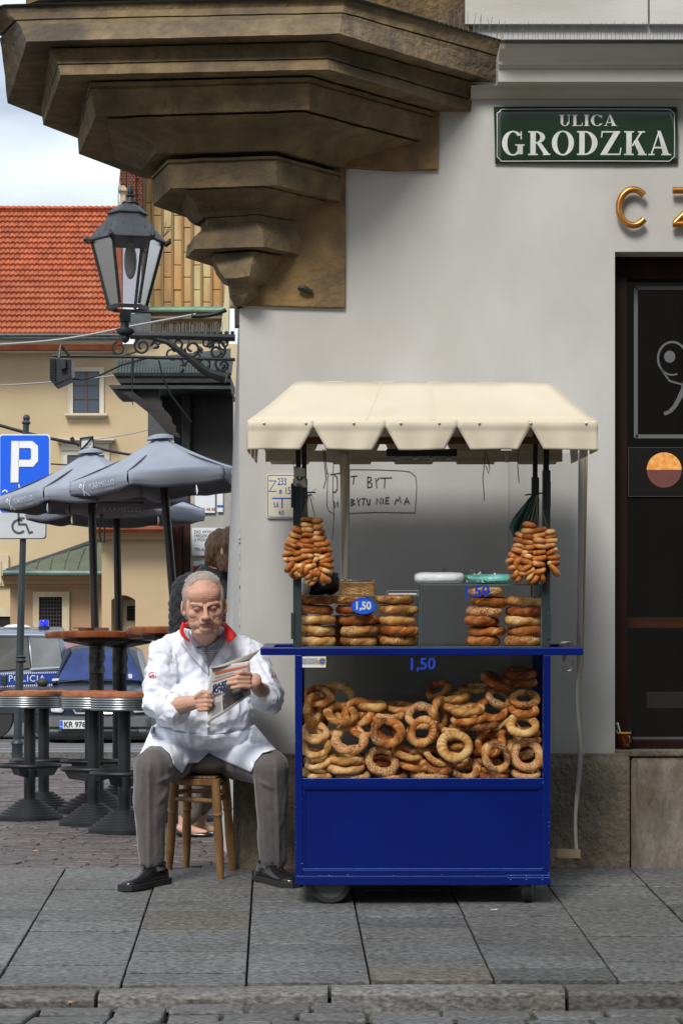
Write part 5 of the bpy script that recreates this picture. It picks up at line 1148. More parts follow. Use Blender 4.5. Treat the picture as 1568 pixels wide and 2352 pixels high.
m = MB(); m.pbox(128, 1005, 263, 1011, BY - .35, .35); m.pbox(134, 1011, 256, 1017, BY - .2, .2); m.pbox(140, 1017, 250, 1034, BY - .1, .1); obj('hood', m, TRIM, wv)
m = MB(); m.pbox(-20, 1275, 20, 1345, BY - .1, .1); m.pbox(-20, 1290, 4, 1340, BY - .13, .02); obj('window_surround', m, LIME, mon)
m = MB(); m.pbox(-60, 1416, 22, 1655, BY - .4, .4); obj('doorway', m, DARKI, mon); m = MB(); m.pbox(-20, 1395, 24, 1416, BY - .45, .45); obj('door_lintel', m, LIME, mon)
for wx in (-130, -330, -530, -730): far_window(wx, 853, wx + 61, 948, BY, mon); far_window(wx - 10, 1045, wx + 72, 1160, BY, mon, fr=12)
# annex with green copper roof
AY = 52.0
ann = thing('annex', P(150, 1460, AY), 'low brown annex with a green copper roof and a barred window, behind the parking sign', 'building')
m = MB(); m.pbox(24, 1340, 262, 1655, AY, 3); obj('wall', m, TAN, ann)
m = MB(); x0, x1 = P(12, 0, AY).x, P(262, 0, AY).x
m.loft([[V(x, AY + .1, P(0, 1350, AY).z)] + [V(x, AY - p, CZ + (HY - y) * (AY - p) / F) for y, p in ((1350, .05), (1344, .1), (1341, .28), (1334, .3), (1327, .5), (1322, .62))] + [V(x, AY + .1, P(0, 1321, AY).z)] for x in (x0, x1)]); obj('cornice', m, TAN, ann)
m = MB(); m.tube([P(8, 1316, AY - .75), P(276, 1317, AY - .75)], .075, 10); obj('gutter', m, COPT, ann, smooth=True)
m = MB(); m.tube([P(252, 1322, AY - .7), P(250, 1340, AY - .4), P(251, 1640, AY - .2)], .05, 8); obj('downpipe', m, COPT, ann, smooth=True)
m = MB(); ra = [P(12, 1313, AY - .7), P(262, 1313, AY - .7), P(234, 1240, AY + 2.4), P(228, 1238, AY + 2.4)]
m.add([ra[0], ra[1], ra[2], ra[3]], [(0, 1, 2, 3)]); m.add([ra[1], ra[1] + V(0, 3, 0), ra[2]], [(0, 1, 2)]); rfo = obj('roof', m, COPG, ann, norm=False)
for xb, xt, yt in ((55, 60, 1296), (83, 90, 1288), (114, 122, 1279), (145, 158, 1268), (176, 196, 1257), (205, 222, 1246)):
    m = MB(); fy = (1313 - yt) / 75; m.tube([P(xb, 1312, AY - .72), P((xb + xt) / 2 - 2, (1312 + yt) / 2, AY - .72 + 3.1 * fy / 2), P(xt, yt, AY - .74 + 3.1 * fy)], .025, 5); obj('seam', m, COPT, rfo)
m = MB(); m.tube([P(18, 1311, AY - .6), P(120, 1278, AY + .8), P(232, 1238, AY + 2.3)], .06, 6); obj('roof_edge', m, GREYM, rfo)
# barred window with stone surround
m = MB(); m.pbox(76, 1359, 90, 1500, AY - .08, .1); m.pbox(143, 1359, 160, 1500, AY - .08, .1); m.pbox(90, 1359, 143, 1371, AY - .08, .1); bw = obj('window', m, LIME, ann)
m = MB(); m.pbox(90, 1371, 143, 1450, AY - .01, .02); obj('glass', m, DARKI, bw)
for i in range(1, 8): m = MB(); m.pbox(90 + i * 6.6, 1371, 91.2 + i * 6.6, 1450, AY - .05, .02); obj('bar', m, mat('bar_iron', (.06, .05, .045), .7), bw)
for i in range(1, 9): m = MB(); m.pbox(90, 1371 + i * 8.5, 143, 1372.2 + i * 8.5, AY - .045, .02); obj('bar', m, mat('bar_iron', (.06, .05, .045), .7), bw)
# right annex with niche
RY_ = 50.0
an2 = thing('gatehouse', P(330, 1460, RY_), 'light tan building with a tiled coping and an arched window niche, behind the tall tables', 'building')
def nichearch(n=14):
    return [(256 + (311 - 256) * i / n, 1378 - 18 * math.sin(math.pi * (.12 + .76 * i / n)) + 7) for i in range(n + 1)]
m = MB(); na = nichearch(); m.pbox(234, 1240, 256, 1660, RY_, 4); m.pbox(311, 1240, 470, 1660, RY_, 4)
m.prism([P(256, 1240, RY_ + .001), P(311, 1240, RY_ + .001)] + [P(x, y, RY_ + .001) for x, y in na[::-1]], (0, 4, 0)); obj('wall', m, TANL, an2)
m = MB(); m.pbox(250, 1340, 315, 1655, RY_ + .75, .2); ni = obj('niche_back', m, TANL, an2)
m = MB(); m.pbox(284, 1378, 318, 1655, RY_ + .70, .05); nw = obj('niche_window', m, LIME, an2); m = MB(); m.pbox(292, 1392, 316, 1425, RY_ + .66, .04); obj('glass', m, DARKI, nw)
for i in range(4): m = MB(); m.pbox(292, 1397 + i * 7, 316, 1398.5 + i * 7, RY_ + .63, .02); obj('bar', m, mat('bar_iron', (.06, .05, .045), .7), nw)
m = MB(); x0, x1 = P(222, 0, RY_).x, P(470, 0, RY_).x
m.loft([[V(x, RY_ + .1, P(0, 1243, RY_).z)] + [V(x, RY_ - p, CZ + (HY - y) * (RY_ - p) / F) for y, p in ((1243, .05), (1240, .12), (1238, .3), (1228, .34), (1224, .5), (1216, .55), (1212, .7))] + [V(x, RY_ + .1, P(0, 1211, RY_).z)] for x in (x0, x1)]); obj('cornice', m, TAN, an2)
m = MB()
for i in range(40):
    x = 224 + i * 6; m.tube([P(x, 1213, RY_ - .8), P(x + 1, 1198, RY_ + .4)], .035, 5)
m.prism([P(222, 1213, RY_ - .7), P(470, 1213, RY_ - .7), P(470, 1197, RY_ + .5), P(226, 1197, RY_ + .5)], (0, .1, -.1)); o = obj('coping_tiles', m, TILE, an2); o['kind'] = 'stuff'; o.name = 'coping_tile_row'
m = MB(); m.pbox(300, 1150, 520, 1200, RY_ + 3, 1); obj('upper_wall', m, mat('upper_grey', (.3, .26, .2), .9, col2=(.22, .18, .13), sc=3), an2)
# church: brick buttress, pinnacle, copper roof
CHY = 60.0
ch = thing('church', P(400, 1460, CHY), 'brick church with rust-streaked copper roof rising behind the lantern', 'church')
BRK = mat('old_brick', (.20, .065, .035), .9, col2=(.13, .045, .03), sc=5); MORT = mat('mortar', (.16, .11, .085), .9)
m = MB(); m.pbox(276, 340, 330, 500, CHY, 2); bt = obj('buttress', m, MORT, ch)
rb2 = random.Random(4)
for sec, (xa, xb, dy) in enumerate(((277, 291, 0), (293, 312, -.25), (314, 327, -.1))):
    for j in range(22):
        y = 345 + j * 6; x = xa - (3 if j % 2 else 0)
        while x < xb:
            e = min(x + 6.6, xb); s_ = max(x, xa)
            if e - s_ > 1.5: m = MB(); m.pbox(s_, y, e - .7, y + 5.2, CHY - .12 + dy + rb2.uniform(-.02, .02), .3); obj('brick', m, BRK, bt)
            x += 7.2
m = MB(); m.pbox(292.5, 340, 313, 500, CHY - .24, .3); obj('pilaster_core', m, MORT, bt)
m = MB(); m.pbox(276, 438, 288, 462, CHY - .8, .5); m.pbox(271, 430, 291, 438, CHY - .9, .7); m.pbox(274, 462, 290, 470, CHY - .9, .6); m.pbox(268, 470, 292, 478, CHY - 1, .8); m.pbox(274, 426, 288, 430, CHY - .85, .5); obj('pinnacle', m, LIME, ch, bevel=.02)
m = MB(); m.pbox(264, 476, 300, 500, CHY - 1.2, .3); obj('tiled_corner', m, TILE, ch)
COPR = mat('rusty_copper', (.50, .27, .085), .6, metal=.15, col2=(.50, .44, .22), sc=.9, lo=.4, hi=.62, stretch=(1.6, 1, .35), col3=(.30, .13, .05), sc3=1.2, f3=.75)
COPE = mat('copper_seam', (.28, .17, .08), .6)
m = MB(); m.pbox(327, 340, 560, 706, CHY + 1.0, .2); cr0 = obj('copper_roof', m, COPE, ch)
xs = [328, 343, 352, 370, 391, 418, 440, 463, 485, 508, 530]
xs = [328, 350, 373, 396, 419, 441, 463, 486, 509, 532]
for i in range(len(xs) - 1):
    off = (i * 37) % 60; y = 330 + off
    ys = [340] + [yy for yy in range(340 + (41 if i % 2 else 12), 700, 57)] + [706]
    for a_, b_2 in zip(ys, ys[1:]):
        m = MB(); m.pbox(xs[i] + .7, a_ + .6, xs[i + 1] - .7, b_2 - .6, CHY + .9 + rb2.uniform(-.02, .02), .15); obj('panel', m, COPR, cr0, bevel=.02)
m = MB()
for x in xs: m.tube([P(x, 340, CHY + .85), P(x, 703, CHY + .85)], .035, 5)
obj('standing_seam', m, COPE, cr0)
m = MB(); m.pbox(318, 704, 520, 708, CHY - .2, 1.2); m.tube([P(318, 712, CHY - .4), P(525, 712, CHY - .4)], .05, 6); obj('verdigris_gutter', m, mat('verdigris', (.13, .26, .19), .6, col2=(.2, .34, .25), sc=3), ch)
m = MB(); m.pbox(310, 716, 520, 800, CHY, 1); m.pbox(310, 732, 520, 738, CHY - .3, .3); m.pbox(306, 726, 522, 731, CHY - .5, .5); obj('eaves_wall', m, mat('eaves_grey', (.13, .10, .065), .9, col2=(.2, .17, .13), sc=1), ch)
m = MB(); m.prism([P(520, 640, 40), P(527, 640, 40), P(524, 780, 40), P(505, 780, 40)], (0, .4, 0)); obj('copper_flank', m, mat('pale_verdigris', (.42, .50, .34), .6, col2=(.5, .36, .18), sc=2, stretch=(2, 1, .5)), ch)
m = MB(); r = random.Random(8)
for i in range(60): x = 322 + i * 3.2; m.tube([P(x, 790, 38), P(x + r.uniform(-2, 2), 742 + r.uniform(-3, 3), 38)], .006, 3, False)
o = obj('bird_spikes', m, mat('spike_wire', (.12, .11, .1), .5, metal=.5), ch); o['kind'] = 'stuff'
m = MB(); m.pbox(250, 720, 345, 772, BY - .3, .3); o = obj('dormer_side', m, GREYM, mon)
# ---------------- wooden entrance canopy on the side street ----------------
KY = 17.0
def PK(x, y, Y=KY): return P(x, y, Y)
WDK = mat('black_stained_wood', (.010, .009, .009), .6, col2=(.018, .016, .016), sc=6, bump=.3, bsc=30)
RFK = mat('dark_green_roof', (.018, .026, .024), .6, col2=(.035, .045, .04), sc=5, bump=.3, bsc=20)
kn = thing('entrance_canopy', PK(430, 1440), 'black wooden entrance canopy with stepped roof and carved bracket on the side wall', 'canopy')
xr_ = 500 
m = MB(); m.loft([[PK(262, 858), PK(300, 826, KY + .5), PK(300, 832, KY + .9), PK(262, 862, KY + .6)], [PK(530, 868), PK(530, 800, KY + .7), PK(530, 810, KY + 1.2), PK(530, 866, KY + .9)]]); obj('upper_roof', m, RFK, kn)
m = MB()
for i in range(38): x = 268 + i * 7; m.tube([PK(x, 860 , KY - .02), PK(x + 4, 830, KY + .45)], .016, 6)
o = obj('roof_roll_row', m, RFK, kn); o['kind'] = 'stuff'
m = MB(); m.prism([PK(258, 856), PK(530, 864), PK(530, 878), PK(275, 880)], (0, .7, 0)); obj('fascia', m, WDK, kn)
m = MB(); m.prism([PK(283, 878, KY + .05), PK(530, 878, KY + .05), PK(530, 900, KY + .05), PK(290, 892, KY + .05)], (0, .6, 0)); obj('frieze', m, WDK, kn)
m = MB(); m.prism([PK(249, 884, KY - .05), PK(530, 886, KY - .05), PK(530, 893, KY - .05), PK(260, 893, KY - .05)], (0, .8, 0)); obj('lower_eave', m, RFK, kn)
m = MB(); m.prism([PK(249, 884, KY - .03), PK(292, 908, KY - .03), PK(345, 950, KY - .03), PK(380, 990, KY - .03), PK(412, 1005, KY - .03), PK(412, 998, KY - .03), PK(388, 975, KY - .03), PK(350, 935, KY - .03), PK(300, 895, KY - .03)], (0, .08, 0)); obj('raking_strut', m, WDK, kn)
m = MB(); m.prism([PK(x, y, KY + .02) for x, y in ((275, 890), (363, 890), (363, 918), (372, 922), (372, 938), (384, 946), (394, 958), (396, 972), (404, 978), (404, 998), (345, 945), (300, 905))], (0, .05, 0)); obj('carved_bracket', m, mat('carved_wood', (.025, .02, .018), .6), kn)
m = MB(); m.prism([PK(363, 888, KY + .4), PK(535, 888, KY + .4), PK(535, 1230, KY + .4), PK(400, 1230, KY + .4), PK(400, 990, KY + .4), PK(372, 930, KY + .4)], (0, .1, 0)); obj('boarded_front', m, WDK, kn)
m = MB(); m.pbox(418, 905, 437, 1060, KY + .3, .1, PK and P); m.pbox(425, 895, 431, 905, KY + .3, .1); obj('panel_post', m, WDK, kn, bevel=.01)
m = MB(); m.pbox(340, 915, 400, 1010, KY + 6, .1); obj('grey_window', m, mat('dim_glass', (.07, .07, .07), .3), kn)
# side street wall with notices
NY = 16.4
nb = thing('side_house', P(470, 1440, NY), 'grey-green side wall with paper notices, just left of the house corner', 'building')
m = MB(); m.pbox(438, 1130, 560, 2000, NY, .5); obj('wall', m, mat('notice_wall', (.40, .40, .36), .85, col2=(.32, .31, .27), sc=3, bump=.2, bsc=40), nb)
m = MB(); m.pbox(409, 1050, 418, 1960, NY - .02, .1); m.pbox(419, 1050, 437, 1960, NY + .02, .1); m.pbox(395, 1050, 409, 1960, NY + .03, .1); obj('door_frame', m, mat('maroon_wood', (.05, .014, .010), .4, col2=(.03, .009, .007), sc=8, stretch=(4, 1, .2)), nb)
PAPER = mat('notice_paper', (.70, .74, .78), .6, col2=(.64, .67, .7), sc=8)
def notice(x0, y0, x1, y1, Y, lines, label, cat='notice', ts=8.5):
    t = thing('paper_notice', P((x0 + x1) / 2, y1, Y), label, cat); m = MB(); m.pbox(x0, y0, x1, y1, Y, .004); obj('sheet', m, PAPER, t)
    for (tx, x, y, sz, mt) in lines: text('print', tx, sz * Y / F * 1.1, mt, t, P(x, y, Y - .002), align='LEFT')
    return t
RED = mat('red_print', (.35, .03, .03), .6)
notice(441, 1212, 512, 1276, NY - .02, [('DO WYNAJĘCIA', 446, 1222, 9, DK), ('MIESZKANIE', 446, 1231, 8.5, DK), ('3 POKOJE', 446, 1240, 8.5, DK), ('TEL.6', 446, 1262, 9, DK)], 'white paper notice reading DO WYNA, MIESZ, 3 POK, TEL behind the bending woman')
notice(448, 1100, 494, 1178, NY - .02, [('30 48 88', 462, 1170, 8.5, RED)], 'white notice with red number 30 48 88 under the rear umbrella', ts=7)
q = notice(499, 1120, 512, 1176, NY - .02, [], 'white notice edged in blue beside the house corner')
m = MB(); m.pbox(499, 1160, 512, 1165, NY - .023, .002); obj('blue_stripe', m, BLUEP, q)
q = notice(444, 1289, 470, 1330, NY - .02, [('IL', 447, 1322, 8, ENW)], 'small red and cream leaflet behind the woman\'s shoulder', 'leaflet')
m = MB(); m.pbox(444, 1300, 466, 1330, NY - .0225, .002); obj('red_field', m, mat('leaflet_red', (.35, .02, .03), .5), q); m = MB(); m.lathe(P(462, 1303, NY - .024), [(.02, 0), (.02, .002)], 16, RX(math.pi / 2)); obj('round_mark', m, DK, q)
m = MB(); m.lathe(P(462, 1303, NY - .028), [(.011, 0), (.011, .002)], 16, RX(math.pi / 2)); obj('round_mark_core', m, ENW, q)
# ---------------- lantern on its bracket ----------------
LY = 12.6
def PL(x, y, d=0): return P(x, y, LY + d)
IRON = mat('cast_iron', (.014, .016, .018), .5, col2=(.022, .025, .028), sc=14, bump=.2, bsc=60, bdist=.003)
IRONG = mat('lantern_cap', (.05, .058, .07), .55, col2=(.038, .044, .054), sc=8)
ln = thing('street_lantern', PL(290, 785), 'old black hexagonal gas-style lantern on a scrolled wall bracket', 'street lamp')
k = LY / F; c = PL(293, 545)
def hexring(rpx, ypx, cx=293, n=6, rot=math.radians(12), tilt=0):
    o = PL(cx, ypx); return [o + V(rpx * k * math.cos(rot + i * math.pi / 3), rpx * k * math.sin(rot + i * math.pi / 3), 0) for i in range(n)]
m = MB(); m.loft([hexring(90, 556), hexring(89, 552), hexring(44, 499), hexring(42, 488)]); obj('cap', m, IRONG, ln, bevel=.003)
m = MB(); m.loft([hexring(40, 489), hexring(48, 494), hexring(48, 490), hexring(20, 470, 298), hexring(18, 466, 298)]); obj('upper_cap', m, IRONG, ln, bevel=.002)
m = MB(); m.lathe(PL(300, 468), [(21 * k, 0), (20 * k, 3 * k), (10 * k, 6 * k), (8 * k, 14 * k), (11 * k, 18 * k), (6 * k, 22 * k), (8 * k, 28 * k), (1 * k, 48 * k)], 12); obj('finial', m, IRON, ln, smooth=True)
top = hexring(82, 558); bot = hexring(44, 702)
for i in range(6):
    m = MB(); m.tube([top[i], bot[i]], .0095, 6); obj('corner_bar', m, IRON, ln)
    m = MB(); a, b = top[i], top[(i + 1) % 6]; c1, d1 = bot[(i + 1) % 6], bot[i]; m.add([a.lerp(b, .06), a.lerp(b, .94), d1.lerp(c1, .94), d1.lerp(c1, .06)], [(0, 1, 2, 3)]); obj('pane', m, clear_glass('lantern_glass', (.72, .70, .73, 1), .10, .25), ln, norm=False)
    m = MB(); o = hexring(97, 552)[i]; o2 = hexring(86, 560)[i]; o3 = hexring(99, 543)[i]; m.tube([o2, o, o3], [.016, .014, .003], 5); obj('corner_crest', m, IRON, ln)
m = MB(); m.loft([hexring(50, 704), hexring(50, 712), hexring(42, 712), hexring(42, 704)], cap=False); obj('base_rim', m, IRON, ln)
m = MB(); m.tube([PL(293, 712), PL(288, 725), PL(286, 765)], [.02, .022, .026], 10); m.box(PL(289, 727), (.06, .06, .06)); m.lathe(PL(288, 788), [(.005, -.0), (.02, .012), (.026, .03), (.022, .04), (.045, .052), (.052, .07), (.05, .076), (.03, .08)], 16); obj('stem', m, IRON, ln, smooth=True)
m = MB(); m.ell(PL(300, 600), (.035, .035, .10), n=14, m=8); m.tube([PL(300, 560), PL(300, 600)], .02, 8); obj('bulb', m, mat('milky_bulb', (.42, .44, .40), .3), ln, smooth=True)
m = MB(); r = random.Random(2)
for i in range(26):
    s_ = i % 2; x = (225 + i * 5.5) if i < 13 else (305 + (i - 13) * 4); y = 543 if i < 13 else 546; m.tube([PL(x, y - (0 if i >= 13 else (i * 1.6)), -.12), PL(x + r.uniform(-16, 16), y - 28 - r.uniform(0, 14), -.14)], .0011, 3, False)
for i in range(10): m.tube([PL(375, 545), PL(378 + r.uniform(-12, 18), 545 - r.uniform(10, 40))], .0011, 3, False)
o = obj('bird_spikes', m, mat('spike_wire', (.12, .11, .1), .5, metal=.5), ln); o['kind'] = 'stuff'
# bracket: beam, scrolls, flowing leaf arm
def sp(c0, r0, r1, a0, a1, n=22, sq=1): return [PL(c0[0] + (r0 + (r1 - r0) * i / n) * math.cos(math.radians(a0 + (a1 - a0) * i / n)), c0[1] + sq * (r0 + (r1 - r0) * i / n) * math.sin(math.radians(a0 + (a1 - a0) * i / n))) for i in range(n + 1)]
def iron(nm, pts, r, n=6):
    m = MB(); m.tube(pts, r, n); return obj(nm, m, IRON, ln, smooth=True)
iron('bracket_beam', [PL(300, 771), PL(400, 772), PL(540, 776)], .021); 
m = MB()
for i in range(17): m.ell(PL(310 + i * 14, 764), (.012, .01, .01), n=6, m=4)
o = obj('beam_studs', m, IRON, ln); o.name = 'beam_stud_row'; o['kind'] = 'stuff'
iron('lower_bar', [PL(120, 818), PL(200, 818), PL(270, 819), PL(380, 822), PL(540, 826)], .010)
iron('scroll', sp((273, 800), 16, 8, 250, -120), .006); iron('scroll', [PL(258, 800), PL(262, 812), PL(274, 818), PL(300, 812), PL(318, 806)], .006)
iron('scroll', sp((327, 795), 20, 6, -90, -620), .0075); iron('scroll', sp((362, 786), 9, 3, 160, 620), .006)
iron('scroll', sp((440, 800), 24, 5, -150, -640), .008); iron('scroll', sp((498, 806), 26, 6, -160, 330), .008); iron('scroll', sp((475, 786), 12, 4, 0, 420), .006); iron('scroll', sp((408, 790), 14, 4, 150, -260), .006)
iron('scroll', sp((512, 838), 18, 4, -140, -560), .007); iron('scroll', sp((470, 838), 18, 5, -200, 220), .007); iron('scroll', sp((395, 812), 15, 7, 60, 330), .006); iron('scroll', sp((455, 820), 12, 4, 0, 400), .006); iron('scroll', sp((515, 790), 14, 4, 90, 520), .006); iron('scroll', sp((424, 828), 10, 4, 180, 620), .006)
m = MB(); m.tube([PL(322, 774), PL(350, 776), PL(385, 786), PL(415, 808), (PL(440, 826)), PL(462, 845), PL(485, 858), PL(520, 868)], [.008, .012, .015, .017, .020, .024, .026, .032], 8); obj('leaf_arm', m, IRON, ln, smooth=True)
m = MB()
for (x, y, a, l) in ((418, 812, -60, 16), (430, 800, -80, 20), (445, 812, -30, 18), (462, 812, -100, 18), (480, 800, -50, 20), (470, 850, -120, 20), (430, 836, 170, 18), (422, 846, 130, 14), (490, 822, -20, 18), (505, 818, -90, 16), (345, 795, -60, 16), (352, 800, -20, 16), (484, 776, 200, 14), (508, 850, -60, 16)):
    e = (x + l * math.cos(math.radians(a)), y + l * math.sin(math.radians(a))); m.tube([PL(x, y), PL((x + e[0]) / 2 + 3, (y + e[1]) / 2), PL(*e)], [.005, .011, .002], 5)
o = obj('leaf_ornament', m, IRON, ln, smooth=True); o['kind'] = 'stuff'
iron('hanging_link', [PL(305, 820), PL(305, 862), PL(304, 880)], .008); iron('chain', [PL(304, 880), PL(305, 930)], .003)
# floodlight on the bar
fd = thing('floodlight', PL(140, 885), 'black finned floodlight hanging at the left end of the iron bar', 'floodlight')
m = MB(); m.prism([PL(118, 820, -.1), PL(164, 824, -.1), PL(165, 868, -.1), (PL(125, 886, -.1))], (0, .16, 0)); obj('housing', m, BLACK, fd, bevel=.005)
for i in range(14): m = MB(); m.pbox(114.5, 824 + i * 3.6, 128, 826 + i * 3.6, LY - .11, .18); obj('fin', m, BLACK, fd)
m = MB(); m.tube([PL(136, 822, -.12), PL(140, 793, -.1), PL(143, 796, -.1), PL(160, 818, -.1)], .007, 5); obj('yoke', m, BLACK, fd)
m = MB(); m.prism([PL(135, 822, -.13), PL(152, 824, -.13), PL(152, 846, -.13), PL(140, 850, -.13)], (0, .03, 0)); obj('ballast_box', m, BLACK, fd, bevel=.004)
# cables
CB = mat('cable_black', (.015, .015, .016), .6); CBG = mat('cable_grey', (.30, .29, .28), .6)
def cable(label, pts, r, mt=CB):
    m = MB(); m.tube(pts, r, 5); return solo('cable', m, mt, label, 'cable', 'overhead cables over the square')
def sag(a, b, s_, n=16): return [a.lerp(b, i / n) + V(0, 0, -s_ * math.sin(math.pi * i / n)) for i in range(n + 1)]
cable('pale cable strung from the church eaves down past the lantern stem', sag(P(-10, 792, 20), P(300, 750, 20), .03) + sag(P(300, 750, 20), P(450, 722, 20), 0, 3), .011, CBG)
cable('dark thick cable end running up to the church gutter', sag(P(440, 726, 20), P(520, 712, 20), .02), .02)
cable('thin pale cable passing behind the floodlight', sag(P(-10, 886, 20), P(270, 862, 20), .01), .006, CBG)
cable('black cable looping from the floodlight to the iron bracket', [PL(148, 852), PL(160, 870), PL(190, 872), PL(230, 862), PL(280, 838), PL(340, 822), PL(362, 824)], .006)
cable('black cable sagging from the bracket down the dark canopy', [PL(365, 828), PL(375, 870), PL(395, 910), PL(425, 950), PL(440, 970)], .005)
cable('dark tram wire crossing behind the parking sign to the small square sign', sag(P(-10, 974, 30), P(184, 1020, 30), .02), .022)
cable('dark tram wire from the small square sign to the front umbrella', sag(P(214, 1026, 30), P(310, 1046, 30), .01), .018)
cable('thin wire from the small square sign up to the dark canopy', sag(P(214, 1010, 30), P(375, 978, 30), .02), .008, CBG)
cable('thin wire low behind the parking sign', sag(P(60, 1058, 30), P(160, 1068, 30), .01), .01)
q = thing('wire_sign', P(200, 1035, 30), 'small square white sign with a diagonal bar and faint 20 hung from a wire', 'sign')
m = MB(); m.prism([P(185, 1007, 30), P(214, 1003, 30), P(215, 1031, 30), P(186, 1035, 30)], (0, .04, 0)); obj('plate', m, ENW, q)
m = MB(); m.tube([P(x, y, 29.98) for x, y in ((185, 1007), (214, 1003), (215, 1031), (186, 1035))], .014, 5, closed=True); m.tube([P(187, 1034, 29.97), P(213, 1005, 29.97)], .014, 4); obj('rim', m, BLACK, q)
text('print', '20', .10, mat('faint_print', (.55, .6, .62), .6), q, P(203, 1021, 29.97)); m = MB(); m.tube([P(184, 1022, 30), P(170, 1015, 30), P(165, 1005, 30)], .03, 6); obj('clamp', m, BLACK, q)
m = MB(); m.tube([P(275, 540, 59), P(272, 450, 59), P(278, 380, 59)], .012, 3); obj('lightning_rod', m, GREYM, ch)
# ---------------- parking sign ----------------
SGY = 23.9
def PS(x, y, d=0): return P(x, y, SGY + d)
pk = thing('parking_sign', P(40, 1754, SGY), 'blue P parking sign with wheelchair plate on a black pole at the left edge', 'parking sign')
GPOLE = mat('pole_green_grey', (.02, .03, .034), .45, col2=(.03, .04, .044), sc=5)
m = MB(); px_ = lambda y: 61 - (y - 960) * (21 / 790)
m.tube([PS(px_(y), y) for y in (975, 1300, 1560, 1700)], [.032, .034, .042, .045], 12); m.lathe(PS(40.5, 1752), [(.09, 0), (.085, .03), (.06, .05), (.055, .18), (.07, .20), (.065, .22), (.048, .24)], 14)
m.lathe(PS(49, 1522), [(.045, 0), (.062, .02), (.045, .045), (.06, .06), (.04, .08)], 14); m.lathe(PS(61, 976), [(.03, 0), (.05, .02), (.03, .05), (.02, .06)], 12); m.ell(PS(61.5, 960), (.037, .037, .037), n=12, m=8); obj('pole', m, GPOLE, pk, smooth=True)
def rr3(x0, y0, x1, y1, r, d): return [PS(x, y, d) for x, y in rrect(x0, y0, x1, y1, r)]
m = MB(); m.prism(rr3(-2, 997, 116, 1180, 8, -.06), (0, .02, 0)); obj('sign_back', m, ENW, pk)
m = MB(); m.prism(rr3(1, 1000, 113, 1177, 7, -.065), (0, .004, 0)); obj('sign_face', m, mat('sign_blue', (.0, .10, .72), .4), pk)
pl = lambda u, v, w: PS(u, v, -.068 - w)
PWH = mat('sign_white', (.75, .76, .76), .5)
m = MB(); m.prism([pl(x, y, 0) for x, y in ((27, 1013), (45, 1013), (43, 1108), (25, 1108))], (0, -.003, 0)); q = [(44, 1021), (72, 1021), (80, 1028), (80, 1056), (73, 1064), (43, 1064)]; strokes(m, q, 16, .003, pl); obj('letter', m, PWH, pk)
m = MB(); strokes(m, arc((12, 1131), 5, 180, 360, 8), 3, .003, pl); strokes(m, [(44, 1112), (46, 1122)], 3, .003, pl); obj('pictogram', m, PWH, pk)
m = MB(); m.prism(rr3(-60, 1183, 107, 1238, 8, -.06), (0, .02, 0)); obj('plate_back', m, DK, pk)
m = MB(); m.prism(rr3(-58, 1178, 105, 1236, 8, -.065), (0, .004, 0)); obj('plate_face', m, mat('plate_grey_white', (.42, .44, .46), .5, col2=(.5, .52, .54), sc=2), pk)
m = MB(); strokes(m, arc((44, 1209), 15, 40, 300, 20), 4.5, .003, pl); strokes(m, [(43, 1178), (44, 1204), (60, 1204), (68, 1224), (76, 1221)], 4.5, .003, pl); strokes(m, [(43, 1190), (57, 1190)], 4, .003, pl); obj('wheelchair_symbol', m, DK, pk)
# ---------------- bar stools and tall tables ----------------
IRB = mat('stand_iron', (.009, .010, .011), .5, spec=.35, col2=(.016, .018, .020), sc=8, bump=.2, bsc=50, bdist=.003)
ALU = mat('stool_band', (.32, .34, .36), .28, metal=.9, col2=(.24, .26, .27), sc=3, stretch=(4, 4, .2)); SWD = mat('seat_wood', (.42, .15, .06), .6, col2=(.24, .08, .035), sc=12, bump=.4, bsc=40, bdist=.004, stretch=(1, 1, 2))
TWD = mat('table_wood', (.30, .09, .03), .35, col2=(.15, .04, .015), sc=9, coat=.3, stretch=(2, 2, .5))
def stand_base(m, c, R, H=.13, n=7):
    pr = [(R, 0), (R, .022)]
    for i in range(n):
        r0 = R - (R - .055) * (i + .2) / n; r1 = R - (R - .055) * (i + 1) / n; z = .022 + (H - .022) * (i + .8) / n; zb_0 = .022 + (H - .022) * i / n
        pr += [(r0, zb_0 + .003), (r0 - .001, z - .002), (r0 - .004, z), (r1 + (R - .055) * .8 / n - (R - .055) * .8 / n, z + .002)]
    pr += [(.05, H)]
    m.lathe(c, pr, 40)
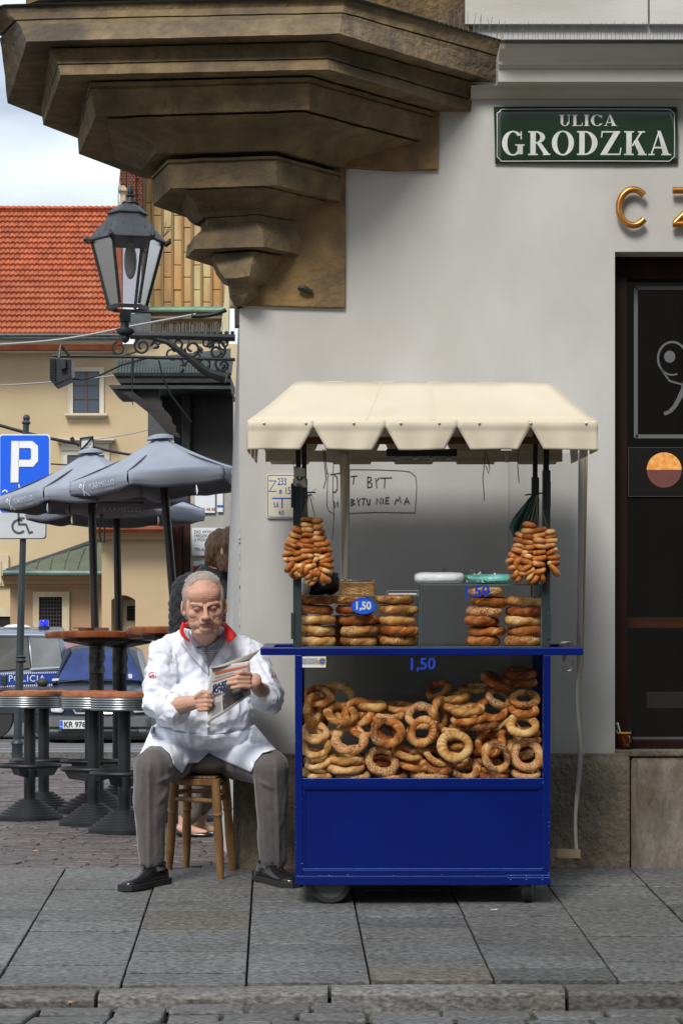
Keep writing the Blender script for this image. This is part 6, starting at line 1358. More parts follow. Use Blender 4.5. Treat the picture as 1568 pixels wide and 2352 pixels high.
def stool(px, Y, label, rot):
    c = P(px, 1700, Y); c.z = 0; t = thing('bar_stool', c, label, 'bar stool', 'round wooden bar stools around the tall tables')
    m = MB(); stand_base(m, c, .205); obj('base', m, IRB, t, smooth=True, ang=35)
    m = MB(); m.lathe(c, [(.036, .1), (.036, .70)], 20); obj('pole', m, IRB, t, smooth=True)
    m = MB(); m.lathe(c, [(.185, .69), (.19, .69)] + [q for i in range(5) for q in ((.191, .695 + i * .0135), (.193, .699 + i * .0135), (.191, .7035 + i * .0135), (.188, .706 + i * .0135))] + [(.19, .765), (.185, .765)], 48); obj('band', m, ALU, t, smooth=True, ang=35)
    m = MB(); m.lathe(c, [(.02, .76), (.183, .762), (.187, .77), (.184, .79), (.16, .796), (.01, .797)], 48)
    m.v = [(v[0], v[1], v[2] + .003 * math.sin(v[0] * 50 + rot * 9) * (v[2] > .78)) for v in m.v]; obj('seat', m, SWD, t, smooth=True, ang=50)
    m = MB(); m.tube([c + V(.185 * math.cos(a), .185 * math.sin(a), .335) for a in [i * math.pi / 20 for i in range(40)]], .013, 8, closed=True); obj('foot_ring', m, IRB, t, smooth=True)
    for a in (rot, rot + 2.1, rot + 4.2):
        m = MB(); d = V(math.cos(a), math.sin(a), 0); e = V(-d.y, d.x, 0) * .004
        m.prism([c + d * .034 + V(0, 0, .26) - e, c + d * .15 + V(0, 0, .275) - e, c + d * .185 + V(0, 0, .33) - e, c + d * .17 + V(0, 0, .33) - e, c + d * .034 + V(0, 0, .31) - e], e * 2); obj('ring_bracket', m, IRB, t)
    return t
stool(69, 14.25, 'round bar stool at the far left front, its base nearest the picture edge', .3)
stool(101, 15.2, 'bar stool half hidden behind the leftmost one', 1.1)
stool(208, 15.0, 'bar stool behind the middle one, seat overlapped by two others', 2.0)
stool(216, 13.7, 'middle front bar stool between the left and right ones', .9)
stool(286, 13.05, 'nearest bar stool, right beside the seated man\'s knee', .1)
CAN = mat('umbrella_canvas', (.32, .35, .42), .75, col2=(.27, .30, .365), sc=2, bump=.1, bsc=200, bdist=.002, col3=(.23, .26, .32), sc3=4, f3=.4)
LOGO = mat('logo_grey', (.95, .96, 1.0), .6); POLEW = mat('umbrella_pole', (.014, .008, .006), .4, col2=(.018, .012, .012), sc=5, coat=.0); TAPE = mat('wrap_film', (.03, .028, .027), .35, bump=.8, bsc=60, bdist=.006)
def umbrella(cx, Y, apex, edge, Rpx, rot, tilt, pbx, pby, label, n=6, print_on=(1,), vh=.105):
    k = Y / F; R = Rpx * k; A = P(cx, apex, Y); Ez = P(cx, edge, Y).z
    t = thing('parasol', P(pbx, pby, Y), label, 'umbrella', 'grey parasols over the tall tables')
    Tm = Matrix.Translation(Vector((A.x, Y, Ez))) @ Matrix.Rotation(tilt, 4, 'Y') @ Matrix.Translation(-Vector((A.x, Y, Ez)))
    def cor(i, r=R, z=Ez): a = rot + 2 * math.pi * i / n; return V(A.x + r * math.sin(a), Y - r * math.cos(a), z)
    m = MB(); H = A.z - Ez
    for i in range(n):
        a, b = cor(i), cor(i + 1); nn = 10; base = len(m.v); vs = []
        for j in range(nn + 1):
            s_ = j / nn
            for q in range(9):
                u = q / 8; e = a.lerp(b, u); p = V(A.x, Y, Ez).lerp(V(e.x, e.y, Ez), s_); p.z = Ez + H * (1 - s_) - H * .10 * math.sin(math.pi * s_) - (.018 * s_ * math.sin(math.pi * u)) * (1 - 0)
                if s_ > .97: p.z += .012 * math.sin(math.pi * u)
                vs.append(Tm @ p)
        m.add(vs, [(j * 9 + q, j * 9 + q + 1, (j + 1) * 9 + q + 1, (j + 1) * 9 + q) for j in range(nn) for q in range(8)])
    obj('canopy', m, CAN, t, solid=.003, smooth=True, norm=False, ang=20)
    m = MB(); m.lathe(Tm @ V(A.x, Y, A.z - .01), [(.085, -.012), (.08, .006), (.04, .018), (.005, .022)], 12, (Tm.to_3x3())); obj('top_cap', m, CAN, t, smooth=True)
    for i in range(n):
        a, b = cor(i), cor(i + 1); m = MB(); out = ((a + b) / 2 - V(A.x, Y, Ez)).normalized()
        def vf(u, v):
            p = a.lerp(b, .001 + .998 * u) + out * (.012 * math.sin(math.pi * v) - .03 * v * math.sin(math.pi * u)); sc_ = 1 - abs(math.cos(math.pi * u)) ** 6 * .22
            p.z = Ez + .004 * math.sin(math.pi * u) - vh * v * (sc_ if v > .5 else 1) + .003 * math.sin(u * 12) * v; return Tm @ p
        m.grid(vf, 20, 6); vp = obj('valance', m, CAN, t, solid=.003, smooth=True, norm=False)
        if i in print_on:
            Wd = (b - a).length
            def bend(x, y, z, c0=(.56, .50)):
                u = c0[0] + x / Wd; v = c0[1] - y / vh; q = vf(max(0, min(1, u)), max(0, min(1, v))); w2 = vf(min(1, u + .01), v) - vf(u - .01, v); nn_ = w2.cross(V(0, 0, 1)).normalized()
                return q + nn_ * (.007 + abs(z)) 
            text('print', 'KARMELLO', vh * .44, LOGO, vp, (0, 0, 0), bend=bend, spacing=1.15, ext=.0003)
            text('print', 'Chocolatier', vh * .20, LOGO, vp, (0, 0, 0), bend=lambda x, y, z: bend(x + Wd * .10, y - vh * .33, z), ext=.0003)
            m = MB(); fr_ = lambda u, v, w: bend(u * vh * 1.5, v * vh * 1.5, w)
            for pts_ in ([(-1.38, .05), (-1.30, .16), (-1.22, .08), (-1.30, .0), (-1.38, .05)], [(-1.30, .0), (-1.18, -.15), (-.98, -.33)], [(-1.28, -.34), (-1.18, -.05), (-1.02, .26)]): strokes(m, pts_, .035, .0004, fr_)
            obj('logo_mark', m, LOGO, vp)
    m = MB()
    for i in range(n): a = Tm @ (cor(i) + V(0, 0, -.006)); m.tube([Tm @ V(A.x, Y, A.z - .05), a], .008, 5); m.tube([Tm @ V(A.x, Y, Ez - .05), (Tm @ V(A.x, Y, A.z - .05)).lerp(a, .55)], .007, 5)
    o = obj('rib', m, BLACK, t); o.name = 'rib_frame'; o['kind'] = 'stuff'
    m = MB(); m.tube([Tm @ V(A.x, Y, A.z - .04), P(pbx, pby, Y)], .026, 12); obj('pole', m, POLEW, t, smooth=True); return t
umbrella(213, 14.9, 1034, 1132, 213, math.radians(-24), math.radians(-3.0), 219, 1450, 'grey parasol at the left with the word KARMELLO, over the wrapped table post', print_on=(5,))
umbrella(375, 14.2, 1001, 1096, 214, math.radians(-17), math.radians(-4.5), 404, 1438, 'largest grey parasol, right of the others, with KARMELLO and a leaning pole', print_on=(5, 1))
umbrella(266, 15.9, 1066, 1168, 202, math.radians(-24), math.radians(0), 273, 1450, 'lowest grey parasol behind the other two, only its lower flaps showing', print_on=(0,), vh=.105)
def tall_table(px, Y, ytop, Rm, label, wrap=True):
    c = P(px, ytop, Y); h = c.z; c.z = 0; t = thing('tall_table', c, label, 'bar table', 'tall round tables with parasols through them')
    m = MB(); stand_base(m, c, .26, .15); obj('base', m, IRB, t, smooth=True, ang=35)
    m = MB(); m.lathe(c, [(.048, .1), (.048, h - .09)], 20); obj('post', m, IRB, t, smooth=True)
    m = MB(); m.lathe(c, [(.03, h - .045), (Rm - .004, h - .042), (Rm, h - .036), (Rm, h - .006), (Rm - .006, h), (.03, h)], 56); obj('tabletop', m, TWD, t, smooth=True, ang=35)
    m = MB(); m.lathe(c, [(.05, h - .095), (Rm * .62, h - .065), (Rm * .66, h - .047), (.05, h - .047)], 6); obj('underframe', m, BLACK, t)
    if wrap:
        m = MB(); r = random.Random(int(px)); m.grid(lambda u, v: c + V((.053 + .007 * fbm((math.cos(u * 6.28), math.sin(u * 6.28), v * 2), 2)) * math.cos(u * 6.283), (.053 + .007 * fbm((math.cos(u * 6.28), math.sin(u * 6.28), v * 2), 2)) * math.sin(u * 6.283), h - .27 + .18 * v), 24, 10); obj('film_wrap', m, TAPE, t, smooth=True, norm=False)
    return t
tall_table(222, 15.0, 1451, .335, 'tall round table with an ashtray, at the left with a film-wrapped post')
tall_table(275, 15.7, 1456, .335, 'tall round table behind the ashtray table, only its post and edge showing')
tall_table(396, 14.2, 1441, .285, 'tall round table at the right, cut off by the seated man\'s shoulder', False)
at = thing('ashtray', P(205, 1447, 14.9), 'brown ashtray with a cigarette on the left tall table', 'ashtray')
m = MB(); ca = P(200, 1447, 14.85); ca.z = P(0, 1451, 15).z; m.lathe(ca, [(.04, .0), (.055, .005), (.06, .022), (.055, .022), (.045, .008), (.01, .006)], 20); m.box(ca + V(.09, 0, .012), (.1, .06, .022)); obj('dish', m, mat('ashtray_brown', (.12, .05, .03), .4), at, smooth=True)
m = MB(); m.tube([ca + V(-.09, 0, .022), ca + V(-.02, 0, .022)], .004, 6); obj('cigarette', m, DK, at)
cable('black cord looped down from the left parasol beside its pole', [P(233, 1180, 14.5), P(229, 1220, 14.5), P(232, 1245, 14.5), P(240, 1247, 14.5), P(241, 1215, 14.5), P(236, 1180, 14.5)], .005)
# litter
BUT = mat('cigarette_filter', (.55, .25, .08), .8)
for x, y, a, lb in ((345, 0, 0, 'orange cigarette butt lying on the setts left of the man\'s shoe'), (77, 0, 1, 'faint cigarette butt on the setts at the left edge')):
    Y = .86 * F / ((1975 if a == 0 else 1957) - HY); c = P(x, HY, Y); c.z = .006; m = MB(); m.tube([c, c + V(.022, .004, 0)], .0045, 7); solo('cigarette_butt', m, BUT, lb, 'cigarette butt')
m = MB(); Y = 8400 / (2282 - 1192); c = P(157, 2282, Y); c.z = gz(Y) - .03; m.tube([c, c + V(.014, .006, 0)], .005, 7); solo('cigarette_butt', m, BUT, 'short orange butt in the kerb joint at the lower left', 'cigarette butt')
m = MB(); Y = 8400 / (2092 - 1192); c = P(1123, 2092, Y); c.z = gz(Y) + .004; m.add([c, c + V(.035, .004, 0), c + V(.03, .02, .002), c + V(.005, .016, 0)], [(0, 1, 2, 3)]); solo('paper_scrap', m, PAPER, 'tiny white paper scrap on the slabs right of the cart wheel', 'paper scrap', norm=False)
# ---------------- vehicles ----------------
CARP = mat('car_paint_dark_blue', (.012, .02, .042), .35, metal=.1, coat=.15, spec=.3, col2=(.018, .026, .046), sc=2); PLAST = mat('black_plastic_trim', (.02, .021, .023), .55); WS = mat('windscreen', (.012, .025, .10), .05, col2=(.02, .05, .18), sc=2.2, spec=.25, stretch=(1, 1, .6)); CHR = mat('chrome_trim', (.6, .6, .62), .15, metal=1); LAMP = mat('headlamp_glass', (.45, .47, .5), .1, col2=(.75, .75, .75), sc=12, spec=.8)
VY = 32.0
def carx(x): return P(x, 0, VY).x
car = thing('parked_car', P(222, 1710, VY), 'dark blue people carrier facing us behind the bar stools, plate starting KR 976', 'car')
def PV_(x, y, d=0): return P(x, y, VY + d)
cc = 226.0    # centre line in the picture
def sect(pts, d): return [PV_(cc + x, y, d) for x, y in pts]
half = [(0, 1482), (55, 1484), (84, 1490), (96, 1512), (112, 1560), (120, 1576), (121, 1640), (116, 1680), (104, 1692), (0, 1693)]
def mir(pts): return pts + [(-x, y) for x, y in pts[::-1][1:-1]]
# body by stations: bonnet nose, bonnet top, windscreen base, roof front, roof rear
st_ = [(-.62, [(0, 1600), (60, 1602), (100, 1612), (110, 1625), (112, 1660), (104, 1686), (0, 1688)]), (-.5, [(0, 1592), (66, 1594), (106, 1604), (117, 1622), (119, 1660), (110, 1692), (0, 1694)]), (.0, [(0, 1578), (80, 1580), (108, 1588), (120, 1612), (122, 1660), (112, 1696), (0, 1697)]), (.55, [(0, 1566), (88, 1568), (110, 1576), (121, 1604), (122, 1660), (113, 1697), (0, 1698)]), (3.2, [(0, 1566), (88, 1568), (110, 1576), (121, 1604), (122, 1660), (113, 1697), (0, 1698)])]
# the photograph's car is turned slightly: shear each station to the right with depth
def stn(d, pts, sh=9): return [PV_(cc + x + d * sh * .6, y, d) for x, y in mir(pts)]
m = MB(); m.loft([stn(d, p) for d, p in st_]); obj('body', m, CARP, car, smooth=True, ang=50)
m = MB(); ps = [[(0, 1563), (86, 1565), (88, 1568), (0, 1569)], [(0, 1496), (70, 1498), (86, 1566), (0, 1568)], [(0, 1483), (62, 1485), (88, 1500), (0, 1566)]]
gl = [(.5, [(0, 1567), (100, 1570), (106, 1571), (0, 1572)]), (1.25, [(0, 1490), (66, 1492), (86, 1500), (104, 1568)]), (1.6, [(0, 1482), (66, 1484), (88, 1495), (106, 1566)]), (3.2, [(0, 1482), (66, 1484), (88, 1495), (106, 1566)])]
m.loft([stn(.52, [(0, 1562), (92, 1565), (104, 1568), (106, 1572), (0, 1573)])] + [stn(1.2, [(0, 1487), (62, 1489), (82, 1498), (105, 1568), (0, 1570)]), stn(1.5, [(0, 1480), (62, 1482), (84, 1492), (107, 1566), (0, 1570)]), stn(3.2, [(0, 1481), (62, 1483), (84, 1493), (107, 1566), (0, 1570)])]); obj('cabin', m, CARP, car, smooth=True, ang=45)
m = MB(); m.prism([PV_(cc + x + d * 5.4, y, d - .05) for x, y, d in ((-98, 1564, .50), (-64, 1498, 1.13), (-40, 1494, 1.17), (40, 1494, 1.17), (64, 1498, 1.13), (98, 1564, .50), (0, 1560, .52))], (0, -.015, .004)); obj('windscreen', m, WS, car)
m = MB(); m.tube([PV_(cc - 90, 1567, .42), PV_(cc - 40, 1562, .4), PV_(cc + 10, 1566, .42)], .012, 5); m.tube([PV_(cc - 20, 1561, .4), PV_(cc + 60, 1565, .42)], .012, 5); obj('wiper', m, PLAST, car)
m = MB(); 
for i in range(18): m.pbox(140 + i * 3.4, 1570 - i * .05, 142 + i * 3.4, 1575, VY + .25, .02)
o = obj('air_vent', m, PLAST, car)
for sx in (-1, 1):
    m = MB(); m.prism([PV_(cc + sx * x, y, -.66) for x, y in ((112, 1612), (76, 1610), (70, 1612), (82, 1638), (108, 1636))], (0, .1, 0)); obj('headlight', m, LAMP, car, bevel=.02)
    m = MB(); m.ell(PV_(cc + sx * 134 + (6 if sx < 0 else 0), 1568, .35), (.085, .06, .062), n=16, m=10); m.tube([PV_(cc + sx * 118, 1576, .4), PV_(cc + sx * 130, 1570, .38)], .02, 6); obj('wing_mirror', m, PLAST, car, smooth=True)
    m = MB(); m.tube([PV_(cc + sx * 100, 1572, .5), PV_(cc + sx * 66, 1492, 1.15)], .035, 6); obj('pillar', m, CARP, car)
    cw = PV_(cc + sx * (80 if sx > 0 else 54), 1680, 0); cw.z = .31; cw.x = PV_(cc + sx * 104, 0, 0).x if sx < 0 else PV_(cc + 92, 0).x
    m = MB(); m.lathe(cw + V(0, .1, 0), [(.2, -.1), (.3, -.1), (.31, -.07), (.31, .07), (.3, .1), (.2, .1)], 28, RY(math.pi / 2)); w_ = obj('wheel', m, RUB, car, smooth=True); m = MB(); m.lathe(cw + V(0, .1, 0), [(.02, -.09), (.2, -.08), (.2, .08), (.02, .09)], 20, RY(math.pi / 2)); obj('rim', m, CHR, w_, smooth=True)
cw = PV_(175, 1700, -.1); cw.z = .31
m = MB(); m.lathe(cw, [(.2, -.1), (.3, -.1), (.31, -.07), (.31, .07), (.3, .1), (.2, .1)], 28, RZ(.9) @ RY(math.pi / 2)); w_ = obj('wheel', m, RUB, car, smooth=True)
m = MB(); m.prism([PV_(cc + x, y, -.70) for x, y in ((-64, 1610), (64, 1610), (52, 1637), (-52, 1637))], (0, .1, 0)); gr_ = obj('grille', m, PLAST, car, bevel=.01)
m = MB(); m.tube([PV_(cc + x, y, -.71) for x, y in ((-66, 1612), (-52, 1639), (52, 1639), (66, 1612))], .018, 6); m.pbox(cc - 60, 1622, cc + 60, 1624, VY - .72, .03); obj('grille_trim', m, CHR, gr_, smooth=True)
m = MB(); bx = 186; m.prism([PV_(bx + x, y, -.74) for x, y in ((-8, 1611), (-3, 1611), (1, 1626), (5, 1611), (9, 1611), (1, 1633))], (0, .03, 0)); obj('badge', m, CHR, gr_)
m = MB(); m.loft([[PV_(cc + x, y, -.62 - dd) for x in [-122 + 244 * i / 16 for i in range(17)]][::1] for y, dd in ((1645, .06), (1649, .16), (1668, .18), (1674, .14), (1680, .15), (1698, .1))], closed=False, cap=False); obj('bumper', m, mat('bumper_grey', (.06, .065, .07), .5, col2=(.05, .055, .06), sc=3), car, smooth=True, solid=.03, norm=False)
m = MB(); m.pbox(cc - 92, 1675, cc + 92, 1684, VY - .82, .05); obj('air_intake', m, PLAST, car, bevel=.02)
npl = MB(); npl.pbox(138, 1655, 226, 1674, VY - .86, .02); npo = obj('number_plate', npl, ENW, car, bevel=.005)
m = MB(); m.pbox(138.5, 1655.5, 144.5, 1673.5, VY - .865, .004); obj('blue_band', m, mat('sign_blue', (.0, .10, .72), .4), npo)
text('print', 'KR 976', .105, DK, npo, P(147, 1664.5, VY - .868), align='LEFT', sx=.92, bold=.002); text('print', 'PL', .03, ENW, npo, P(141.5, 1669, VY - .87)); m = MB(); m.tube([P(138, 1675, VY - .87), P(226, 1675, VY - .87)], .004, 4); obj('plate_frame', m, PLAST, npo)
m = MB(); m.prism([PV_(x, y, .42) for x, y in ((121, 1559), (136, 1558), (135, 1563), (120, 1564))], (0, -.01, 0)); m.prism([PV_(x, y, 1.0) for x, y in ((205, 1512), (213, 1512), (211, 1519), (203, 1519))], (0, -.01, 0)); m.prism([PV_(x, y, .48) for x, y in ((295, 1548), (304, 1548), (304, 1558), (296, 1558))], (0, -.01, 0)); o = obj('windscreen_sticker', m, ENW, car); o['kind'] = 'stuff'
# shadow side flank, roof rack line and the car behind
c2 = thing('parked_car', P(160, 1640, 38), 'pale pink car roof peeking out behind the dark blue car', 'car')
m = MB(); Yb = 38
m.loft([[P(x, 1620, Yb), P(x, y, Yb), P(x, y - 1, Yb + 1.6), P(x, 1620, Yb + 1.6)] for x, y in ((92, 1520), (112, 1490), (135, 1478), (170, 1474), (215, 1477), (250, 1488), (290, 1520))]); obj('body', m, mat('car_paint_pink', (.42, .22, .25), .35, coat=.5), c2, smooth=True)
m = MB(); m.pbox(108, 1489, 136, 1499, Yb - .02, .02); obj('side_window', m, ENW, c2)
for x in (120, 262):
    cw = P(x, 1600, Yb + .1); cw.z = .3; m = MB(); m.lathe(cw, [(.2, -.1), (.3, -.1), (.3, .1), (.2, .1)], 20, RX(math.pi / 2)); obj('wheel', m, RUB, c2)
# police van
van = thing('police_van', P(60, 1675, 33.5), 'silver-blue police van with a blue roof beacon at the left edge', 'van')
NYV = 33.5
def PN(x, y, d=0): return P(x, y, NYV + d)
VP = mat('van_silver_blue', (.17, .205, .26), .35, metal=.3, coat=.5, col2=(.2, .24, .3), sc=1); VG = mat('van_dark_glass', (.012, .014, .014), .35, spec=.15, col2=(.03, .033, .03), sc=4); VG2 = mat('van_grey_glass', (.08, .09, .10), .4, spec=.15, col2=(.14, .15, .16), sc=2)
m = MB()
prof = [(0, 1660, .12), (0, 1600, .02), (0, 1560, .0), (0, 1490, .12), (0, 1458, .22), (0, 1448, .45), (0, 1441, .9), (0, 1440, 1.5)]
def vr(x, sh, top=0): return [P(x, y + top * (1 if y < 1500 else 0), NYV + d + sh) for _, y, d in prof] + [P(x, 1660, NYV + 1.8 + sh)]
m.loft([vr(-190, 0), vr(60, 0), vr(138, 0), vr(147, .05, 3), vr(152, .2, 14), ]); obj('body', m, VP, van, smooth=True, ang=50)
def panel(pts, dpt, nm, mt, par=van, th=.03): 
    m = MB(); m.prism([P(x, y, NYV + dy - dpt) for x, y, dy in pts], (0, th, 0)); return obj(nm, m, mt, par, bevel=.01)
panel([(-40, 1463, .19), (65, 1463, .19), (72, 1535, .03), (-40, 1545, .02)], .03, 'side_window', VG)
panel([(68, 1464, .19), (136, 1466, .19), (145, 1531, .04), (76, 1537, .03)], .03, 'side_window', VG2)
m = MB(); m.tube([PN(-60, 1458, .18), PN(145, 1460, .18)], .02, 5); m.tube([PN(70, 1538, -.02), PN(150, 1533, -.02)], .02, 5); obj('rain_rail', m, CHR, van)
st2 = panel([(-60, 1549, .0), (150, 1541, .0), (150, 1566, .0), (-60, 1578, .0)], .035, 'police_stripe', mat('stripe_blue', (.005, .04, .28), .4))
m = MB()
for i in range(44): m.pbox(-60 + i * 4.8, 1544 - i * .13 + 3.5, -57.5 + i * 4.8, 1548.5 - i * .13 + 3, NYV - .05, .01); m.pbox(-60 + i * 4.8, 1577 - i * .17, -57.5 + i * 4.8, 1581 - i * .17, NYV - .05, .01)
o = obj('chequer_band', m, mat('chequer_grey', (.5, .55, .6), .5), st2); o['kind'] = 'stuff'
text('print', 'POLICJA', .135, ENW, st2, P(20, 1559, NYV - .045), align='LEFT', sx=.95, spacing=1.15)
m = MB(); m.pbox(-60, 1582, 150, 1588, NYV - .05, .04); m.pbox(-60, 1600, 152, 1640, NYV - .06, .06); obj('side_moulding', m, PLAST, van, bevel=.01)
m = MB(); m.pbox(3, 1551, 16, 1576, NYV - .06, .03); obj('door_handle', m, BLACK, van, bevel=.01)
m = MB(); c = PN(102, 1445, .6); m.lathe(c, [(.08, -.02), (.085, .04)], 16); bc = obj('beacon', m, BLACK, van); m = MB(); m.lathe(c, [(.07, .04), (.072, .12), (.06, .135)], 16); obj('beacon_lens', m, mat('beacon_blue', (.005, .015, .55), .1, coat=.5, emit=((.0, .02, .8, 1), .12)), bc, smooth=True)
m = MB(); m.ell(PN(40, 1441, .8), (.20, .2, .05), n=16, m=8); obj('roof_vent', m, ENW, van, smooth=True)
for x in (-20, 122):
    cw = PN(x, 1640, .05); cw.z = .33; m = MB(); m.lathe(cw, [(.2, -.1), (.31, -.1), (.33, -.06), (.33, .1), (.2, .1)], 28, RX(math.pi / 2)); w_ = obj('wheel', m, RUB, van, smooth=True); m = MB(); m.lathe(cw, [(.02, -.08), (.2, -.09), (.2, .08), (.02, .08)], 20, RX(math.pi / 2)); obj('rim', m, HUB, w_, smooth=True)
# ---------------- wooden stool ----------------
from mathutils.bvhtree import BVHTree
SWO = mat('stool_wood', (.36, .19, .065), .5, col2=(.20, .095, .03), sc=9, bump=.25, bsc=40, bdist=.003, stretch=(2, 2, .35), col3=(.11, .06, .03), sc3=6, f3=.6)
wst = thing('wooden_stool', P(460, 1996, 10.3), 'old turned-leg wooden stool the man sits on', 'stool')
zt0 = P(0, 1787, 10.2).z
def corner(px, Y): q = P(px, 1790, Y); return V(q.x, q.y, zt0)
ct = [(corner(496, 10.06), P(507, 2018, 10.14)), (corner(401, 10.22), P(389, 1993, 10.44)), (corner(431, 10.42), None), (corner(517, 10.34), P(534, 1996, 10.42))]
ct[2] = (ct[2][0], P(428, 1975, 10.6))
def leg(a, b):
    b = V(b.x, b.y, gz(b.y) if b.y < 10.49 else 0); m = MB(); pts = [a.lerp(b, t) for t in (0, .08, .3, .33, .345, .36, .39, .6, .8, .93, 1)]
    m.tube(pts, [.017, .020, .021, .020, .024, .020, .018, .021, .019, .016, .014], 12); return m
for a, b in ct: obj('leg', leg(a, b), SWO, wst, smooth=True)
cs = [c_[0] for c_ in ct]; cen = (cs[0] + cs[1] + cs[2] + cs[3]) / 4
m = MB(); m.prism([cen + (c_ - cen) * 1.06 + V(0, 0, -.022) for c_ in cs], (0, 0, .022)); obj('seat_frame', m, SWO, wst, bevel=.005)
for k in range(9):
    t0, t1 = (k + .06) / 9, (k + .94) / 9; a0 = cs[0].lerp(cs[1], t0); a1 = cs[0].lerp(cs[1], t1); b1 = cs[3].lerp(cs[2], t1); b0 = cs[3].lerp(cs[2], t0)
    m = MB(); m.prism([cen + (q - cen) * .98 + V(0, 0, .0012) for q in (a0, a1, b1, b0)], (0, 0, .010)); obj('seat_slat', m, mat('seat_slat_wood', (.30, .17, .08), .5, col2=(.17, .09, .045), sc=12), wst, bevel=.002)
def rail(i, j, t):
    def at(k, t): a, b = ct[k]; b = V(b.x, b.y, gz(min(b.y, 10.49))); return a.lerp(b, t)
    a, b = at(i, t), at(j, t); m = MB(); m.tube([a, a.lerp(b, .2), a.lerp(b, .5), a.lerp(b, .8), b], [.009, .011, .013, .011, .009], 9); obj('stretcher', m, SWO, wst, smooth=True)
rail(0, 1, .22); rail(1, 2, .16); rail(2, 3, .16); rail(3, 0, .2); rail(0, 1, .05); rail(3, 0, .05)
# ---------------- the vendor ----------------
SKIN = mat('skin', (.52, .29, .205), .55, col2=(.56, .33, .24), sc=22, sss=.12, bump=.15, bsc=160, bdist=.001, col3=(.50, .22, .15), sc3=9, f3=.45)
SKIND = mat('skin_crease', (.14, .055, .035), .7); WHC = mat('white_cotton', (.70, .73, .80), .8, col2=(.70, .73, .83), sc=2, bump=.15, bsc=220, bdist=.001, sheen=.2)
REDC = mat('red_collar', (.62, .012, .012), .75, bump=.1, bsc=200); SHIRT = mat('grey_polo', (.24, .25, .30), .85, bump=.2, bsc=260, bdist=.001); TRS = mat('grey_trousers', (.105, .09, .088), .85, col2=(.09, .078, .077), sc=3, bump=.25, bsc=300, bdist=.001, sheen=.25)
SHOE = mat('black_leather', (.008, .008, .009), .22, coat=.4, bump=.1, bsc=60, bdist=.002); SOLE = mat('shoe_sole', (.015, .014, .013), .6); GH = mat('grey_hair', (.36, .29, .25), .85, col2=(.27, .21, .18), sc=60, stretch=(3, 1, .6), bump=.6, bsc=120, bdist=.004)
man = thing('person', P(470, 2040, 10.1), 'seated grey-haired man in a white coat with red collar reading a newspaper beside the cart', 'person')
HO = P(469, 1391, 9.93); HR = RZ(math.radians(7)) @ RX(math.radians(13)) @ RY(math.radians(-4)); HS = 1.04
KX, KZ = 1.085, .94
def H(x, y, z): return HO + HR @ (V(x * KX, y, z * KZ) * HS)
HI = HR.inverted()
m = MB()
def he(c, r, n=18): m.ell(H(*c), (r[0] * HS * KX, r[1] * HS, r[2] * HS * KZ), HR, n, 12)
he((0, .02, .050), (.076, .095, .090)); he((0, .006, -.018), (.0715, .076, .086)); he((0, -.022, -.034), (.060, .052, .048)); he((0, -.030, -.066), (.052, .046, .036)); he((.040, -.026, -.046), (.026, .034, .032)); he((-.040, -.026, -.046), (.026, .034, .032)); he((0, -.012, -.068), (.064, .060, .042)); he((0, -.040, .055), (.060, .038, .046))
for s_ in (-1, 1):
    he((s_ * .042, -.026, -.068), (.022, .032, .030)); he((s_ * .040, -.050, -.024), (.024, .015, .022)); he((s_ * .030, -.064, .001), (.015, .010, .0085))
    he((s_ * .0125, -.091, -.036), (.0085, .009, .008), 10); he((s_ * .060, -.02, -.01), (.012, .03, .05))
    m.cap(H(s_ * .050, -.056, .020), H(s_ * .012, -.074, .016), .0075 * HS, .0075 * HS)
    m.ell(H(s_ * .080, .014, -.006), (.0075, .019, .034), HR @ RZ(s_ * .45) @ RX(-.15), 14, 10); m.ell(H(s_ * .077, .004, -.032), (.007, .010, .012), HR, 10, 8)
m.cap(H(0, -.077, .010), H(0, -.098, -.030), .008, .013); he((0, -.101, -.033), (.0145, .012, .012), 12); he((0, -.074, -.052), (.028, .016, .020)); he((0, -.062, -.090), (.026, .018, .018)); he((0, -.026, -.106), (.050, .044, .028))
m.cap(H(-.020, -.083, -.0600), H(0, -.0885, -.0575), .0045, .0052, 8); m.cap(H(0, -.0885, -.0575), H(.020, -.083, -.0600), .0052, .0045, 8); m.cap(H(-.016, -.082, -.068), H(.016, -.082, -.068), .0055, .0055, 8)
m.cap(H(0, .032, -.07), P(471, 1472, 10.16), .058, .060)
# torso core, arms, hands
m.cap(P(470, 1515, 10.22), P(475, 1690, 10.26), .08, .09); m.cap(P(400, 1505, 10.20), P(545, 1505, 10.20), .035, .035)
def pc(x0, y0, Y0, x1, y1, Y1, r0, r1, n=12): m.cap(P(x0, y0, Y0), P(x1, y1, Y1), r0, r1, n)
pc(392, 1505, 10.17, 364, 1612, 10.08, .035, .035); pc(364, 1612, 10.08, 404, 1622, 9.92, .036, .040); pc(404, 1622, 9.92, 444, 1614, 9.78, .043, .031); 
pc(562, 1505, 10.17, 626, 1602, 10.06, .035, .034); pc(626, 1602, 10.06, 592, 1580, 9.80, .042, .030)
# image-left fist
pc(444, 1614, 9.78, 456, 1612, 9.75, .031, .027); m.ell(P(460, 1612, 9.745), (.026, .022, .036), RY(.15))
for y, xe, r in ((1600, 484, .0100), (1611, 487, .0104), (1621, 484, .0100), (1630, 478, .0090)):
    a, b, c_, d = P(458, y, 9.722), P(474, y - 1, 9.698), P(xe, y, 9.706), P(xe - 7, y + 1, 9.735)
    m.cap(a, b, r + .001, r, 10); m.cap(b, c_, r, r * .95, 10); m.cap(c_, d, r * .95, r * .85, 10)
m.cap(P(452, 1600, 9.73), P(466, 1590, 9.705), .013, .0115, 10); m.cap(P(466, 1590, 9.705), P(483, 1592, 9.70), .0115, .0095, 10)
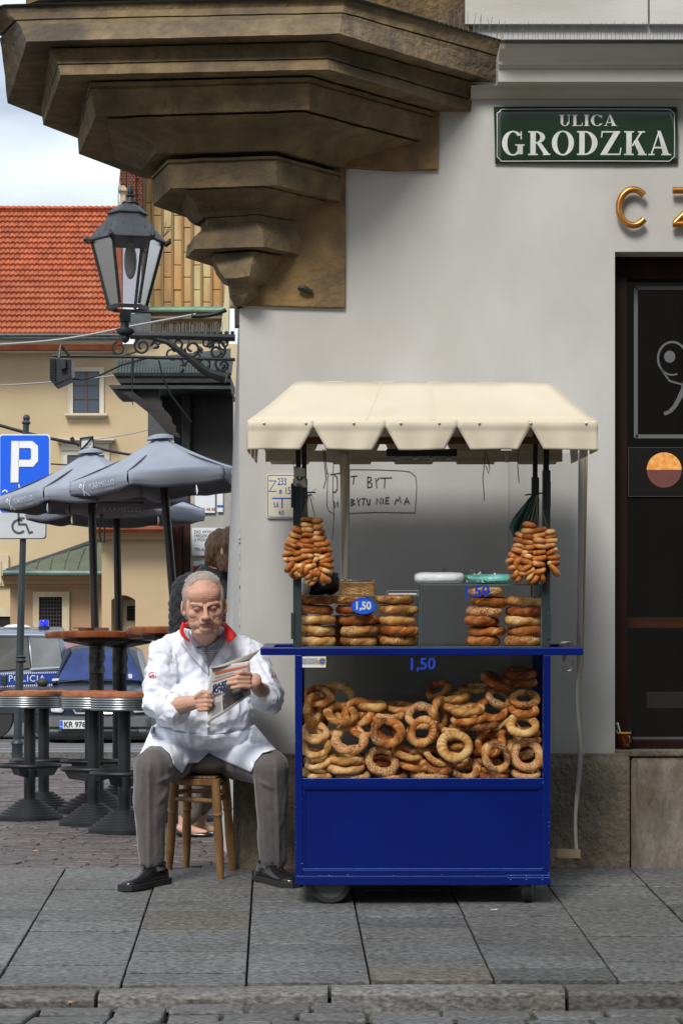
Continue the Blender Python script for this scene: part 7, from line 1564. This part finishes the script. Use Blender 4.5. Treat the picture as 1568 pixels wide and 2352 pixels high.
# image-right hand, back of the hand outward, fingers across the paper
m.ell(P(584, 1565, 9.735), (.032, .018, .036), RY(.3)); pc(592, 1580, 9.80, 586, 1568, 9.74, .030, .026)
for (x0, y0, x1, y1, x2, y2, r) in ((573, 1548, 555, 1544, 541, 1547, .0098), (571, 1557, 545, 1557, 526, 1561, .0102), (571, 1567, 544, 1567, 523, 1570, .0102), (573, 1577, 550, 1577, 533, 1580, .0092)):
    m.cap(P(x0, y0, 9.715), P(x1, y1, 9.690), r + .0012, r, 10); m.cap(P(x1, y1, 9.690), P(x2, y2, 9.700), r, r * .82, 10)
pc(578, 1553, 9.76, 560, 1540, 9.79, .012, .010)
# legs inside the trousers down into the shoes
pc(440, 1745, 10.34, 352, 1764, 9.92, .05, .04); pc(352, 1764, 9.92, 352, 1945, 9.99, .04, .028); pc(520, 1745, 10.34, 620, 1764, 9.98, .05, .04); pc(620, 1764, 9.98, 624, 1940, 10.06, .04, .028); pc(475, 1690, 10.28, 440, 1745, 10.34, .07, .05); pc(475, 1690, 10.28, 520, 1745, 10.34, .07, .05)
def skin_disp(c, n):
    l = HI @ (c - HO) / HS
    if l.z < -.13 or abs(l.x) > .1 or abs(l.y) > .13: return fbm(c, 60, 2) * .0006
    d = 0
    if l.y < -.03:
        if .030 < l.z < .072: d += -.0011 * (1 - math.cos((l.z + .35 * l.x * l.x * 8 + .002 * math.sin(l.x * 60)) * 2 * math.pi / .0095)) * .5 * min(1, (l.z - .03) / .008, (.072 - l.z) / .01) * (abs(l.x) < .055)
        ax_ = abs(l.x); t = (l.z + .034) / -.036
        if 0 < t < 1.1: g0 = .018 + .020 * t; d -= .0011 * math.exp(-((ax_ - g0) / .004) ** 2)
        d -= .0022 * math.exp(-((l.z + .0625) / .0022) ** 2) * (ax_ < .024)
        d -= .0020 * math.exp(-((ax_ - .006) / .002) ** 2) * (.010 < l.z < .028)
        d -= .0006 * math.exp(-((l.z + .018 + ax_ * .1) / .002) ** 2) * (.014 < ax_ < .046); d -= .0018 * math.exp(-((l.z + .0005) / .0016) ** 2) * (.017 < ax_ < .044); d -= .0018 * math.exp(-((l.z - .011) / .002) ** 2) * (.017 < ax_ < .046)
    return d + fbm(c, 45, 2) * .0008
body = blob('body', m, SKIN, man, .0030, 5, skin_disp)
def HT(nm, pts, r, mt, n=5): m2 = MB(); m2.tube([H(*p) for p in pts], [v * HS for v in r] if hasattr(r, '__len__') else r, n); return obj(nm, m2, mt, man, smooth=True)
for s_ in (-1, 1):
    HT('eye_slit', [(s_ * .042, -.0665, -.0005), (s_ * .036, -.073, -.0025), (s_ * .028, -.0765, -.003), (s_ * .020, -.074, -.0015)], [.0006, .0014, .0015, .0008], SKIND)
    q = MB(); r = random.Random(int(5 + s_))
    for i in range(46):
        t = i / 45; b0 = V(s_ * (.012 + .038 * t), -.0865 + .020 * t * t, .018 + .006 * math.sin(t * 2.6)); q.tube([H(*b0), H(b0.x + s_ * .006, b0.y - .001, b0.z + r.uniform(-.001, .004))], .0007, 3)
    obj('eyebrow', q, mat('brow_grey', (.40, .33, .27), .8), man)
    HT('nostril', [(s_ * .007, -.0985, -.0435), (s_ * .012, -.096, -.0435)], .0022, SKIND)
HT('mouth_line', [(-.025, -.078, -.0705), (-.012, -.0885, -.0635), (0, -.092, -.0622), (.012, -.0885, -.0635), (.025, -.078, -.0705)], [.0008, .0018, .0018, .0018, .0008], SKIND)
# hair
m = MB(); he((0, .030, .050), (.0800, .094, .090)); he((0, .006, .089), (.062, .070, .0485)); he((0, -.012, .096), (.046, .046, .028))
for s_ in (-1, 1): he((s_ * .068, .012, .030), (.013, .042, .055)); he((s_ * .071, -.008, -.002), (.006, .010, .022)); he((s_ * .060, .05, -.03), (.02, .05, .04))
hair = blob('hair', m, GH, man, .004, 3, lambda c, n: fbm((c.x * 3, c.y, c.z), 50, 3) * .0008 - (.006 if (HI @ (c - HO) / HS).y < -.035 else 0))
m = MB(); r = random.Random(12)
for i in range(2600):
    a = r.uniform(-math.pi, math.pi); el = r.uniform(.0, 1.35)
    d = V(math.sin(a) * math.cos(el), -math.cos(a) * math.cos(el), math.sin(el)); fr_ = d.y < -.15
    if fr_ and el < .72 and abs(d.x) < .58: continue
    if el < .25 and d.y < -.1: continue
    rr_ = V(d.x * .0785, .026 + d.y * .092, .048 + d.z * .092); o1 = rr_ + V(r.uniform(-.004, .004), .012 + r.uniform(0, .01), .004 if el > .6 else -.012)
    if rr_.y < -.085: continue
    m.tube([H(*rr_), H(*(rr_.lerp(o1, .6) + d * .0025)), H(*(o1 + d * r.uniform(.0, .003)))], .00045, 3, False)
o = obj('hair_strands', m, mat('hair_strand', (.50, .47, .45), .6), hair); o.name = 'hair_strand_mass'; o['kind'] = 'stuff'
# trousers
m = MB(); pc(425, 1738, 10.34, 352, 1760, 9.90, .098, .082); pc(350, 1759, 9.89, 345, 1850, 9.93, .080, .071); pc(345, 1850, 9.93, 349, 1972, 9.98, .071, .054)
pc(525, 1738, 10.34, 620, 1762, 9.96, .098, .082); pc(622, 1761, 9.95, 624, 1850, 9.99, .078, .068); pc(624, 1850, 9.99, 627, 1968, 10.06, .068, .062)
m.ell(P(476, 1728, 10.36), (.20, .15, .10)); m.ell(P(476, 1755, 10.22), (.11, .08, .045))
def trs_disp(c, n):
    px = CX + c.x * F / c.y; py = HY - (c.z - CZ) * F / c.y; d = fbm((c.x, c.y, c.z * .45), 14, 3) * .006
    for cx0, cx1 in ((343, 344), (633, 640)):
        if py > 1735: t = (py - 1735) / 250; e = px - (cx0 + (cx1 - cx0) * t); d += .009 * math.exp(-(e / 4.5) ** 2) * min(1, (py - 1735) / 40)
    for (kx, ky, dx, dy, l) in ((392, 1800, -.6, 1, 60), (600, 1812, .5, 1, 70), (400, 1778, -1, .5, 50), (590, 1790, 1, .6, 50)):
        ex, ey = px - kx, py - ky; L_ = math.hypot(dx, dy); al = (ex * dx + ey * dy) / L_; ac = (ex * dy - ey * dx) / L_
        if 0 < al < l: d += .007 * math.sin(al / l * math.pi) * math.exp(-(ac / 5) ** 2)
    return d
tr = blob('trousers', m, TRS, man, .006, 6, trs_disp)
# shoes
def shoe(heel, toe, ankle, par):
    hz = gz(heel.y) + .002; a = V(heel.x, heel.y, gz(heel.y)); b = V(toe.x, toe.y, gz(toe.y)); d = (b - a); L_ = d.length; d.normalize(); sd_ = V(-d.y, d.x, 0).normalized(); up = V(0, 0, 1)
    S_ = [(0, .030, .070), (.08, .036, .088), (.25, .038, .098), (.42, .040, .090), (.55, .045, .070), (.7, .049, .056), (.85, .046, .050), (.95, .036, .043), (1, .016, .034)]
    t = obj('shoe', (lambda q: (q.loft([[a + d * (s_ * L_) + sd_ * (w_ * math.copysign(abs(math.cos(an)) ** .7, math.cos(an))) + up * (.022 + (h - .022) * abs(math.sin(an)) ** .8) for an in [math.pi * i / 12 for i in range(13)]] + [a + d * (s_ * L_) + up * .014] for s_, w_, h in S_]), q)[1])(MB()), SHOE, par, smooth=True, sub=1, ang=60)
    q = MB(); q.loft([[a + d * (s_ * L_ + (.004 if s_ > .9 else -.004 if s_ < .05 else 0)) + sd_ * (w_ + .005) * x + up * z for x, z in ((-1, .001), (1, .001), (1, .024), (.96, .027), (-.96, .027), (-1, .024))] for s_, w_, h in S_]); obj('sole', q, SOLE, t, bevel=.002)
    q = MB(); q.tube([a + d * (.22 * L_) + up * .06, ankle], [.047, .040], 14); obj('sock', q, DK, t, smooth=True)
    q = MB(); q.lathe(a + d * (.24 * L_) + up * .088, [(.046, 0), (.050, .008), (.046, .014)], 18, None, False, 1, 1); obj('shoe_collar', q, SHOE, t, smooth=True)
    q = MB()
    for k in range(4):
        s_ = .40 + k * .055; h = .094 - k * .010; q.tube([a + d * (s_ * L_) + sd_ * -.022 + up * (h - .010), a + d * (s_ * L_ + .006) + up * (h + .003), a + d * (s_ * L_) + sd_ * .022 + up * (h - .010)], .0022, 5)
    c_ = a + d * (.40 * L_) + up * .098
    for g_ in (-1, 1): q.tube([c_, c_ + sd_ * .022 * g_ + up * .012 + d * .01, c_ + sd_ * .03 * g_ + up * -.006 + d * .02, c_ + d * .012], .0018, 5); q.tube([c_, c_ + sd_ * .02 * g_ + d * .03 + up * -.02], .0018, 5)
    obj('lace', q, BLACK, t, smooth=True)
shoe(P(380, 1563, 10.04), P(283, 1563, 9.82), P(352, 1975, 9.99), man)
shoe(P(596, 1563, 10.12), P(680, 1563, 9.90), P(622, 1975, 10.07), man)
# coat body and sleeves
m = MB(); m.ell(P(468, 1545, 10.20), (.190, .125, .175)); m.ell(P(466, 1628, 10.16), (.225, .165, .150)); m.ell(P(466, 1680, 10.20), (.225, .16, .085))
m.cap(P(398, 1492, 10.17), P(545, 1495, 10.17), .070, .070); m.cap(P(425, 1470, 10.16), P(520, 1472, 10.16), .060, .060)
m.cap(P(376, 1505, 10.14), P(360, 1612, 10.06), .072, .066); m.cap(P(360, 1614, 10.05), P(402, 1626, 9.93), .062, .058); m.cap(P(380, 1625, 9.99), P(405, 1629, 9.915), .058, .062)
m.cap(P(570, 1503, 10.14), P(622, 1600, 10.04), .072, .060); m.cap(P(624, 1602, 10.02), P(608, 1598, 9.93), .062, .056); m.cap(P(622, 1612, 9.98), P(606, 1606, 9.90), .052, .056)
def coat_disp(c, n):
    px = CX + c.x * F / c.y; py = HY - (c.z - CZ) * F / c.y; arm = px < 400 or px > 575
    q = V(c.x * 1.0, c.y, c.z * .55) if not arm else V(c.x * .6 + c.z * .4, c.y, c.z * 1.0)
    d = (1 - abs(fbm(q, 9, 3)) * 2.4) * .012 - .007 + (1 - abs(fbm(q + V(3, 1, 2), 20, 2)) * 2) * .004
    for (kx, ky, dx, dy, l, wd, am) in ((395, 1500, .1, 1, 110, 5, .012), (400, 1600, -1, -.35, 60, 5, .012), (396, 1575, -1, -.6, 55, 4, .010), (420, 1560, .9, -.6, 50, 6, -.008), (560, 1500, .4, 1, 100, 6, .012), (585, 1490, .5, 1, 90, 4, -.010), (345, 1655, 1, .25, 160, 5, .010), (360, 1668, 1, .30, 120, 4, -.010), (585, 1655, -1, .35, 110, 5, .010), (575, 1672, -1, .2, 110, 4, -.009), (478, 1540, .0, 1, 150, 2.2, .006), (430, 1500, .3, 1, 120, 9, .006), (520, 1560, -.2, 1, 110, 9, .006)):
        ex, ey = px - kx, py - ky; L_ = math.hypot(dx, dy); al = (ex * dx + ey * dy) / L_; ac = (ex * dy - ey * dx) / L_
        if 0 < al < l: d += am * math.sin(al / l * math.pi) ** .6 * math.exp(-(ac / wd) ** 2)
    return d
coat = blob('coat', m, WHC, man, .0055, 5, coat_disp)
# sleeve cuffs rolled up
def cuff(a, b, r0, r1):
    q = MB(); d = (b - a).normalized(); R_ = Vector((0, 0, 1)).rotation_difference(d).to_matrix(); n = 36; prof_ = [(r0 * .9, -.01), (r0 * 1.03, .0), (r1 * 1.05, .05), (r1 * 1.0, .056), (r1 * .88, .05), (r1 * .8, .0)]
    q.lathe(a, prof_, n, R_, False); q.v = [tuple(Vector(v) + (Vector(v) - a).normalized() * fbm(Vector(v), 28, 2) * .010) for v in q.v]; return obj('cuff', q, WHC, man, smooth=True, norm=False, ang=70)
cuff(P(386, 1626, 9.98), P(415, 1621, 9.90), .064, .062); cuff(P(622, 1604, 9.97), P(598, 1588, 9.84), .060, .058)
# everything laid over the coat is pressed onto it along the normal of sight
def bvh(*os):
    vs = []; fs = []
    for o in os:
        b = len(vs); M_ = WM[o.name]; vs += [M_ @ v.co for v in o.data.vertices]; fs += [tuple(b + i for i in p.vertices) for p in o.data.polygons]
    return BVHTree.FromPolygons(vs, fs)
BT = bvh(coat); BL = bvh(coat, tr); EYE = V(0, 0, CZ)
def onto(tree, x, y, off, fall=10.05):
    d = (P(x, y, 1) - EYE).normalized(); h = tree.ray_cast(EYE, d)
    q = h[0] if h[0] is not None else P(x, y, fall)
    return q - d * off
def poly_at(pts, t):
    ds = [math.dist(a, b) for a, b in zip(pts, pts[1:])]; s_ = sum(ds) * t
    for (a, b, d) in zip(pts, pts[1:], ds):
        if s_ <= d or (b is pts[-1]): k_ = min(1, s_ / max(d, 1e-6)); return (a[0] + (b[0] - a[0]) * k_, a[1] + (b[1] - a[1]) * k_)
        s_ -= d
def patch(nm, top, bot, mt, off, par=man, nu=30, nv=16, tree=None, th=.003, fold=0, seed=0, lift=None, smooth_depth=0):
    q = MB(); G_ = [[None] * (nu + 1) for _ in range(nv + 1)]; tree = tree or BT
    for j in range(nv + 1):
        for i in range(nu + 1):
            a = poly_at(top, i / nu); b = poly_at(bot, i / nu); v = j / nv; x = a[0] + (b[0] - a[0]) * v; y = a[1] + (b[1] - a[1]) * v
            o_ = off + (lift(i / nu, v) if lift else 0) + fold * (fbm((x * .03 + seed, y * .012, 0), 1.6, 3)) * min(1, v * 3)
            G_[j][i] = (x, y, onto(tree, x, y, o_).y)
    for _ in range(smooth_depth):
        N_ = [[G_[j][i][2] for i in range(nu + 1)] for j in range(nv + 1)]
        for j in range(nv + 1):
            for i in range(nu + 1):
                ns = [N_[jj][ii] for jj, ii in ((j - 1, i), (j + 1, i), (j, i - 1), (j, i + 1)) if 0 <= jj <= nv and 0 <= ii <= nu]; mn = sum(ns) / len(ns)
                G_[j][i] = (G_[j][i][0], G_[j][i][1], min(G_[j][i][2] , .5 * N_[j][i] + .5 * mn) if smooth_depth > 3 else .5 * N_[j][i] + .5 * mn)
    vs = [P(*g_) for row in G_ for g_ in row]
    q.add(vs, [(j * (nu + 1) + i, j * (nu + 1) + i + 1, (j + 1) * (nu + 1) + i + 1, (j + 1) * (nu + 1) + i) for j in range(nv) for i in range(nu)])
    return obj(nm, q, mt, par, solid=th, smooth=True, norm=False, ang=75)
hem = [(322, 1732), (345, 1713), (372, 1714), (392, 1732), (401, 1760), (418, 1776), (430, 1753), (454, 1752), (479, 1729), (520, 1749), (577, 1774), (585, 1751), (603, 1729), (634, 1722)]
wst_ = [(350, 1668), (374, 1672), (400, 1680), (430, 1684), (478, 1690), (530, 1684), (560, 1678), (584, 1664)]
patch('coat_skirt', wst_, hem, WHC, .010, nu=90, nv=26, tree=BL, th=.003, fold=.018, smooth_depth=7)
# white creases along the waist where the coat bunches
shirt = patch('polo_shirt', [(434, 1456), (470, 1471), (514, 1456)], [(474, 1526), (478, 1532), (482, 1526)], SHIRT, .022, nu=14, nv=18)
q = MB()
for k_ in range(9):
    y = 1484 + k_ * 5; w0 = 30 * (1 - (y - 1470) / 66)
    q.tube([onto(BT, 477 - w0 + i * w0 / 4, y + (0 if i < 8 else 0), .0245) for i in range(9)], .0009, 4)
o = obj('shirt_stripes', q, mat('stripe_white', (.6, .6, .64), .8), shirt); o.name = 'shirt_stripe_set'; o['kind'] = 'stuff'
q = MB(); q.tube([onto(BT, 471 + i * .8, 1480 + i * 6, .0255) for i in range(8)], .0018, 5); obj('shirt_placket', q, SHIRT, shirt)
cl = lambda nm, t, b, mt, off, th=.004: patch(nm, t, b, mt, off, nu=12, nv=8, th=th, smooth_depth=2)
cl('shirt_collar', [(433, 1448), (444, 1470), (463, 1479)], [(431, 1458), (447, 1487), (471, 1482)], SHIRT, .034); cl('shirt_collar', [(514, 1446), (503, 1466), (486, 1481)], [(523, 1458), (512, 1478), (478, 1490)], SHIRT, .034)
patch('lapel', [(417, 1456), (432, 1480), (478, 1530)], [(414, 1472), (438, 1504), (480, 1550)], WHC, .010, nu=26, nv=8, lift=lambda u, v: .004 + .020 * v * math.sin(math.pi * min(1, u * 1.1)))
patch('lapel', [(523, 1462), (507, 1490), (480, 1534)], [(530, 1480), (533, 1500), (484, 1556)], WHC, .012, nu=26, nv=8, lift=lambda u, v: .004 + .024 * v * math.sin(math.pi * min(1, u * 1.2)))
def collar3(nm, inner, outer, Ys, mt):
    q = MB(); n = len(inner)
    q.grid(lambda u, v: (lambda a, b, y0: P(a[0] + (b[0] - a[0]) * v, a[1] + (b[1] - a[1]) * v, y0 - .02 * math.sin(v * math.pi) ))(poly_at(inner, u), poly_at(outer, u), np.interp(u, [0, .35, .7, 1], Ys)), 20, 6); return obj(nm, q, mt, man, solid=.005, smooth=True, norm=False, ang=70)
collar3('red_collar', [(424, 1433), (421, 1450), (426, 1462), (436, 1470)], [(420, 1429), (413, 1447), (417, 1460), (435, 1475)], [10.12, 10.02, 9.99, 9.985], REDC)
collar3('red_collar', [(512, 1431), (517, 1450), (521, 1466), (524, 1477)], [(515, 1428), (530, 1443), (540, 1455), (543, 1462)], [10.10, 10.02, 9.99, 9.985], REDC)
collar3('red_collar', [(424, 1433), (440, 1424), (495, 1424), (512, 1431)], [(422, 1440), (440, 1436), (495, 1436), (514, 1438)], [10.13, 10.17, 10.17, 10.11], REDC)
patch('coat_placket', [(480, 1548), (484, 1548)], [(470, 1700), (477, 1700)], WHC, .004, nu=3, nv=30)
q = MB()
for y in (1585, 1668): q.lathe(onto(BT, 477, y, .006), [(.007, 0), (.006, .002)], 12, RX(math.pi / 2))
for i_, y in enumerate((1585, 1668)):
    q = MB(); q.lathe(onto(BT, 477, y, .009), [(.007, 0), (.006, .002)], 12, RX(math.pi / 2)); obj('button', q, mat('button_white', (.7, .7, .7), .3), man)
EMB = mat('red_embroidery', (.55, .02, .02), .8)
def badge(cx0, cy0, r0, sx):
    q = MB(); fr_ = lambda u, v, w: onto(BT, cx0 + u * r0 * sx, cy0 - v * r0, .003 + w)
    strokes(q, arc((0, 0), 1, -20, 200, 14), .14, .0006, fr_); strokes(q, [(-.95, -.35), (-.3, .05), (.2, .1), (.5, -.3)], .25, .0006, fr_); strokes(q, [(0, .5), (.2, .1), (.45, .3)], .2, .0006, fr_); strokes(q, [(-1.0, -.45), (.9, -.4)], .2, .0006, fr_)
    obj('coat_badge', q, EMB, man)
badge(350, 1552, 8, 1); badge(627, 1553, 8, .45)
# ---------------- newspaper ----------------
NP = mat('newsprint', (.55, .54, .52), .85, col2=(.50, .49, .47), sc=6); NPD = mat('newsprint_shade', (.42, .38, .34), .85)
news = thing('newspaper', P(525, 1640, 9.74), 'folded newspaper headed GAZETA Krako held by the seated man', 'newspaper')
TL, TRr, BR, BLl = (485, 1534, 9.735), (572, 1519, 9.775), (574, 1596, 9.765), (479, 1660, 9.705)
def pg(u, v, off=0):
    a = [TL[i] + (TRr[i] - TL[i]) * u for i in range(3)]; b = [BLl[i] + (BR[i] - BLl[i]) * u for i in range(3)]; q = [a[i] + (b[i] - a[i]) * v for i in range(3)]
    q[0] += -6 * math.sin(math.pi * v) * (1 - u); q[1] += 3 * math.sin(math.pi * u) * (v - .3); return P(q[0], q[1], q[2] + .012 * math.sin(math.pi * u) - off)
m = MB(); m.grid(lambda u, v: pg(u, v), 20, 20); obj('front_page', m, NP, news, solid=.0012, smooth=True, norm=False)
m = MB(); m.grid(lambda u, v: pg(u * 1.02, v * .985 + .0, -.010), 12, 12); obj('inner_page', m, NP, news, solid=.002, smooth=True, norm=False)
m = MB(); m.grid(lambda u, v: P(485 + 114 * u - 27 * v * u, 1534 - 43 * u ** 1.25 + 27 * v * u - 2 * math.sin(u * 3), 9.735 + .10 * u - .02 * v), 16, 4); obj('back_page', m, NPD, news, solid=.0015, smooth=True, norm=False)
PB_ = mat('paper_blue', (.03, .045, .22), .8); PR_ = mat('paper_red', (.5, .13, .06), .8); PG_ = mat('paper_grey', (.16, .16, .16), .8); PH_ = mat('paper_photo', (.03, .03, .035), .6, col2=(.22, .22, .24), sc=26, lo=.5, hi=.62, col3=(.10, .05, .03), sc3=18, f3=.6)
def quadp(nm, u0, v0, u1, v1, mt, off=.003):
    q = MB(); q.grid(lambda u, v: pg(u0 + (u1 - u0) * u, v0 + (v1 - v0) * v, off), 10, 10); return obj(nm, q, mt, news, smooth=True, norm=False)
quadp('red_strip', .14, .10, .98, .155, PR_); quadp('rule', .10, .265, .99, .28, PR_)
def ptxt(tx, u, v, sz, mt, sx=1, bold=.0): text('print', tx, sz, mt, news, (0, 0, 0), align='LEFT', bend=lambda x, y, z: pg(min(u + x / .175, 1.0), v - y / .22, .0035 + abs(z)), ext=.0003, bold=bold)
ptxt('ALERGOLOGIA I LECZENIE', .14, .215, .0125, PG_); ptxt('GAZETA', .12, .385, .024, PB_, bold=.0012); ptxt('Krakowska', .12, .47, .030, PB_, bold=.0012); ptxt('Kibice', .08, .56, .018, PG_, bold=.0006)
quadp('photo_print', .36, .52, .97, .93, PH_)
q = MB()
for k_ in range(7): q.grid(lambda u, v: pg(.08 + .24 * u, .72 + k_ * .03 + v * .008, .003), 3, 1)
for k_ in range(2): q.grid(lambda u, v: pg(.38 + .6 * u, .955 + k_ * .02 + v * .006, .003), 6, 1)
o = obj('text_lines', q, PG_, news, norm=False); o.name = 'text_line_block'; o['kind'] = 'stuff'
# ---------------- the woman behind ----------------
WY_ = 12.7
def W(x, y, d=0): return P(x, y, WY_ + d)
wo = thing('person', W(450, 1920), 'brown-haired woman in a black quilted jacket bending away behind the seated man', 'person')
WSK = mat('skin_pale', (.50, .27, .18), .5, col2=(.56, .33, .23), sc=20, sss=.1); QJ = mat('black_quilt', (.010, .010, .013), .7, col2=(.016, .016, .02), sc=20, bump=.7, bsc=26, bdist=.012, sheen=.1)
WT = mat('taupe_trousers', (.17, .15, .125), .85, col2=(.13, .115, .095), sc=5, bump=.2, bsc=200); BRH = mat('brown_hair', (.085, .042, .020), .45, col2=(.15, .08, .04), sc=30, stretch=(5, 5, .6), bump=.8, bsc=45, bdist=.01)
m = MB()
def wc(x0, y0, d0, x1, y1, d1, r0, r1): m.cap(W(x0, y0, d0), W(x1, y1, d1), r0, r1, 12)
m.ell(W(525, 1262, .0), (.072, .09, .105), RY(.35)); m.ell(W(538, 1288, -.01), (.045, .06, .055), RY(.3)); wc(549, 1276, -.02, 553, 1288, -.02, .010, .012); m.ell(W(546, 1300, -.01), (.022, .03, .018)); m.ell(W(540, 1311, 0), (.026, .03, .02)); wc(515, 1275, .03, 490, 1318, .05, .055, .06)
wc(475, 1380, .05, 470, 1560, .0, .13, .13); wc(470, 1560, 0, 445, 1720, 0, .08, .06); wc(470, 1560, 0, 480, 1720, .06, .08, .06); wc(445, 1720, 0, 430, 1880, 0, .06, .042); wc(480, 1720, .1, 462, 1870, .14, .06, .042)
wc(427, 1870, 0, 424, 1895, 0, .042, .036); wc(420, 1903, 0, 440, 1908, -.02, .036, .030); wc(440, 1908, -.02, 470, 1914, -.03, .028, .02); wc(458, 1868, .14, 460, 1895, .14, .04, .034); wc(460, 1898, .14, 488, 1906, .12, .030, .02)
blob('body', m, WSK, wo, .005, 4)
m = MB(); m.ell(W(508, 1262, .02), (.092, .10, .115), RY(.15)); m.ell(W(488, 1275, .03), (.045, .08, .075)); m.ell(W(516, 1290, -.07), (.040, .03, .060), RY(.2)); m.ell(W(528, 1250, -.03), (.052, .095, .095)); m.ell(W(500, 1300, .06), (.05, .05, .05))
m.cap(W(532, 1262, -.08), W(520, 1312, -.08), .026, .010)
blob('hair', m, BRH, wo, .006, 4, lambda c, n: fbm((c.x * 4, c.y * 4, c.z * .8), 12, 3) * .012)
m = MB(); wc(440, 1360, .05, 520, 1360, .05, .11, .10); wc(430, 1380, .05, 425, 1480, .05, .10, .09); wc(525, 1375, .0, 535, 1500, .0, .085, .08); wc(478, 1380, .08, 478, 1560, .05, .17, .16); wc(480, 1326, .05, 510, 1330, .02, .075, .06); wc(478, 1560, .05, 470, 1610, .05, .17, .15); wc(478, 1322, .04, 500, 1322, .02, .05, .05)
def qd(c, n):
    u = (c.x + c.z) * 14; v = (c.x - c.z) * 14; e = min(abs(u - round(u)), abs(v - round(v))); return .006 * min(1, e * 5) + fbm(c, 20, 2) * .004
blob('jacket', m, QJ, wo, .007, 5, qd)
m = MB(); wc(470, 1600, .05, 446, 1740, .0, .12, .085); wc(446, 1740, 0, 434, 1868, 0, .085, .062); wc(485, 1600, .1, 480, 1740, .12, .12, .085); wc(480, 1740, .12, 462, 1852, .14, .085, .06)
blob('trousers', m, WT, wo, .008, 5, lambda c, n: fbm((c.x * 2, c.y, c.z * .4), 9, 3) * .010)
def flat(x0, x1, y, d):
    a = W(x0, y, d); b = W(x1, y + 1, d - .04); a.z = b.z = 0; dd = b - a; L_ = dd.length; dd.normalize(); sd_ = V(-dd.y, dd.x, 0); q = MB()
    q.loft([[a + dd * (s_ * L_) + sd_ * (w_ * math.cos(an)) + V(0, 0, .004 + h * math.sin(an)) for an in [math.pi * i / 8 for i in range(9)]] for s_, w_, h in ((0, .020, .055), (.1, .030, .058), (.3, .030, .034), (.6, .036, .030), (.85, .032, .028), (1, .010, .016))]); return obj('flat_shoe', q, SHOE, wo, smooth=True, sub=1, ang=60)
flat(404, 492, 1921, 0); flat(448, 506, 1910, .16)
